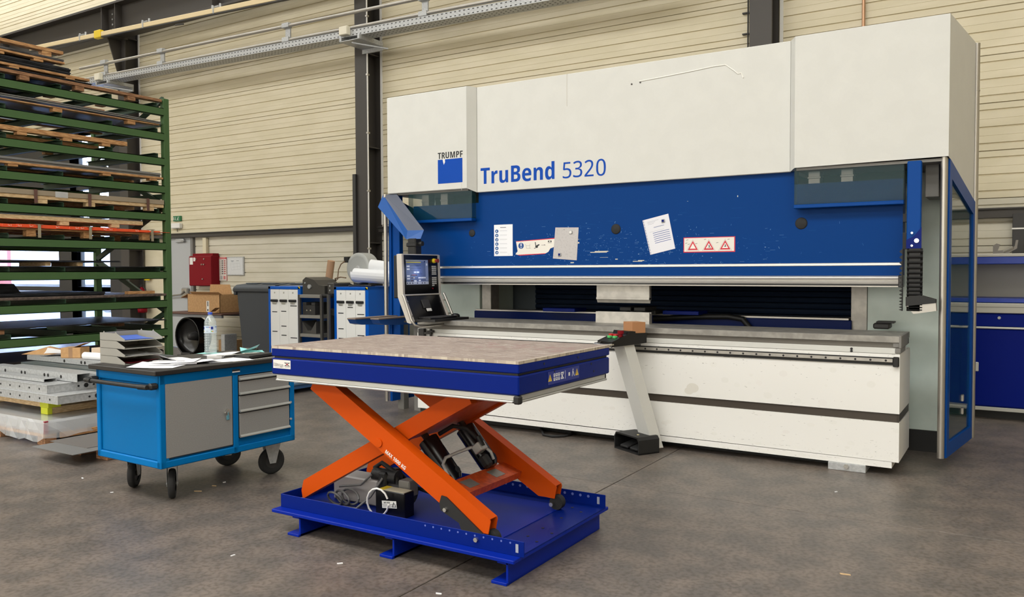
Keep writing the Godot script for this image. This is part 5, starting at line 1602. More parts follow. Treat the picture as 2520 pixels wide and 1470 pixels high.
func trolley():
	# own axes: x along the short side with the push handle (at +z), z along the long side; doors and drawers face +x
	var t := thing("tool_trolley", "blue workshop trolley with grey door and drawers on rubber wheels", "tool trolley", Vector3(-4.796, 0, -3.622), "", deg_to_rad(-2.0))
	var w := 0.355; var l := 0.53
	var y0 := 0.24; var y1 := 0.82
	var m := nb()
	m.bb(-w, w, y0, y0 + 0.045, -l, l, 0.006)
	m.bb(-w, w, y1 - 0.06, y1, -l, l, 0.006)
	m.bb(-w + 0.012, w - 0.018, y0 + 0.03, y1 - 0.03, -l + 0.012, l - 0.018)
	for e in [[w - 0.02, l - 0.02], [-w + 0.02, l - 0.02], [w - 0.02, -l + 0.02], [-w + 0.02, -l + 0.02]]: m.bb(e[0] - 0.02, e[0] + 0.02, y0, y1, e[1] - 0.02, e[1] + 0.02, 0.005)
	m.bb(w - 0.02, w, y0, y1, -0.045, -0.005, 0.003)
	m.bb(w - 0.02, w - 0.004, y0 + 0.04, y1 - 0.05, l - 0.06, l - 0.035)
	m.bb(w - 0.02, w, y1 - 0.06, y1, -l, l, 0.004)
	part(t, "body", m, M.cart)
	part(t, "worktop", box1(-w - 0.03, w + 0.012, y1, y1 + 0.03, -l - 0.02, l + 0.035, 0.004), plain(lin(30, 27, 26), 0.5), "black worktop")
	m = nb()
	m.bb(w - 0.012, w - 0.002, y0 + 0.06, y1 - 0.035, 0.0, l - 0.04, 0.003)
	var d := part(t, "door", m, M.cartgrey)
	m = nb()
	m.bb(w - 0.013, w - 0.006, y0 + 0.055, y1 - 0.03, -0.005, l - 0.035)
	part(t, "door_gap", m, M.ink)
	m = nb()
	m.cyl(Vector3(w - 0.003, 0.535, 0.045), Vector3(w + 0.012, 0.535, 0.045), 0.014, -1, 14)
	m.cyl(Vector3(w + 0.004, 0.535, 0.055), Vector3(w + 0.02, 0.53, 0.075), 0.006, -1, 8)
	each(d, "lock", m, M.chrome)
	m = nb()
	m.tube([Vector3(w + 0.01, 0.53, 0.045), Vector3(w + 0.012, 0.515, 0.046), Vector3(w + 0.01, 0.5, 0.044)], 0.003, 6)
	m.box(Vector3(w + 0.006, 0.49, 0.044), Vector3(0.006, 0.03, 0.02), 0.002)
	part(d, "key", m, plain(lin(90, 150, 170), 0.4))
	# drawers, top to bottom
	part(t, "drawer_gap", box1(w - 0.016, w - 0.008, 0.335, y1 - 0.06, -l + 0.045, -0.05), M.ink)
	for e in [[0.725, 0.757], [0.627, 0.72], [0.51, 0.622], [0.34, 0.505]]:
		var dr := part(t, "drawer", box1(w - 0.012, w - 0.001, e[0], e[1] - 0.004, -l + 0.05, -0.055, 0.002), M.cartgrey)
		m = nb()
		m.ext([Vector2(0, 0), Vector2(0.016, 0.003), Vector2(0.016, 0.009), Vector2(0.004, 0.018), Vector2(0, 0.018)], Vector3(w - 0.002, e[0] - 0.002, -l + 0.05), Vector3.RIGHT, Vector3.UP, Vector3(0, 0, l - 0.105))
		part(dr, "grip_rail", m, plain(lin(172, 172, 168), 0.45, 0.5))
	m = nb()
	for y in [0.52, 0.4]: m.cyl(Vector3(w - 0.002, y, -l + 0.04), Vector3(w + 0.006, y, -l + 0.04), 0.008, -1, 10)
	each(t, "rivet", m, M.galv)
	m = nb()
	m.bb(w + 0.0005, w + 0.002, 0.79, 0.803, -0.06, 0.0)
	part(t, "name_plate", m, M.ink)
	m = nb()
	m.bb(w + 0.0005, w + 0.002, 0.783, 0.79, -0.06, 0.0)
	part(t, "name_plate", m, M.whiteflat)
	# push handle on the short side
	m = nb()
	for x in [-w - 0.0, w - 0.045]: m.bb(x, x + 0.045, 0.735, 0.775, l, l + 0.06, 0.012)
	m.tube([Vector3(-w + 0.005, 0.755, l + 0.075), Vector3(0, 0.755, l + 0.08), Vector3(w - 0.01, 0.755, l + 0.075)], 0.014, 12)
	for x in [-w + 0.02, w - 0.025]: m.tube([Vector3(x, 0.755, l + 0.04), Vector3(x, 0.755, l + 0.07), Vector3(x * 0.8, 0.755, l + 0.08)], 0.017, 10)
	part(t, "push_handle", m, M.black)
	m = nb()
	m.bb(-w + 0.045, w - 0.045, y0 + 0.05, y1 - 0.065, l - 0.0185, l - 0.012)
	part(t, "end_panel", m, plain(lin(2, 104, 168), 0.35, 0.0, 0.25))
	wheel_unit(t, w - 0.16, l - 0.18, 0.92, false)
	wheel_unit(t, -w + 0.09, l - 0.2, 0.72, false)
	wheel_unit(t, w - 0.13, -l + 0.11, -0.3, true)
	wheel_unit(t, -w + 0.1, -l + 0.12, -0.5, true)
	things_on_trolley()

func things_on_trolley():
	var y := 0.8505
	# four letter trays, each nested on the one below, open towards +x
	var grey := plain(lin(150, 148, 142), 0.4)
	for k in 4:
		var lb: String = ["lowest grey letter tray of the stack, holding a red folder", "second grey letter tray from the bottom of the stack", "third grey letter tray from the bottom of the stack", "topmost grey letter tray of the stack, holding a blue folder"][k]
		var at := Vector3(-5.07, y + k * 0.051, -3.29)
		var t := thing("letter_tray", lb, "letter tray", at, "stacked letter trays", 0.0, true)
		t.rotation.y = deg_to_rad(-2.0)
		var m := nb()
		m.bb(-0.14, 0.15, 0.0, 0.003, -0.14, 0.13)
		part(t, "base", m, grey)
		for z in [-0.14, 0.127]:
			m = nb()
			m.ext([Vector2(-0.14, 0.0), Vector2(0.15, 0.0), Vector2(0.15, 0.014), Vector2(0.055, 0.05), Vector2(-0.14, 0.05)], Vector3(0, 0, z), Vector3.RIGHT, Vector3.UP, Vector3(0, 0, 0.003))
			part(t, "side", m, grey)
		m = nb()
		m.bb(-0.14, -0.137, 0.0, 0.05, -0.14, 0.13)
		part(t, "back", m, grey)
		m = nb()
		m.bb(0.1, 0.15, 0.003, 0.0045, -0.13, 0.12)
		part(t, "front_lip", m, M.alu)
		if k == 3:
			m = nb()
			for e in [[-0.1, 0.128], [0.04, 0.128], [-0.1, -0.138], [0.04, -0.138]]: m.ext([Vector2(0, 0), Vector2(0.02, 0), Vector2(0.01, 0.01)], Vector3(e[0], 0.05, e[1]), Vector3.RIGHT, Vector3.UP, Vector3(0, 0, 0.003))
			each(t, "stacking_lug", m, grey)
	var q := Basis(Vector3.UP, deg_to_rad(-2.0))
	paper("folder", "bright blue folder lying in the topmost letter tray", "folder", Vector3(-5.07, y + 3 * 0.051 + 0.006, -3.3), -0.1, 0.24, 0.2, 0.012, 3, plain(lin(50, 92, 190), 0.4))
	paper("folder", "dark red folder in the lowest letter tray", "folder", Vector3(-5.05, y + 0.008, -3.29), 0.05, 0.26, 0.22, 0.006, 4, plain(lin(120, 24, 40), 0.5))
	paper("paper_sheet", "white papers in the second letter tray from the bottom", "paper", Vector3(-5.06, y + 0.051 + 0.006, -3.3), 0.08, 0.26, 0.2, 0.006, 5, M.paper)
	# loose papers
	var n := 0
	for e in [
		[-4.68, -3.22, 0.5, 0.3, 0.21, 0.01, "wide white sheet nearest the front edge, under the other papers on the trolley"],
		[-4.72, -3.36, 0.9, 0.3, 0.21, 0.006, "printed white sheet on the near pile of papers on the trolley"],
		[-4.66, -3.47, 1.2, 0.3, 0.21, 0.008, "white sheet sticking out to the right of the near paper pile"],
		[-4.76, -3.40, 0.7, 0.3, 0.21, 0.007, "topmost white sheet with a grey stamp on the near paper pile"],
		[-4.93, -3.50, 0.15, 0.26, 0.2, 0.04, "curled white sheet standing up behind the near paper pile"],
		[-4.88, -3.96, 1.3, 0.34, 0.22, 0.035, "curved white sheet right of the water bottle"],
		[-4.58, -3.68, 1.25, 0.3, 0.2, 0.004, "white sheet lying flat near the right edge of the trolley top"]]:
		var at := Vector3(e[0], y + 0.0008 + 0.0028 * (n if n < 4 else 0), e[1])
		var o := paper("paper_sheet", e[6], "paper", at, e[2], e[3], e[4], e[5], 40 + n, M.paper, "loose papers on the trolley")
		if n == 3:
			var m := nb()
			m.box(Vector3(0.05, 0.0075, 0.03), Vector3(0.05, 0.0012, 0.012), 0.0, Basis())
			for k in 2: m.box(Vector3(-0.05, 0.0068, -0.01 + k * 0.014), Vector3(0.09, 0.0008, 0.002), 0.0, Basis())
			part(o, "print", m, plain(lin(120, 120, 128), 0.8))
		n += 1
	paper("paper_sheet", "turquoise paper slip beside the curved white sheet on the trolley", "paper", Vector3(-4.76, y + 0.012, -4.05), 1.0, 0.16, 0.1, 0.02, 61, plain(lin(150, 222, 220), 0.8))
	paper("paper_sheet", "turquoise paper under the water bottle", "paper", Vector3(-5.08, y, -3.95), 0.3, 0.2, 0.1, 0.0, 62, plain(lin(160, 224, 220), 0.8))
	var m := nb()
	m.bb(-0.05, 0.05, 0.0, 0.022, -0.035, 0.035, 0.002)
	var bx := thing("white_box", "small flat white box among the papers on the trolley", "box", Vector3(-4.75, y, -3.72), "", 0.7)
	part(bx, "box_body", m, plain(lin(206, 204, 204), 0.6))
	# calliper-like tool on a black case
	var cs := thing("instrument_case", "flat black instrument case near the back of the trolley top", "case", Vector3(-4.6, y, -3.93), "", deg_to_rad(8.0))
	m = nb()
	m.bb(-0.07, 0.07, 0.0, 0.022, -0.13, 0.13, 0.004)
	part(cs, "case_body", m, M.black)
	m = nb()
	m.bb(0.0695, 0.072, 0.008, 0.012, -0.12, 0.12)
	each(cs, "seam", m, M.dark)
	var cp := thing("calliper", "pale steel calliper lying across the black instrument case", "calliper", Vector3(-4.62, y + 0.0235, -3.87), "", 1.25)
	m = nb()
	m.bb(-0.2, 0.1, 0.0, 0.005, -0.008, 0.008, 0.001)
	part(cp, "beam", m, M.alu)
	m = nb()
	m.ext([Vector2(0.06, -0.01), Vector2(0.1, -0.03), Vector2(0.1, -0.055), Vector2(0.02, -0.06), Vector2(0.01, -0.05), Vector2(0.08, -0.045), Vector2(0.05, -0.01)], Vector3.ZERO, Vector3.RIGHT, Vector3.BACK, Vector3(0, 0.005, 0))
	m.ext([Vector2(0.0, -0.01), Vector2(0.02, -0.06), Vector2(0.01, -0.06), Vector2(-0.02, -0.01)], Vector3.ZERO, Vector3.RIGHT, Vector3.BACK, Vector3(0, 0.005, 0))
	part(cp, "jaw", m, M.alu)
	var tp := thing("cardboard_core", "short dark cardboard tube lying at the back of the trolley top", "tube", Vector3(-4.83, y, -4.1), "", 0.5)
	m = nb()
	m.lathe([Vector2(0.014, -0.05), Vector2(0.02, -0.05), Vector2(0.02, 0.05), Vector2(0.014, 0.05), Vector2(0.014, -0.05)], Vector3(0, 0.02, 0), Basis(Vector3.UP, Vector3.RIGHT, Vector3.FORWARD), 16)
	part(tp, "tube_body", m, plain(lin(84, 74, 64), 0.7))
	# steel rule along the edge
	m = nb()
	m.bb(-0.012, 0.012, 0.0, 0.002, -0.22, 0.22)
	var ru := thing("steel_rule", "long pale steel rule along the right edge of the trolley top", "ruler", Vector3(-4.462, y, -3.86), "", deg_to_rad(-1.0))
	part(ru, "blade", m, M.alu)
	m = nb()
	for i in 20: m.bb(0.004, 0.012, 0.002, 0.0024, -0.2 + i * 0.02, -0.199 + i * 0.02)
	part(ru, "graduation", m, M.ink)
	# water bottle
	var b := thing("water_bottle", "clear plastic water bottle with blue cap on the trolley", "bottle", Vector3(-5.07, y + 0.002, -3.93))
	m = nb()
	var pr := [Vector2(0.0, 0.002), Vector2(0.03, 0.0), Vector2(0.042, 0.006)]
	for k in 7:
		var h := 0.016 + k * 0.019
		pr.append_array([Vector2(0.0435, h), Vector2(0.0445, h + 0.007), Vector2(0.041, h + 0.0135)])
	pr.append_array([Vector2(0.0445, 0.152), Vector2(0.0445, 0.205), Vector2(0.041, 0.209), Vector2(0.0445, 0.214), Vector2(0.041, 0.222), Vector2(0.0435, 0.23), Vector2(0.036, 0.25), Vector2(0.022, 0.272), Vector2(0.0145, 0.283), Vector2(0.0145, 0.292)])
	m.lathe(pr, b.position, Basis(), 28)
	var bm := plain(Color(0.9, 0.96, 0.98, 0.22), 0.05)
	bm.transparency = BaseMaterial3D.TRANSPARENCY_ALPHA
	part(b, "bottle_body", m, bm)
	m = nb()
	m.lathe([Vector2(0.0165, 0.0), Vector2(0.0165, 0.014), Vector2(0.015, 0.017), Vector2(0.0, 0.017)], b.position + Vector3(0, 0.288, 0), Basis(), 20)
	part(b, "cap", m, plain(lin(40, 80, 190), 0.4), "blue screw cap")
	var im := canvas(256, 80, lin(200, 214, 228))
	for k in 4:
		var x := k * 64
		im.fill_rect(Rect2i(x + 4, 8, 26, 7), lin(70, 110, 180)); im.fill_rect(Rect2i(x + 40, 6, 16, 32), lin(34, 54, 140)); im.fill_rect(Rect2i(x + 30, 10, 7, 8), lin(200, 60, 70)); im.fill_rect(Rect2i(x + 6, 54, 18, 6), lin(150, 160, 176)); im.fill_rect(Rect2i(x + 40, 54, 8, 12), lin(120, 180, 90)); im.fill_rect(Rect2i(x + 48, 54, 8, 12), lin(226, 150, 60))
	m = nb()
	for k in 24:
		var a0 := TAU * k / 24.0; var a1 := TAU * (k + 1) / 24.0
		var u0 := Vector3(cos(a0), 0, -sin(a0)); var u1 := Vector3(cos(a1), 0, -sin(a1))
		var c := b.position
		m.quv(c + u0 * 0.0452 + Vector3(0, 0.204, 0), c + u1 * 0.0452 + Vector3(0, 0.204, 0), c + u1 * 0.0452 + Vector3(0, 0.153, 0), c + u0 * 0.0452 + Vector3(0, 0.153, 0), u0 + u1, Rect2(k / 24.0, 0, 1 / 24.0, 1))
	part(b, "label", m, tex_mat(im, 0.4))

# ---- rack -------------------------------------------------------------------------------------
# A pallet for long sheets: boards along z on blocks; front edge at x = xf, reaching back by depth.
func pallet(z0: float, z1: float, y: float, h: float, board: float, blocks: Array, xf: float, depth: float, mat: Material, label: String, group: String) -> Node3D:
	var t := thing("pallet", label, "pallet", Vector3(xf - depth / 2, y, (z0 + z1) / 2), group)
	for k in 3:
		var x := xf - 0.09 - k * (depth - 0.1) / 2.0
		part(t, "deck_board", box1(x, x + 0.09, y + h - board, y + h, z0, z1, 0.003), mat)
		for z in blocks:
			part(t, "block", box1(x + 0.004, x + 0.086, y, y + h - board, z - 0.05, z + 0.05, 0.003), mat)
	return t

func sheets(z0: float, z1: float, y: float, h: float, layers: int, xf: float, depth: float, mat: Material, label: String, bow := 0.0) -> Node3D:
	var m := nb()
	var r := RandomNumberGenerator.new()
	r.seed = int(y * 1000) + layers
	for k in layers:
		var a := y + h * k / layers; var b := y + h * (k + 1) / layers - 0.0012
		var o := r.randf_range(-0.012, 0.012); var o2 := r.randf_range(0.0, 0.012)
		var n := 10 if bow != 0.0 else 1
		for i in n:
			var u0 := float(i) / n; var u1 := float(i + 1) / n
			var d0 := bow * 4 * u0 * (1 - u0); var d1 := bow * 4 * u1 * (1 - u1)
			var za := lerpf(z0, z1, u0) + o2; var zb := lerpf(z0, z1, u1) + o2
			var p := [Vector3(xf + o, a + d0, za), Vector3(xf + o, a + d1, zb), Vector3(xf + o, b + d1, zb), Vector3(xf + o, b + d0, za)]
			m.poly(p, Vector3.RIGHT)
			var bk := Vector3(-depth, 0, 0)
			m.poly([p[0] + bk, p[1] + bk, p[2] + bk, p[3] + bk], Vector3.LEFT)
			m.poly([p[3], p[2], p[2] + bk, p[3] + bk], Vector3.UP)
			m.poly([p[0], p[1], p[1] + bk, p[0] + bk], Vector3.DOWN)
			if i == 0: m.poly([p[0], p[3], p[3] + bk, p[0] + bk], Vector3.BACK)
			if i == n - 1: m.poly([p[1], p[2], p[2] + bk, p[1] + bk], Vector3.FORWARD)
	return solo("sheet_stack", m, mat, label, "sheet stack", Vector3(xf - depth / 2, y, (z0 + z1) / 2), "sheet stacks in the rack")

func rack():
	var xr := -9.0
	var xb := -10.5
	var t := thing("storage_rack", "tall green steel rack of shelves loaded with pallets and sheet metal", "rack", Vector3(-9.75, 0, -4.8))
	var zf := -6.345
	var zn := -3.2
	for e in [[xr, zf], [xb, zf], [xr, zn + 0.075], [xb, zn + 0.075], [xb, -4.75]]:
		var m := nb()
		m.bb(e[0] - 0.07, e[0] + 0.0, 0.0, 3.6, e[1] - 0.075, e[1] + 0.0, 0.003)
		m.bb(e[0] - 0.12, e[0] + 0.05, 0.0, 0.012, e[1] - 0.12, e[1] + 0.05)
		part(t, "upright", m, M.green)
	var lv := [3.48, 3.172, 2.866, 2.525, 2.185, 1.823, 1.468, 1.112, 0.757, 0.4]
	for y in lv:
		for x in [xr, xb]:
			var m := nb()
			m.bb(x - 0.008, x, y - 0.095, y, zf, zn)
			m.bb(x - 0.05, x, y - 0.008, y, zf, zn)
			m.bb(x - 0.05, x, y - 0.095, y - 0.087, zf, zn)
			part(t, "beam", m, M.green)
		for z in [-6.26, -5.67, -5.08, -4.49, -3.9, -3.31]:
			var m := nb()
			m.bb(xb, xr - 0.012, y - 0.03, y + 0.05, z - 0.005, z)
			m.bb(xb, xr - 0.012, y + 0.045, y + 0.05, z - 0.005, z + 0.05)
			m.bb(xb, xr - 0.012, y - 0.03, y - 0.025, z - 0.005, z + 0.05)
			part(t, "cross_arm", m, M.greendark)
	var br := nb()
	for k in 5:
		var ya := 0.3 + k * 0.66
		var a := Vector3(xb - 0.035, ya, zf - 0.02); var b := Vector3(xr - 0.035, ya + 0.66, zf - 0.02)
		if k % 2 == 1:
			a.x = xr - 0.035; b.x = xb - 0.035
		var d := b - a
		br.box((a + b) / 2, Vector3(d.length(), 0.06, 0.035), 0.0, Basis(Vector3.BACK, atan2(d.y, d.x)))
	part(t, "end_brace", br, M.greendark)
	for y in [3.3, 2.4, 1.5, 0.6]:
		part(t, "end_rail", box1(xb, xr - 0.07, y - 0.03, y + 0.03, zf - 0.06, zf - 0.02), M.greendark)
	# loads, from the top shelf down. Cross arms carry them 5 cm above the beam tops.
	var G := "pallets in the green rack"
	var s := 0.051
	var D := 1.3
	var y: float = lv[0] + 0.0
	pallet(-6.33, -3.3, y - 0.03 + s, 0.085, 0.034, [-5.93, -5.3, -4.7, -4.1], xr - 0.01, D, M.woodold, "long pallet on the top shelf of the green rack, under the others", G)
	y += s + 0.056
	sheets(-5.45, -3.3, y, 0.02, 3, xr - 0.02, D, M.sheetdark, "thin dark sheets lying on the long top-shelf pallet")
	y += 0.0215
	pallet(-5.42, -3.35, y, 0.046, 0.026, [-5.2, -4.6, -4.0], xr - 0.02, D, M.wood, "flat pale pallet second up on the top shelf", G)
	y += 0.0475
	sheets(-5.2, -3.4, y, 0.075, 6, xr - 0.02, D, M.sheetdark, "thick stack of dark brown sheets near the top of the rack")
	y += 0.0765
	pallet(-5.13, -3.4, y, 0.05, 0.022, [-4.85, -4.45, -4.0], xr - 0.01, D, M.wood, "pallet one below the topmost one on the rack", G)
	y += 0.051
	sheets(-5.13, -3.4, y, 0.028, 3, xr - 0.02, D, M.sheet, "grey sheets between the two topmost pallets of the rack")
	y += 0.0295
	pallet(-5.13, -3.4, y, 0.09, 0.036, [-4.95, -4.42, -3.95], xr - 0.03, D, M.wood, "topmost pallet of all on the green rack", G)
	# second shelf: bowed grey sheet on a tan board
	y = lv[1] + s
	pallet(-6.3, -3.3, y - 0.0, 0.055, 0.014, [-5.93, -5.05, -4.3], xr - 0.02, D, M.wood, "thin tan pallet on the second shelf under a bowed grey sheet", G)
	sheets(-6.32, -3.3, y + 0.056, 0.03, 3, xr - 0.02, D, M.sheetgrey, "bowed grey sheets on the second shelf of the rack", 0.02)
	y = lv[2] + s
	pallet(-5.86, -3.3, y, 0.085, 0.05, [-5.6, -5.15, -4.66, -4.1], xr - 0.01, D, M.wood, "short pallet on the third shelf ending before the post", G)
	y = lv[3] + s
	pallet(-6.33, -3.3, y, 0.05, 0.025, [-6.2, -5.6, -4.56, -4.0], xr - 0.01, D, M.wood, "thin pallet on the fourth shelf under dark grey sheets", G)
	sheets(-6.31, -3.3, y + 0.051, 0.05, 4, xr - 0.02, D, M.sheetgrey, "dark grey sheets on the fourth shelf of the rack")
	y = lv[4] + s - 0.03
	pallet(-6.33, -3.3, y, 0.085, 0.04, [-6.15, -5.4, -4.86, -4.25, -3.7], xr - 0.01, D, M.woodlight, "pale pallet on the fifth shelf under strapped packs", G)
	var pk := sheets(-6.33, -3.3, y + 0.086, 0.055, 1, xr - 0.0, D, plain(lin(150, 136, 116), 0.7), "strapped pack of sheets in grey-brown wrapping on the fifth shelf")
	for z in [-6.1, -5.37, -4.77]:
		var m := nb()
		m.bb(xr + 0.0125, xr + 0.0155, y, y + 0.143, z - 0.018, z + 0.018)
		m.bb(xr - D, xr + 0.0155, y + 0.142, y + 0.145, z - 0.018, z + 0.018)
		each(pk, "strap", m, plain(lin(96, 66, 58), 0.5), "brown strap")
	var m := nb()
	m.bb(xr + 0.012, xr + 0.0145, y + 0.075, y + 0.14, -5.12, -4.98)
	part(pk, "torn_film", m, M.film)
	# sixth: orange film pack, pale pallet on top
	y = lv[5] + s - 0.03
	pallet(-6.3, -3.3, y, 0.09, 0.02, [-6.1, -5.37, -4.74, -4.1], xr - 0.03, D, M.wood, "pallet on the sixth shelf carrying the orange wrapped pack", G)
	m = nb()
	var r := RandomNumberGenerator.new(); r.seed = 9
	for i in 22:
		var za := lerpf(-6.4, -3.3, i / 22.0); var zb2 := lerpf(-6.4, -3.3, (i + 1) / 22.0)
		var k := minf(1.0, (i + 1) / 4.0)
		m.bb(xr - D, xr + 0.005 + 0.006 * sin(i * 1.7), y + 0.092 + 0.012 * (1 - k) + 0.0015 * sin(i * 2.3), y + 0.098 + 0.03 * k + 0.003 * sin(i * 1.3), za, zb2 + 0.001, 0.002)
	var op := solo("wrapped_pack", m, M.orangefilm, "sheet pack wrapped in orange printed film on the sixth shelf", "wrapped pack", Vector3(xr - 0.6, y, -4.8))
	m = nb()
	for z in [-6.15, -5.37, -4.8]:
		m.bb(xr + 0.012, xr + 0.016, y - 0.01, y + 0.13, z - 0.016, z + 0.016)
		m.bb(xr - 0.05, xr + 0.016, y + 0.129, y + 0.134, z - 0.035, z + 0.035)
	each(op, "strap", m, plain(lin(150, 140, 118), 0.5))
	m = nb()
	for z in [-5.95, -5.62, -5.55, -5.28, -5.22, -5.0, -4.72, -4.6, -4.5]:
		m.bb(xr + 0.0115, xr + 0.0125, y + 0.103, y + 0.12, z - 0.014, z - 0.009)
		m.bb(xr + 0.0115, xr + 0.0125, y + 0.103, y + 0.112, z, z + 0.012)
		m.bb(xr + 0.0115, xr + 0.0125, y + 0.103, y + 0.124, z + 0.016, z + 0.02)
	part(op, "print", m, plain(lin(238, 190, 172), 0.5)).set_meta("kind", "stuff")
	pallet(-6.05, -3.35, y + 0.136, 0.09, 0.046, [-5.7, -5.1, -4.3], xr - 0.02, D, M.woodlight, "pale pallet lying on the orange wrapped pack", G)
	sheets(-6.05, -3.35, y + 0.227, 0.006, 1, xr - 0.02, D, M.film, "clear film sheet over the pallet above the orange pack")
	# seventh to ninth: dark sheets
	y = lv[6] + s
	sheets(-6.34, -3.3, y, 0.008, 1, xr - 0.01, D, M.sheetdark, "single dark sheet at the bottom of the seventh shelf")
	for z in [-5.28, -4.92]:
		solo("spacer_block", box1(xr - 0.6, xr - 0.05, y + 0.009, y + 0.055, z - 0.03, z + 0.03, 0.003), M.woodlight, "wooden spacer block between dark sheets on the seventh shelf, %s" % ["farther one" if z < -5 else "nearer one"], "block", Vector3(xr - 0.3, y, z), "spacer blocks")
	sheets(-5.75, -3.3, y + 0.056, 0.018, 2, xr - 0.01, D, M.sheetdark, "dark sheets on wooden spacers on the seventh shelf")
	y = lv[7] + s
	sheets(-6.34, -3.3, y, 0.03, 3, xr - 0.01, D, mottled(lin(92, 80, 74), lin(120, 104, 96), Vector3.ONE * 2, 0.6, 0.1, 0.02, 71), "brownish sheets at the bottom of the eighth shelf")
	sheets(-5.6, -3.4, y + 0.031, 0.04, 3, xr - 0.1, D - 0.2, M.sheetdark, "shorter black sheets on top of the brownish ones on the eighth shelf")
	solo("wood_batten", box1(xr - 0.11, xr - 0.03, y + 0.031, y + 0.066, -6.2, -5.85, 0.003), M.wood, "short wooden batten at the post end of the eighth shelf", "batten", Vector3(xr - 0.07, y + 0.03, -6.0))
	m = nb()
	m.ext([Vector2(-4.75, 0.0), Vector2(-3.4, 0.0), Vector2(-3.4, 0.1), Vector2(-4.68, 0.1)], Vector3(xr - 0.3, y + 0.072, 0), Vector3.BACK, Vector3.UP, Vector3(-0.7, 0, 0))
	solo("dark_bundle", m, M.sheetdark, "dark folded bundle on the left of the eighth shelf", "bundle", Vector3(xr - 0.6, y + 0.07, -4.0))
	y = lv[8] + s
	solo("wood_batten", box1(xr - 0.5, xr - 0.03, y, y + 0.05, -4.44, -4.33, 0.003), M.woodold, "brown wooden batten under the big sheet on the ninth shelf", "batten", Vector3(xr - 0.3, y, -4.4))
	solo("wood_batten", box1(xr - 0.9, xr - 0.2, y, y + 0.05, -5.9, -5.82, 0.003), M.woodold, "far wooden batten under the big sheet on the ninth shelf", "batten", Vector3(xr - 0.5, y, -5.86))
	sheets(-6.34, -3.3, y + 0.051, 0.014, 2, xr - 0.01, D + 0.1, M.sheetdark, "large dark sheets with a bluish sheen on the ninth shelf")
	y = lv[9] + s
	sheets(-6.3, -3.3, y, 0.05, 4, xr - 0.02, D, plain(lin(46, 42, 40), 0.9, 0.0, 0.1), "dark sheets on the lowest shelf of the rack")

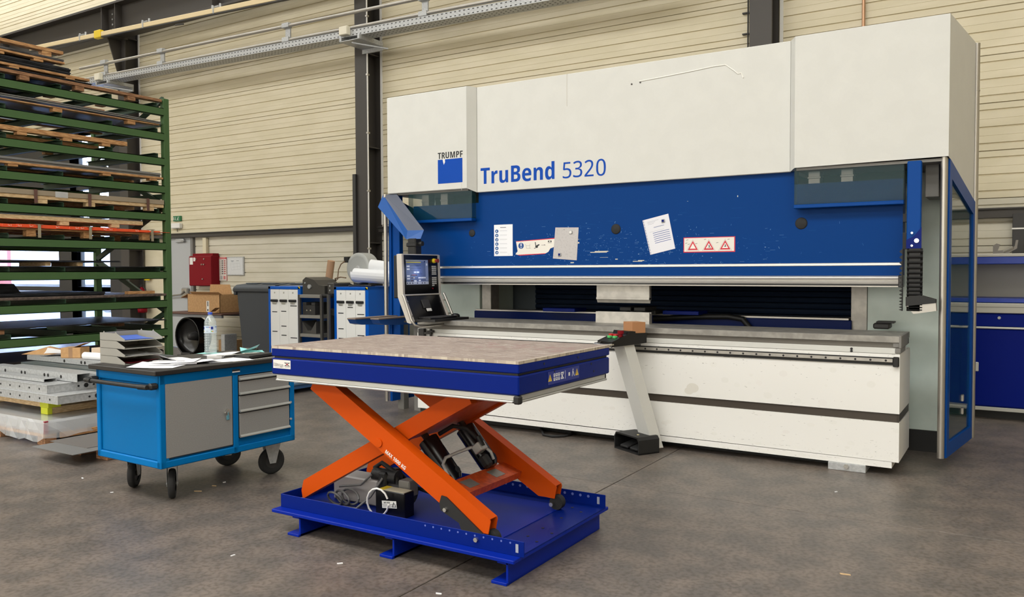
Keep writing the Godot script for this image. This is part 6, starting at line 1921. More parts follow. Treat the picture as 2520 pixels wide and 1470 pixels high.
func floor_stack():
	var xe := -6.92; var ze := -3.7; var xl := -8.5; var zbk := -5.7
	# lowest pallet
	var t := thing("pallet", "pallet standing on the floor under the film-wrapped pack", "pallet", Vector3(-7.7, 0, -4.7))
	for z in [ze - 0.05, -4.7, zbk + 0.05]:
		for x in [xe - 0.06, -7.7, xl + 0.06]:
			part(t, "block", box1(x - 0.06, x + 0.06, 0.0, 0.07, z - 0.05, z + 0.05, 0.003), M.woodold)
	for z in [ze - 0.05, -4.2, -4.7, -5.2, zbk + 0.05]: part(t, "deck_board", box1(xl, xe, 0.07, 0.09, z - 0.05, z + 0.05, 0.003), M.wood)
	part(t, "side_board", box1(xe + 0.004, xe + 0.024, 0.05, 0.095, zbk, ze - 0.12, 0.003), M.wood)
	# film-wrapped pack of sheets
	var p := thing("wrapped_pack", "film-wrapped pack of metal sheets on the floor pallet", "wrapped pack", Vector3(-7.7, 0.0915, -4.7))
	part(p, "sheets", box1(xl + 0.01, xe - 0.01, 0.0915, 0.205, zbk + 0.02, ze - 0.02, 0.003), plain(lin(182, 180, 182), 0.3, 0.4))
	var m := nb()
	var r := RandomNumberGenerator.new(); r.seed = 3
	var n := 46
	var pts := []
	for i in n + 1:
		var u := float(i) / n
		var x: float = lerpf(xl, xe, u * 2.0) if u < 0.5 else xe
		var z: float = ze if u < 0.5 else lerpf(ze, zbk, (u - 0.5) * 2.0)
		var o := 0.012 + r.randf() * 0.022
		var out := Vector3(0, 0, o) if u < 0.48 else (Vector3(o, 0, 0) if u > 0.52 else Vector3(o, 0, o) * 0.7)
		var lo := 0.075 - r.randf() * 0.03 - (0.02 if u > 0.3 and u < 0.5 else 0.0)
		pts.append([Vector3(x, 0.212, z) - out * 0.1, Vector3(x, 0.19, z) + out * 0.4, Vector3(x, 0.13, z) + out * (0.5 + r.randf()), Vector3(x, lo, z) + out * 1.3])
	for i in n:
		var o := Vector3(0, 0.3, 1) if i < n / 2 else Vector3(1, 0.3, 0)
		for k in 3:
			var a: Vector3 = pts[i][k]; var b: Vector3 = pts[i + 1][k]; var c: Vector3 = pts[i + 1][k + 1]; var d: Vector3 = pts[i][k + 1]
			m.poly([a, b, c], o)
			m.poly([a, c, d], o)
	m.poly([Vector3(xl, 0.212, ze), Vector3(xe, 0.212, ze), Vector3(xe, 0.212, zbk), Vector3(xl, 0.212, zbk)], Vector3.UP)
	part(p, "film", m, M.film, "crinkled clear plastic film")
	part(p, "corner_guard", box1(xe - 0.012, xe + 0.006, 0.1, 0.208, ze - 0.03, ze + 0.004, 0.002), plain(lin(150, 40, 50), 0.6))
	# timber frame lying on the pack; the near corner is painted yellow
	var f := thing("timber_frame", "raw timber frame with yellow painted corner lying on the wrapped pack", "timber frame", Vector3(-7.8, 0.2125, -4.6))
	m = nb()
	m.bb(-7.3, -7.2, 0.2125, 0.272, -5.6, -3.88, 0.004)
	part(f, "beam", m, M.woodlight)
	m = nb()
	m.bb(-8.5, -7.19, 0.272, 0.322, -3.99, -3.88, 0.004)
	part(f, "beam", m, M.woodlight)
	m = nb()
	m.bb(-8.5, -6.95, 0.272, 0.34, -4.42, -4.32, 0.004)
	part(f, "beam", m, M.woodlight)
	m = nb()
	m.bb(-8.4, -7.0, 0.272, 0.33, -5.3, -5.2, 0.004)
	part(f, "beam", m, M.woodlight)
	m = nb()
	m.bb(-8.4, -8.3, 0.2125, 0.272, -5.6, -3.95, 0.004)
	part(f, "beam", m, M.woodlight)
	m = nb()
	m.bb(-7.32, -7.186, 0.271, 0.3235, -3.992, -3.878, 0.002)
	m.bb(-7.305, -7.197, 0.213, 0.271, -3.92, -3.877, 0.002)
	part(f, "painted_corner", m, plain(lin(206, 212, 40), 0.6), "yellow painted corner")
	# galvanised panels
	var lo: float = 0.341
	for k in 3:
		var x1: float = [-6.86, -7.06, -6.9][k]
		var y0: float = [lo, lo + 0.075, lo + 0.15][k]
		var z1: float = [-3.78, -3.8, -4.3][k]
		var q := thing("galvanised_sheet", ["lowest galvanised folded panel on the timber frame", "second galvanised folded panel from the bottom of the pile", "upper grey panel further back in the pile of galvanised parts"][k], "metal panel", Vector3(-7.7, y0, -4.6), "galvanised panels")
		m = nb()
		m.bb(xl + 0.05, x1, y0 + 0.066, y0 + 0.074, -5.5, z1, 0.002)
		m.bb(xl + 0.05, x1, y0, y0 + 0.07, z1 - 0.006, z1 - 0.002)
		m.bb(x1 - 0.008, x1 - 0.004, y0, y0 + 0.07, -5.5, z1 - 0.004)
		m.bb(xl + 0.05, xl + 0.06, y0, y0 + 0.07, -5.5, z1 - 0.004)
		m.bb(xl + 0.05, x1, y0, y0 + 0.07, -5.5, -5.495)
		part(q, "panel_sheet", m, M.galv if k < 2 else plain(lin(96, 104, 104), 0.5, 0.3))
		m = nb()
		for i in 9: m.cyl(Vector3(x1 - 0.12 - i * 0.16, y0 + 0.035, z1 - 0.003), Vector3(x1 - 0.12 - i * 0.16, y0 + 0.035, z1 + 0.0005), 0.009, -1, 10)
		for i in 3:
			var z := z1 - 0.35 - i * 0.5
			m.cyl(Vector3(x1 - 0.005, y0 + 0.035, z), Vector3(x1 + 0.0005, y0 + 0.035, z), 0.02, -1, 14)
			for dz in [-0.07, 0.07]: m.cyl(Vector3(x1 - 0.005, y0 + 0.035, z + dz), Vector3(x1 + 0.0005, y0 + 0.035, z + dz), 0.009, -1, 10)
		each(q, "hole", m, M.black)
	# loose channels on top
	var hy: float = lo + 0.1505
	for k in 4:
		var a: float = [-3.88, -4.02, -4.12, -4.16][k]
		var x0: float = [-8.3, -8.45, -8.4, -8.6][k]
		var x1: float = [-7.25, -6.98, -6.9, -6.72][k]
		var y: float = [hy, hy, hy + 0.0, hy + 0.0][k]
		if k == 3:
			a = -4.44; y = hy + 0.0755
		if k == 2:
			a = -4.19
		var q := thing("steel_channel", ["short flat galvanised channel at the front of the loose parts", "galvanised channel with round holes and an open dark end", "galvanised channel behind the one with the open end", "longest galvanised channel, on the upper grey panel"][k], "channel", Vector3((x0 + x1) / 2, y, a - 0.05), "loose galvanised channels")
		var h: float = [0.03, 0.075, 0.06, 0.05][k]
		var w: float = [0.11, 0.12, 0.1, 0.3][k]
		m = nb()
		m.bb(x0, x1, y + h - 0.004, y + h, a - w, a, 0.0015)
		m.bb(x0, x1, y, y + h - 0.002, a - 0.004, a)
		m.bb(x0, x1, y, y + h - 0.002, a - w, a - w + 0.004)
		m.bb(x0, x1, y, y + 0.003, a - w, a - w + 0.03)
		m.bb(x0, x1, y, y + 0.003, a - 0.03, a)
		part(q, "profile", m, M.galv)
		if k > 0:
			m = nb()
			for e in [0.15, 0.36, 0.42, 0.75, 0.81, 1.1]: m.cyl(Vector3(x1 - 0.1 - e, y + h * 0.5, a - 0.002), Vector3(x1 - 0.1 - e, y + h * 0.5, a + 0.0006), 0.016, -1, 12)
			each(q, "hole", m, M.black)
	# things lying on top
	var ty: float = lo + 0.277
	var c := thing("small_carton", "small taped brown carton lying on the galvanised parts", "carton", Vector3(-7.92, ty, -4.55), "", 0.5)
	m = nb()
	m.bb(-0.1, 0.1, 0.0, 0.1, -0.08, 0.08, 0.003)
	part(c, "carton_body", m, M.card)
	m = nb()
	m.bb(-0.02, 0.02, 0.001, 0.1008, -0.0808, 0.0808)
	part(c, "tape", m, plain(lin(150, 116, 84), 0.4))
	m = nb()
	m.box(Vector3(0.06, 0.122, -0.02), Vector3(0.12, 0.003, 0.12), 0.0, Basis(Vector3.BACK, 0.35))
	part(c, "open_flap", m, M.card)
	c = thing("long_carton", "long pale carton with small blue print behind the taped carton", "carton", Vector3(-7.45, ty, -4.67), "", 0.1)
	m = nb()
	m.bb(-0.26, 0.3, 0.0, 0.1, -0.06, 0.06, 0.003)
	part(c, "carton_body", m, plain(lin(206, 186, 164), 0.8))
	lettering(c, "lettering", "beko", true, 0.03, plain(lin(60, 110, 160), 0.6), Transform3D(Basis(), Vector3(-0.1, 0.045, 0.0605)), 0.1)
	paper("paper_sheet", "stack of white papers left on the galvanised parts", "paper", Vector3(-8.24, ty + 0.001, -4.58), 0.4, 0.3, 0.21, 0.02, 71, M.paper, "")
	paper("paper_sheet", "white paper lying on top of the paper stack on the galvanised parts", "paper", Vector3(-8.22, ty + 0.03, -4.59), 0.9, 0.3, 0.21, 0.02, 72, M.paper, "")
	var roll := thing("paper_roll", "white paper roll lying in front of the long carton", "paper roll", Vector3(-7.5, ty, -4.51), "", 0.1)
	m = nb()
	m.cyl(Vector3(-0.16, 0.035, 0), Vector3(0.16, 0.035, 0), 0.035, -1, 20)
	part(roll, "roll", m, M.paper)
	c = thing("cardboard_offcut", "folded brown cardboard offcut at the left edge of the parts pile", "cardboard", Vector3(-8.5, ty, -4.62), "", 0.4)
	m = nb()
	m.poly([Vector3(-0.25, 0.0, 0.1), Vector3(0.25, 0.0, 0.1), Vector3(0.0, 0.08, 0.0)], Vector3(0, 1, 1))
	m.poly([Vector3(-0.25, 0.0, 0.1), Vector3(0.0, 0.08, 0.0), Vector3(-0.2, 0.0, -0.15)], Vector3(-1, 1, 0))
	m.poly([Vector3(0.25, 0.0, 0.1), Vector3(0.2, 0.0, -0.15), Vector3(0.0, 0.08, 0.0)], Vector3(1, 1, 0))
	part(c, "sheet", m, M.card)
	# two thin plates on bearers beside it
	for k in 2:
		var x := -6.04 - k * 0.36
		var b := solo("wood_bearer", box1(x - 0.075, x + 0.075, 0.0, 0.094, -4.3, -3.66, 0.003), M.woodold, ["wooden bearer under the thin plates, beside the trolley", "wooden bearer under the thin plates, nearer the pallet"][k], "bearer", Vector3(x, 0, -4.0), "bearers")
	m = nb()
	m.bb(-6.53, -5.96, 0.0945, 0.0985, -4.5, -3.39)
	solo("thin_plate", m, M.sheetgrey, "lower thin grey plate jutting out on bearers beside the trolley", "plate", Vector3(-6.2, 0.0945, -3.9), "thin grey plates")
	m = nb()
	m.bb(-6.6, -6.08, 0.099, 0.103, -4.6, -3.57)
	solo("thin_plate", m, plain(lin(112, 108, 106), 0.5, 0.2), "upper thin grey plate set back on the lower one", "plate", Vector3(-6.3, 0.099, -4.0), "thin grey plates")

func back_corner():
	# red fire-alarm cabinet and notices on the wall
	var t := thing("red_cabinet", "red steel cabinet hung on the back wall beside the grey door", "cabinet", Vector3(-12.93, 1.2, -10.0))
	part(t, "body", box1(-13.24, -12.6, 1.2, 1.76, -10.0, -9.82, 0.008), M.red)
	part(t, "hood", box1(-13.2, -12.62, 1.755, 1.805, -10.0, -9.86, 0.006), M.red)
	part(t, "door", box1(-13.235, -12.605, 1.21, 1.75, -9.82, -9.808, 0.004), plain(lin(124, 18, 30), 0.42, 0.0, 0.25))
	var m := nb()
	m.bb(-13.21, -13.12, 1.6, 1.73, -9.808, -9.805)
	m.bb(-13.1, -13.05, 1.66, 1.73, -9.808, -9.803)
	part(t, "label", m, M.whiteflat)
	m = nb()
	for e in [[-12.86, 1.6], [-12.8, 1.6], [-12.84, 1.33], [-12.79, 1.7], [-13.02, 1.7]]: m.cyl(Vector3(e[0], e[1], -9.81), Vector3(e[0], e[1], -9.79), 0.014, -1, 10)
	each(t, "lock", m, M.steel)
	m = nb()
	m.bb(-13.0, -12.9, 1.805, 2.1, -9.995, -9.93, 0.006)
	solo("cable_duct", m, M.cream, "pale cable duct running up the wall above the red cabinet", "cable duct", Vector3(-12.95, 1.8, -9.96))
	var im := canvas(160, 300, lin(214, 208, 200))
	im.fill_rect(Rect2i(0, 0, 160, 24), lin(190, 60, 66)); im.fill_rect(Rect2i(16, 8, 128, 6), lin(230, 210, 206))
	for j in 7:
		for k in 4:
			im.fill_rect(Rect2i(12 + k * 36, 40 + j * 27, 26, 14), [lin(176, 80, 80), lin(90, 86, 84), lin(196, 190, 180)][(j * 3 + k * 2) % 3])
			im.fill_rect(Rect2i(12 + k * 36, 57 + j * 27, 24, 2), lin(150, 146, 142))
	for k in 3: im.fill_rect(Rect2i(14 + k * 48, 240, 34, 44), lin(196, 120, 116) if k != 1 else lin(170, 168, 166))
	t = thing("safety_poster", "small red and white instruction poster beside the red cabinet", "poster", Vector3(-12.54, 1.3, -10.0))
	m = box1(-12.68, -12.4, 1.3, 1.73, -10.0, -9.985)
	m.quv(Vector3(-12.68, 1.73, -9.9845), Vector3(-12.4, 1.73, -9.9845), Vector3(-12.4, 1.3, -9.9845), Vector3(-12.68, 1.3, -9.9845), Vector3.BACK)
	part(t, "sheet", m, tex_mat(im, 0.5))
	im = canvas(220, 160, lin(208, 210, 212))
	for e in [[50, 26, 44], [130, 26, 36], [56, 34, 30]]: im.fill_rect(Rect2i(e[0], e[1], e[2], 4), lin(120, 124, 130))
	for e in [[40, 60, 180, 52], [180, 52, 190, 110], [190, 110, 60, 120], [60, 120, 40, 60], [90, 60, 100, 116], [140, 56, 150, 112], [70, 90, 186, 84]]: stroke(im, e[0], e[1], e[2], e[3], 2, lin(176, 180, 184))
	t = thing("framed_plan", "white framed plan in a grey metal frame on the wall", "framed notice", Vector3(-12.15, 1.41, -10.0))
	part(t, "frame", box1(-12.38, -11.92, 1.395, 1.735, -10.0, -9.975, 0.004), M.galv)
	m = box1(-12.355, -11.945, 1.415, 1.715, -9.98, -9.974)
	m.quv(Vector3(-12.355, 1.715, -9.9735), Vector3(-11.945, 1.715, -9.9735), Vector3(-11.945, 1.415, -9.9735), Vector3(-12.355, 1.415, -9.9735), Vector3.BACK)
	part(t, "sheet", m, tex_mat(im, 0.4))
	# fire extinguisher and sign on the column behind the rack
	t = thing("fire_extinguisher", "red fire extinguisher hanging on the column behind the rack", "fire extinguisher", Vector3(-14.8, 0.65, -9.95))
	m = nb()
	m.lathe([Vector2(0.0, 0.65), Vector2(0.085, 0.66), Vector2(0.09, 0.7), Vector2(0.09, 1.06), Vector2(0.07, 1.12), Vector2(0.03, 1.15), Vector2(0.03, 1.18)], Vector3(-14.8, 0, -9.88), Basis(), 20)
	part(t, "cylinder", m, M.red)
	m = nb()
	m.bb(-14.83, -14.77, 1.17, 1.22, -9.9, -9.84, 0.006)
	m.tube([Vector3(-14.77, 1.18, -9.88), Vector3(-14.68, 1.12, -9.87), Vector3(-14.69, 0.9, -9.87)], 0.012, 8)
	part(t, "valve", m, M.black)
	t = thing("yellow_sign", "small red and yellow sign above the fire extinguisher", "sign", Vector3(-14.8, 1.32, -9.99))
	part(t, "plate", box1(-14.88, -14.72, 1.3, 1.42, -9.999, -9.98), M.yellow)
	part(t, "header", box1(-14.88, -14.72, 1.42, 1.46, -9.999, -9.98), M.red)
	# small table with an open box
	t = thing("steel_table", "small table with grey legs and a brown top against the back wall", "table", Vector3(-12.0, 0, -9.2))
	part(t, "tabletop", box1(-12.74, -11.2, 0.74, 0.765, -9.55, -8.9, 0.003), plain(lin(96, 66, 56), 0.6))
	m = nb()
	m.bb(-12.72, -11.22, 0.69, 0.74, -8.96, -8.92)
	m.bb(-12.72, -11.22, 0.69, 0.74, -9.53, -9.49)
	m.bb(-12.72, -12.68, 0.69, 0.74, -9.5, -8.95)
	part(t, "apron", m, plain(lin(118, 118, 120), 0.5))
	for e in [[-12.7, -8.94], [-11.62, -8.94], [-12.7, -9.51], [-11.24, -9.51]]: part(t, "leg", box1(e[0] - 0.022, e[0] + 0.022, 0, 0.69, e[1] - 0.022, e[1] + 0.022, 0.003), plain(lin(118, 118, 120), 0.5))
	t = thing("open_carton", "open brown cardboard box standing on the small table", "carton", Vector3(-11.85, 0.766, -9.22))
	m = nb()
	var c0 := Vector3(-12.2, 0, -9.45); var c1 := Vector3(-11.36, 0, -9.0)
	for e in [[c0.x, c1.x, c1.z - 0.006, c1.z], [c0.x, c1.x, c0.z, c0.z + 0.006], [c0.x, c0.x + 0.006, c0.z, c1.z], [c1.x - 0.006, c1.x, c0.z, c1.z]]: m.bb(e[0], e[1], 0.767, 1.08, e[2], e[3])
	m.bb(c0.x, c1.x, 0.767, 0.773, c0.z, c1.z)
	part(t, "carton_body", m, M.card)
	m = nb()
	m.ext([Vector2(c0.x, 1.08), Vector2(c1.x - 0.25, 1.08), Vector2(c1.x - 0.3, 1.24), Vector2(c0.x + 0.02, 1.24)], Vector3(0, 0, c0.z - 0.01), Vector3.RIGHT, Vector3.UP, Vector3(0, 0, 0.005))
	m.box(Vector3(c0.x - 0.1, 1.05, -9.22), Vector3(0.22, 0.005, 0.42), 0.0, Basis(Vector3.BACK, 0.35))
	m.box(Vector3((c0.x + c1.x) / 2 + 0.1, 1.1, c1.z + 0.03), Vector3(0.75, 0.005, 0.1), 0.0, Basis(Vector3.RIGHT, -0.5))
	m.box(Vector3(c1.x - 0.03, 0.83, c1.z + 0.07), Vector3(0.14, 0.004, 0.1), 0.0, Basis(Vector3.BACK, 0.5))
	each(t, "flap", m, M.card)
	m = nb()
	m.bb(-11.7, -11.63, 0.785, 0.97, c1.z, c1.z + 0.002)
	var lb := part(t, "shipping_label", m, M.whiteflat)
	m = nb()
	m.bb(-11.675, -11.655, 0.88, 0.96, c1.z + 0.002, c1.z + 0.003)
	m.bb(-11.68, -11.65, 0.8, 0.83, c1.z + 0.002, c1.z + 0.003)
	part(lb, "print", m, M.ink)
	solo("wood_strip", box1(-12.66, -12.62, 0.766, 1.06, -9.5, -9.46, 0.003), M.woodlight, "upright wooden strip left of the open cardboard box", "strip", Vector3(-12.64, 0.766, -9.48))
	# drum lid / reel under the table
	t = thing("drum_fan", "round black drum fan standing on the floor under the table", "fan", Vector3(-12.22, 0.0, -9.1))
	m = nb()
	m.lathe([Vector2(0.0, -0.16), Vector2(0.3, -0.15), Vector2(0.335, -0.1), Vector2(0.335, 0.12), Vector2(0.32, 0.13), Vector2(0.3, 0.12), Vector2(0.3, -0.05), Vector2(0.0, -0.06)], Vector3(-12.2, 0.345, -9.1), Basis(Vector3.RIGHT, Vector3(0.25, 0, 0.97).normalized(), Vector3.UP).orthonormalized(), 36)
	part(t, "drum", m, M.blackgloss)
	m = nb()
	m.lathe([Vector2(0.0, 0.09), Vector2(0.06, 0.08), Vector2(0.08, -0.05)], Vector3(-12.2, 0.345, -9.1), Basis(Vector3.RIGHT, Vector3(0.25, 0, 0.97).normalized(), Vector3.UP).orthonormalized(), 20)
	part(t, "hub", m, M.dark2)
	m = nb()
	m.bb(-12.38, -11.98, 0.0, 0.03, -9.1, -8.9, 0.004)
	m.bb(-12.3, -12.06, 0.03, 0.07, -9.0, -8.92, 0.004)
	each(t, "foot", m, M.dark2)
	solo("carton_flat", box1(-11.6, -11.3, 0.0, 0.3, -9.4, -9.15, 0.003), M.card, "brown carton standing under the table behind its right leg", "carton", Vector3(-11.45, 0, -9.3))
	solo("grey_sheet_panel", box1(-11.28, -11.19, 0.0, 0.42, -9.2, -8.95, 0.003), M.galv, "grey metal offcut standing between the table and the big bin", "offcut", Vector3(-11.23, 0, -9.1))
	# two big wheeled bins
	for k in 2:
		var x0: float = [-10.93, -9.92][k]
		var z0 := -9.69 - k * 0.01
		t = thing("waste_bin", ["large dark grey wheeled waste bin with lid, nearer the small table", "second dark grey waste bin, half hidden behind the white-fronted cabinet"][k], "waste bin", Vector3(x0 + 0.4, 0, z0 + 0.35), "waste bins")
		m = nb()
		var w := 0.86; var d := 0.7
		var p0 := [Vector3(x0 + 0.08, 0.08, z0 + d - 0.06), Vector3(x0 + w - 0.04, 0.08, z0 + d - 0.06), Vector3(x0 + w - 0.04, 0.08, z0 + 0.06), Vector3(x0 + 0.08, 0.08, z0 + 0.06)]
		var p1 := [Vector3(x0 + 0.02, 1.13, z0 + d), Vector3(x0 + w, 1.13, z0 + d), Vector3(x0 + w, 1.13, z0), Vector3(x0 + 0.02, 1.13, z0)]
		for i in 4: m.poly([p0[i], p0[(i + 1) % 4], p1[(i + 1) % 4], p1[i]], [Vector3.BACK, Vector3.RIGHT, Vector3.FORWARD, Vector3.LEFT][i])
		m.poly(p0, Vector3.DOWN); m.poly(p1, Vector3.UP)
		part(t, "body", m, M.bin)
		m = nb()
		m.bb(x0 - 0.05, x0 + w + 0.03, 1.13, 1.2, z0 - 0.04, z0 + d + 0.04, 0.015)
		m.bb(x0 - 0.04, x0 + 0.02, 1.08, 1.15, z0 + d - 0.12, z0 + d + 0.03, 0.01)
		part(t, "rim", m, plain(lin(52, 56, 62), 0.5))
		m = nb()
		m.ext([Vector2(-0.04, 1.2), Vector2(d + 0.03, 1.2), Vector2(d - 0.04, 1.245), Vector2(d * 0.6, 1.27), Vector2(0.06, 1.27), Vector2(-0.02, 1.25)], Vector3(x0 - 0.04, 0, z0), Vector3.BACK, Vector3.UP, Vector3(w + 0.06, 0, 0))
		part(t, "lid", m, plain(lin(66, 74, 84), 0.45))
		m = nb()
		m.bb(x0 + 0.05, x0 + 0.34, 1.262, 1.276, z0 + 0.12, z0 + d - 0.15, 0.008)
		m.bb(x0 + 0.44, x0 + 0.76, 1.262, 1.276, z0 + 0.12, z0 + d - 0.15, 0.008)
		each(t, "lid_rib", m, plain(lin(74, 84, 96), 0.45))
		m = nb()
		for e in [[0.12, 0.12], [0.74, 0.12], [0.12, 0.56], [0.74, 0.56]]: m.cyl(Vector3(x0 + e[0] - 0.02, 0.06, z0 + e[1]), Vector3(x0 + e[0] + 0.02, 0.06, z0 + e[1]), 0.06, -1, 16)
		each(t, "wheel", m, M.rubber)
	# two tool cabinets with three white pull-out fronts each
	for k in 2:
		var x0: float = [-9.165, -7.88][k]
		var x1: float = [-8.515, -7.265][k]
		var zc := -8.1
		t = thing("tool_cabinet", ["blue tool cabinet with white pull-out fronts next to the waste bins", "blue tool cabinet with white pull-out fronts carrying the hose reel"][k], "tool cabinet", Vector3((x0 + x1) / 2, 0, -8.5), "tool cabinets")
		m = nb()
		m.bb(x0, x0 + 0.045, 0.05, 1.25, -8.95, zc, 0.004)
		m.bb(x1 - 0.055, x1, 0.05, 1.25, -8.95, zc, 0.004)
		m.bb(x0, x1, 1.21, 1.25, -8.95, zc, 0.004)
		m.bb(x0, x1, 0.05, 0.12, -8.95, zc, 0.004)
		m.bb(x0, x1, 0.1, 1.22, -8.95, -8.9)
		part(t, "carcass", m, plain(lin(8, 92, 195), 0.28, 0.0, 0.35))
		part(t, "plinth", box1(x0 + 0.03, x1 - 0.03, 0.0, 0.06, -8.9, zc - 0.05), M.black)
		var fw: float = (x1 - x0 - 0.1) / 3.0
		for j in 3:
			var a: float = x0 + 0.047 + j * fw
			var fr := part(t, "pull_out", box1(a + 0.002, a + fw - 0.002, 0.13, 1.205, -8.85, zc + 0.004, 0.003), plain(lin(244, 244, 242), 0.5))
			m = nb()
			m.bb(a + 0.02, a + fw - 0.02, 1.03, 1.065, zc + 0.004, zc + 0.03, 0.008)
			part(fr, "handle", m, M.black)
			m = nb()
			m.bb(a + 0.05, a + fw - 0.05, 1.0, 1.03, zc + 0.004, zc + 0.02, 0.004)
			m.bb(a + fw * 0.45, a + fw * 0.55, 1.15, 1.17, zc + 0.004, zc + 0.008)
			each(fr, "handle_plate", m, M.alu)
			m = nb()
			for e in [[[0.88, 0.6, 0.33], [0.89, 0.55, 0.68, 0.25], [0.97, 0.52, 0.1]][(j + k) % 3]]:
				for y in e: m.bb(a + fw * 0.2, a + fw * (0.75 if j != 2 else 0.9), y, y + 0.012, zc + 0.003, zc + 0.006)
			part(fr, "label_slot", m, M.ink)
		m = nb()
		m.poly([Vector3(x1 - 0.05, 1.249, zc + 0.0005), Vector3(x1 - 0.01, 1.249, zc + 0.0005), Vector3(x1 - 0.01, 1.215, zc + 0.0005)], Vector3.BACK)
		part(t, "corner_sticker", m, M.yellow)
	# shelf unit with tool blocks between the cabinets
	t = thing("tool_shelf", "dark metal shelf unit holding bending tools between the white-fronted cabinets", "shelf", Vector3(-8.2, 0, -8.4))
	m = nb()
	for x in [-8.48, -8.06, -7.93]:
		for z in [-8.05, -8.75]: m.bb(x - 0.018, x + 0.018, 0.0, 1.139, z - 0.018, z + 0.018, 0.002)
	each(t, "upright", m, plain(lin(92, 90, 88), 0.45, 0.5))
	for y in [1.14, 0.86, 0.6, 0.3]:
		m = nb()
		m.bb(-8.48, -8.06, y - 0.045, y, -8.75, -8.035, 0.003)
		part(t, "shelf_board", m, plain(lin(158, 156, 152), 0.45, 0.5))
	m = nb()
	m.bb(-8.06, -7.92, 1.12, 1.15, -8.75, -8.04, 0.003)
	m.bb(-8.05, -7.92, 0.0, 1.1, -8.75, -8.72)
	part(t, "side_frame", m, M.dark2)
	for e in [[-8.36, 0.8615, "black tool block with two screws on the middle shelf", 0], [-8.36, 0.6015, "dark vee-shaped bending block on the lower shelf", 1]]:
		m = nb()
		if e[3] == 0:
			m.bb(e[0] - 0.1, e[0] + 0.14, e[1], e[1] + 0.13, -8.35, -8.08, 0.004)
			m.bb(e[0] - 0.1, e[0] - 0.03, e[1] + 0.13, e[1] + 0.17, -8.35, -8.08, 0.004)
			m.bb(e[0] + 0.07, e[0] + 0.14, e[1] + 0.13, e[1] + 0.17, -8.35, -8.08, 0.004)
		else:
			m.ext([Vector2(-0.11, 0), Vector2(0.16, 0), Vector2(0.16, 0.17), Vector2(0.06, 0.04), Vector2(0.0, 0.04), Vector2(-0.11, 0.17)], Vector3(e[0], e[1], -8.35), Vector3.RIGHT, Vector3.UP, Vector3(0, 0, 0.27))
		var b := solo("tool_block", m, M.dark2 if e[3] == 0 else plain(lin(98, 96, 94), 0.4, 0.5), e[2], "tool block", Vector3(e[0], e[1], -8.2), "tool blocks on the shelf")
		if e[3] == 0:
			m = nb()
			for x in [-0.01, 0.06]: m.cyl(Vector3(e[0] + x, e[1] + 0.06, -8.085), Vector3(e[0] + x, e[1] + 0.06, -8.075), 0.012, -1, 8)
			each(b, "screw", m, M.chrome)
	m = nb()
	m.ext([Vector2(0, 0), Vector2(0.42, 0), Vector2(0.42, 0.12), Vector2(0.3, 0.13), Vector2(0.22, 0.2), Vector2(0.06, 0.24), Vector2(0.0, 0.2)], Vector3(-8.47, 1.1405, -8.5), Vector3.RIGHT, Vector3.UP, Vector3(0, 0, 0.4))
	var bx := solo("metal_bracket", m, plain(lin(84, 82, 80), 0.4, 0.5), "grey folded steel bracket lying on top of the tool shelf", "bracket", Vector3(-8.3, 1.1405, -8.3))
	m = nb()
	m.cyl(Vector3(-8.33, 1.25, -8.1), Vector3(-8.33, 1.25, -8.08), 0.03, -1, 14)
	m.cyl(Vector3(-8.42, 1.3, -8.1), Vector3(-8.42, 1.3, -8.09), 0.012, -1, 10)
	each(bx, "bolt", m, M.galv)
	m = nb()
	m.bb(-8.02, -7.9, 1.151, 1.3, -8.45, -8.12, 0.006)
	bx = solo("steel_block", m, plain(lin(88, 86, 84), 0.4, 0.5), "small grey steel block beside the right white-fronted cabinet", "block", Vector3(-7.96, 1.15, -8.3))
	m = nb()
	for y in [1.2, 1.26]: m.cyl(Vector3(-7.97, y, -8.122), Vector3(-7.97, y, -8.112), 0.012, -1, 8)
	each(bx, "screw", m, M.galv)
	# brush-like cloth hung in the gap
	m = nb()
	var r := RandomNumberGenerator.new(); r.seed = 8
	for i in 12:
		var a := -8.03 + i * 0.008
		m.ext([Vector2(a, 0.86), Vector2(a + 0.012, 0.86), Vector2(a + 0.014 + (i - 6) * 0.004, 0.4), Vector2(a - 0.012 + (i - 6) * 0.004, 0.4)], Vector3(0, 0, -8.2 + 0.02 * sin(i * 2.1)), Vector3.RIGHT, Vector3.UP, Vector3(0, 0, 0.05))
	m.bb(-8.045, -7.905, 0.84, 0.95, -8.25, -8.12, 0.02)
	solo("black_bag", m, M.rubber, "black pleated bag hanging in the gap beside the right white-fronted cabinet", "bag", Vector3(-7.98, 0.4, -8.2))
	# cardboard tube
	m = nb()
	m.cyl(Vector3(-9.1, 0.35, -9.05), Vector3(-8.83, 1.62, -9.03), 0.055, -1, 24)
	solo("cardboard_tube", m, plain(lin(178, 140, 104), 0.75), "leaning brown cardboard tube sticking up behind the tool shelf", "tube", Vector3(-9.1, 0.35, -9.0))
	# hose reel on the right cabinet
	t = thing("hose_reel", "grey round hose reel standing on the right white-fronted cabinet", "hose reel", Vector3(-7.66, 1.252, -8.5))
	var cx := Vector3(-7.76, 1.5, -8.55)
	m = nb()
	m.lathe([Vector2(0.0, -0.11), Vector2(0.2, -0.11), Vector2(0.215, -0.09), Vector2(0.215, 0.09), Vector2(0.2, 0.11), Vector2(0.16, 0.115), Vector2(0.15, 0.105), Vector2(0.0, 0.105)], cx, Basis(Vector3.RIGHT, Vector3(0.3, 0, 0.95).normalized(), Vector3.UP).orthonormalized(), 36)
	part(t, "drum", m, plain(lin(168, 170, 168), 0.45))
	m = nb()
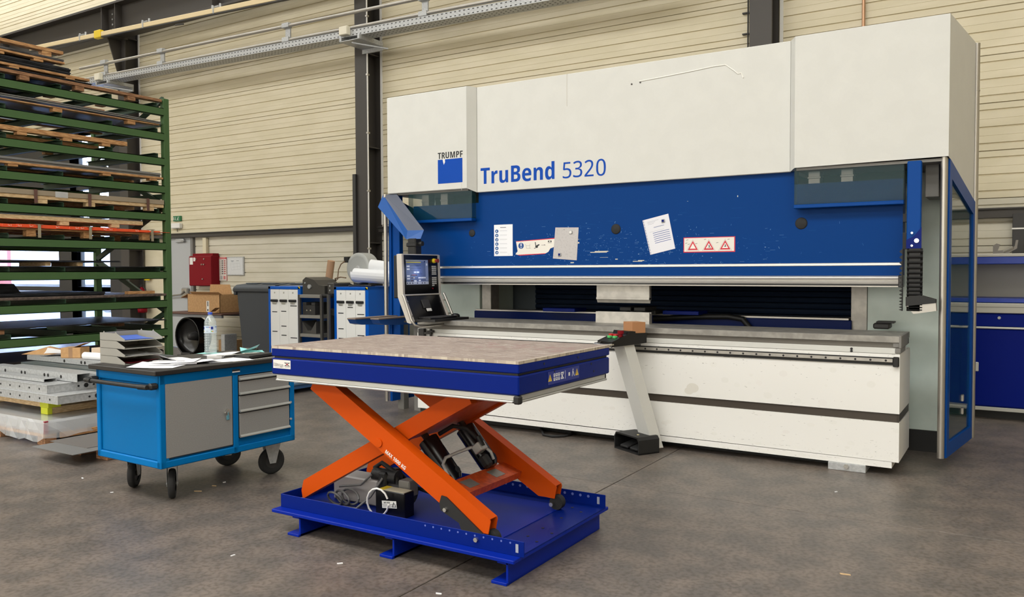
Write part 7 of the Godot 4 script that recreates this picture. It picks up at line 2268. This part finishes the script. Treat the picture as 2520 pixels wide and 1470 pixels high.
	m.lathe([Vector2(0.0, 0.118), Vector2(0.035, 0.116), Vector2(0.04, 0.1)], cx, Basis(Vector3.RIGHT, Vector3(0.3, 0, 0.95).normalized(), Vector3.UP).orthonormalized(), 20)
	part(t, "hub", m, M.galv)
	m = nb()
	m.bb(-7.88, -7.62, 1.252, 1.275, -8.65, -8.45, 0.004)
	m.bb(-7.8, -7.7, 1.275, 1.32, -8.6, -8.5, 0.01)
	each(t, "bracket", m, M.black)
	m = nb()
	m.bb(-8.0, -7.93, 1.58, 1.66, -8.55, -8.42, 0.006)
	part(t, "hose_guide", m, M.black)
	m = nb()
	m.tube([Vector3(-7.97, 1.6, -8.42), Vector3(-8.03, 1.56, -8.4), Vector3(-8.06, 1.48, -8.38), Vector3(-8.06, 1.35, -8.36), Vector3(-8.04, 1.33, -8.3), Vector3(-8.0, 1.36, -8.25), Vector3(-7.85, 1.38, -8.2), Vector3(-7.75, 1.37, -8.2)], 0.008, 8)
	part(t, "hose", m, plain(lin(110, 84, 58), 0.5))
	# white foam roll
	t = thing("foam_roll", "white translucent foam sheet rolled up on the right white-fronted cabinet", "foam roll", Vector3(-7.4, 1.252, -8.35))
	m = nb()
	var spiral := []
	for i in 40:
		var a := i * 0.33
		var rad := 0.035 + 0.0026 * i
		spiral.append(Vector2(rad * cos(a), rad * sin(a) * 0.85))
	var q := Basis(Vector3.UP, 0.25)
	for i in 39:
		var a: Vector2 = spiral[i]; var b: Vector2 = spiral[i + 1]
		var o := Vector3(-7.68, 1.42, -8.3)
		var ln := q * Vector3(0.62, -0.04, 0.0)
		var pa := o + q * Vector3(0, a.y, a.x); var pb := o + q * Vector3(0, b.y, b.x)
		m.poly([pa, pb, pb + ln, pa + ln], q * Vector3(0, (a.y + b.y), (a.x + b.x)))
	part(t, "roll", m, M.foam)
	m = nb()
	m.cyl(Vector3(-7.5, 1.53, -8.42), Vector3(-7.0, 1.47, -8.6), 0.09, 0.085, 20)
	part(t, "upper_roll", m, M.foam)
	m = nb()
	m.tube([Vector3(-7.7, 1.262, -8.2), Vector3(-7.5, 1.27, -8.18), Vector3(-7.3, 1.265, -8.2)], 0.012, 8)
	solo("hand_tool", m, M.dark2, "dark hand tool lying at the front of the right white-fronted cabinet top", "tool", Vector3(-7.5, 1.252, -8.2))
	# low blue platform on the floor in front of the cabinets
	t = thing("low_platform", "low blue steel platform on the floor behind the lift table", "platform", Vector3(-7.65, 0, -7.1))
	m = nb()
	m.bb(-8.0, -7.3, 0.1, 0.13, -7.5, -6.6, 0.004)
	part(t, "deck", m, plain(lin(120, 150, 184), 0.35, 0.4))
	m = nb()
	m.bb(-7.98, -7.32, 0.05, 0.1, -7.48, -6.62, 0.004)
	part(t, "frame", m, plain(lin(60, 100, 150), 0.4))
	m = nb()
	for e in [[-7.9, -6.75], [-7.4, -6.75], [-7.9, -7.38], [-7.4, -7.38]]: m.bb(e[0] - 0.04, e[0] + 0.04, 0.0, 0.05, e[1] - 0.04, e[1] + 0.04)
	each(t, "foot", m, M.black)
	# sheet support arms left of the bed
	for k in 2:
		var x: float = [-5.54, -5.32][k]
		var z1: float = [-5.93, -6.02][k]
		t = thing("support_arm", ["blue sheet support arm with worn wooden top, the left one", "blue sheet support arm with worn wooden top, the one nearer the console"][k], "support arm", Vector3(x, 0.9, -6.3), "sheet support arms")
		m = nb()
		m.ext([Vector2(z1 + 0.0, 0.985), Vector2(z1 - 0.03, 0.945), Vector2(z1 - 0.1, 0.93), Vector2(-6.75, 0.9), Vector2(-6.75, 0.985)], Vector3(x - 0.05, 0, 0), Vector3.BACK, Vector3.UP, Vector3(0.1, 0, 0))
		part(t, "arm_body", m, plain(lin(20, 70, 140), 0.35))
		part(t, "top_strip", box1(x - 0.055, x + 0.055, 0.985, 0.998, -6.75, z1 + 0.005, 0.003), plain(lin(128, 112, 100), 0.6))
		m = nb()
		m.bb(x - 0.04, x + 0.04, 0.0, 0.9, -6.75, -6.67)
		part(t, "leg", m, M.greyunder)
	m = nb()
	m.bb(-4.93, -4.86, 0.82, 0.9, -6.24, -6.2, 0.004)
	m.bb(-4.87, -4.78, 0.85, 0.868, -6.236, -6.205)
	m.cyl(Vector3(-4.79, 0.82, -6.22), Vector3(-4.79, 0.9, -6.22), 0.012, -1, 8)
	m.bb(-4.82, -4.76, 0.87, 0.885, -6.238, -6.2)
	solo("rail_bracket", m, M.dark2, "small dark bracket at the left end of the bed rail", "bracket", Vector3(-4.85, 0.82, -6.23))

func right_side():
	# blue workbench with upper hutch
	var t := thing("blue_workbench", "blue workbench with a cupboard and raised shelf at the right edge", "workbench", Vector3(0.6, 0, -9.4))
	var z := -9.1
	part(t, "plinth", box1(-0.75, 2.4, 0.0, 0.09, -9.7, -9.2), M.black)
	part(t, "base_rail", box1(-0.78, 2.45, 0.085, 0.12, -9.75, z + 0.004, 0.003), plain(lin(190, 190, 184), 0.4))
	var c := part(t, "cupboard", box1(-0.78, 2.45, 0.12, 1.03, -9.75, z - 0.014, 0.004), plain(lin(2, 26, 122), 0.4, 0.0, 0.2))
	for k in 3:
		var x := -0.75 + k * 1.06
		var d := part(t, "door", box1(x, x + 1.05, 0.13, 0.87, z - 0.014, z, 0.004), plain(lin(2, 26, 126), 0.38, 0.0, 0.2))
		var m := nb()
		m.bb(x + 0.36, x + 0.42, 0.46, 0.55, z, z + 0.012, 0.01)
		part(d, "latch", m, plain(lin(206, 206, 202), 0.4))
		var dr := part(t, "drawer", box1(x, x + 1.05, 0.9, 1.02, z - 0.014, z, 0.004), plain(lin(2, 28, 130), 0.38, 0.0, 0.2))
		m = nb()
		m.bb(x + 0.01, x + 1.04, 0.878, 0.898, z - 0.004, z + 0.014, 0.004)
		part(dr, "grip_rail", m, M.alu)
		m = nb()
		m.cyl(Vector3(x + 0.585, 0.985, z), Vector3(x + 0.585, 0.985, z + 0.01), 0.014, -1, 12)
		each(dr, "lock", m, M.galv)
	part(t, "worktop", box1(-0.8, 2.47, 1.03, 1.125, -9.78, z + 0.02, 0.005), plain(lin(196, 194, 186), 0.45))
	part(t, "worktop_strip", box1(-0.8, 2.47, 1.085, 1.09, z + 0.0195, z + 0.0212), M.greyunder)
	part(t, "hutch_rail", box1(-0.78, 2.45, 1.13, 1.17, -9.76, z - 0.01, 0.004), plain(lin(10, 56, 170), 0.35))
	part(t, "hutch_back", box1(-0.78, 2.45, 1.17, 1.5, -9.76, -9.7), plain(lin(186, 184, 176), 0.4))
	var m := nb()
	m.bb(-0.78, -0.74, 1.125, 1.52, -9.76, z - 0.02)
	m.bb(2.41, 2.45, 1.125, 1.52, -9.76, z - 0.02)
	part(t, "hutch_side", m, M.bluedark)
	part(t, "hutch_top", box1(-0.8, 2.47, 1.5, 1.57, -9.78, z, 0.005), plain(lin(10, 56, 170), 0.35))
	part(t, "hutch_cover", box1(-0.8, 2.47, 1.57, 1.6, -9.78, z + 0.003, 0.005), plain(lin(204, 202, 194), 0.45))
	# steel clamp lying on the hutch
	t = thing("steel_clamp", "grey steel clamp lying on top of the blue workbench's raised shelf", "clamp", Vector3(-0.13, 1.601, -9.25))
	m = nb()
	m.ext([Vector2(-0.09, 0.0), Vector2(0.02, 0.0), Vector2(0.1, 0.05), Vector2(0.11, 0.13), Vector2(0.09, 0.13), Vector2(0.08, 0.07), Vector2(0.01, 0.035), Vector2(-0.07, 0.03)], Vector3(-0.13, 1.601, -9.3), Vector3.RIGHT, Vector3.UP, Vector3(0, 0, 0.05))
	m.ext([Vector2(-0.1, 0.0), Vector2(-0.07, 0.0), Vector2(-0.04, 0.09), Vector2(-0.07, 0.1), Vector2(-0.1, 0.08)], Vector3(-0.13, 1.601, -9.29), Vector3.RIGHT, Vector3.UP, Vector3(0, 0, 0.035))
	part(t, "clamp_body", m, plain(lin(110, 106, 102), 0.35, 0.6))
	m = nb()
	m.cyl(Vector3(-0.14, 1.62, -9.25), Vector3(-0.06, 1.66, -9.22), 0.012, -1, 10)
	each(t, "screw", m, M.steel)
	t = thing("wall_post", "black upright post with a white band on the wall above the workbench", "post", Vector3(-0.03, 1.6, -9.9))
	m = nb()
	m.bb(-0.075, 0.03, 1.6, 2.02, -9.95, -9.86, 0.004)
	part(t, "post_body", m, M.dark2)
	m = nb()
	m.bb(-0.08, 0.035, 1.86, 1.875, -9.955, -9.855)
	part(t, "band", m, M.whiteflat)

func litter():
	# wood slivers and scraps on the floor
	var r := RandomNumberGenerator.new(); r.seed = 12
	var spots := [[-4.606, -3.451, 0.055, 0.5, "longest pale sliver on the floor beside the trolley"], [-4.625, -3.595, 0.035, 0.3, "pale sliver on the floor behind the longest one"], [-4.645, -3.694, 0.02, 1.2, "tiny pale chip on the floor right of the trolley wheels"], [-5.601, -3.25, 0.03, -0.3, "pale scrap on the floor left of the trolley"], [-5.07, -3.137, 0.02, 0.9, "white scrap on the floor in front of the trolley's handle end"], [-2.85, -2.95, 0.03, 0.7, "pale scrap on the floor in front of the lift table"], [-2.2, -2.9, 0.03, 0.2, "pale scrap on the floor near the lift table's right foot"], [-0.687, -4.093, 0.05, 0.1, "white scrap on the floor at the lower right"], [-1.0, -5.6, 0.02, 0.9, "small pale chip on the floor before the bed's right end"], [-3.4, -2.75, 0.025, 1.4, "small pale chip at the bottom edge left of the lift table"]]
	for e in spots:
		var t := thing("wood_sliver", e[4], "scrap", Vector3(e[0], 0.0, e[1]), "scraps on the floor", e[3])
		var m := nb()
		m.ext([Vector2(-e[2] / 2, -0.003), Vector2(e[2] * 0.4, -0.005), Vector2(e[2] / 2, 0.002), Vector2(-e[2] * 0.4, 0.005)], Vector3(0, 0.0003, 0), Vector3.RIGHT, Vector3.BACK, Vector3(0, 0.004, 0))
		part(t, "splinter", m, M.woodlight if e[2] > 0.03 else M.paper)
	var m := nb()
	m.tube([Vector3(-3.75, 0.012, -6.5), Vector3(-3.64, 0.012, -6.35), Vector3(-3.54, 0.012, -6.2), Vector3(-3.44, 0.012, -6.18), Vector3(-3.36, 0.012, -6.24), Vector3(-3.34, 0.012, -6.34), Vector3(-3.4, 0.012, -6.5)], 0.011, 8)
	solo("floor_cable", m, M.rubber, "loop of black cable peeping out from under the bed", "cable", Vector3(-3.5, 0.0, -6.3))
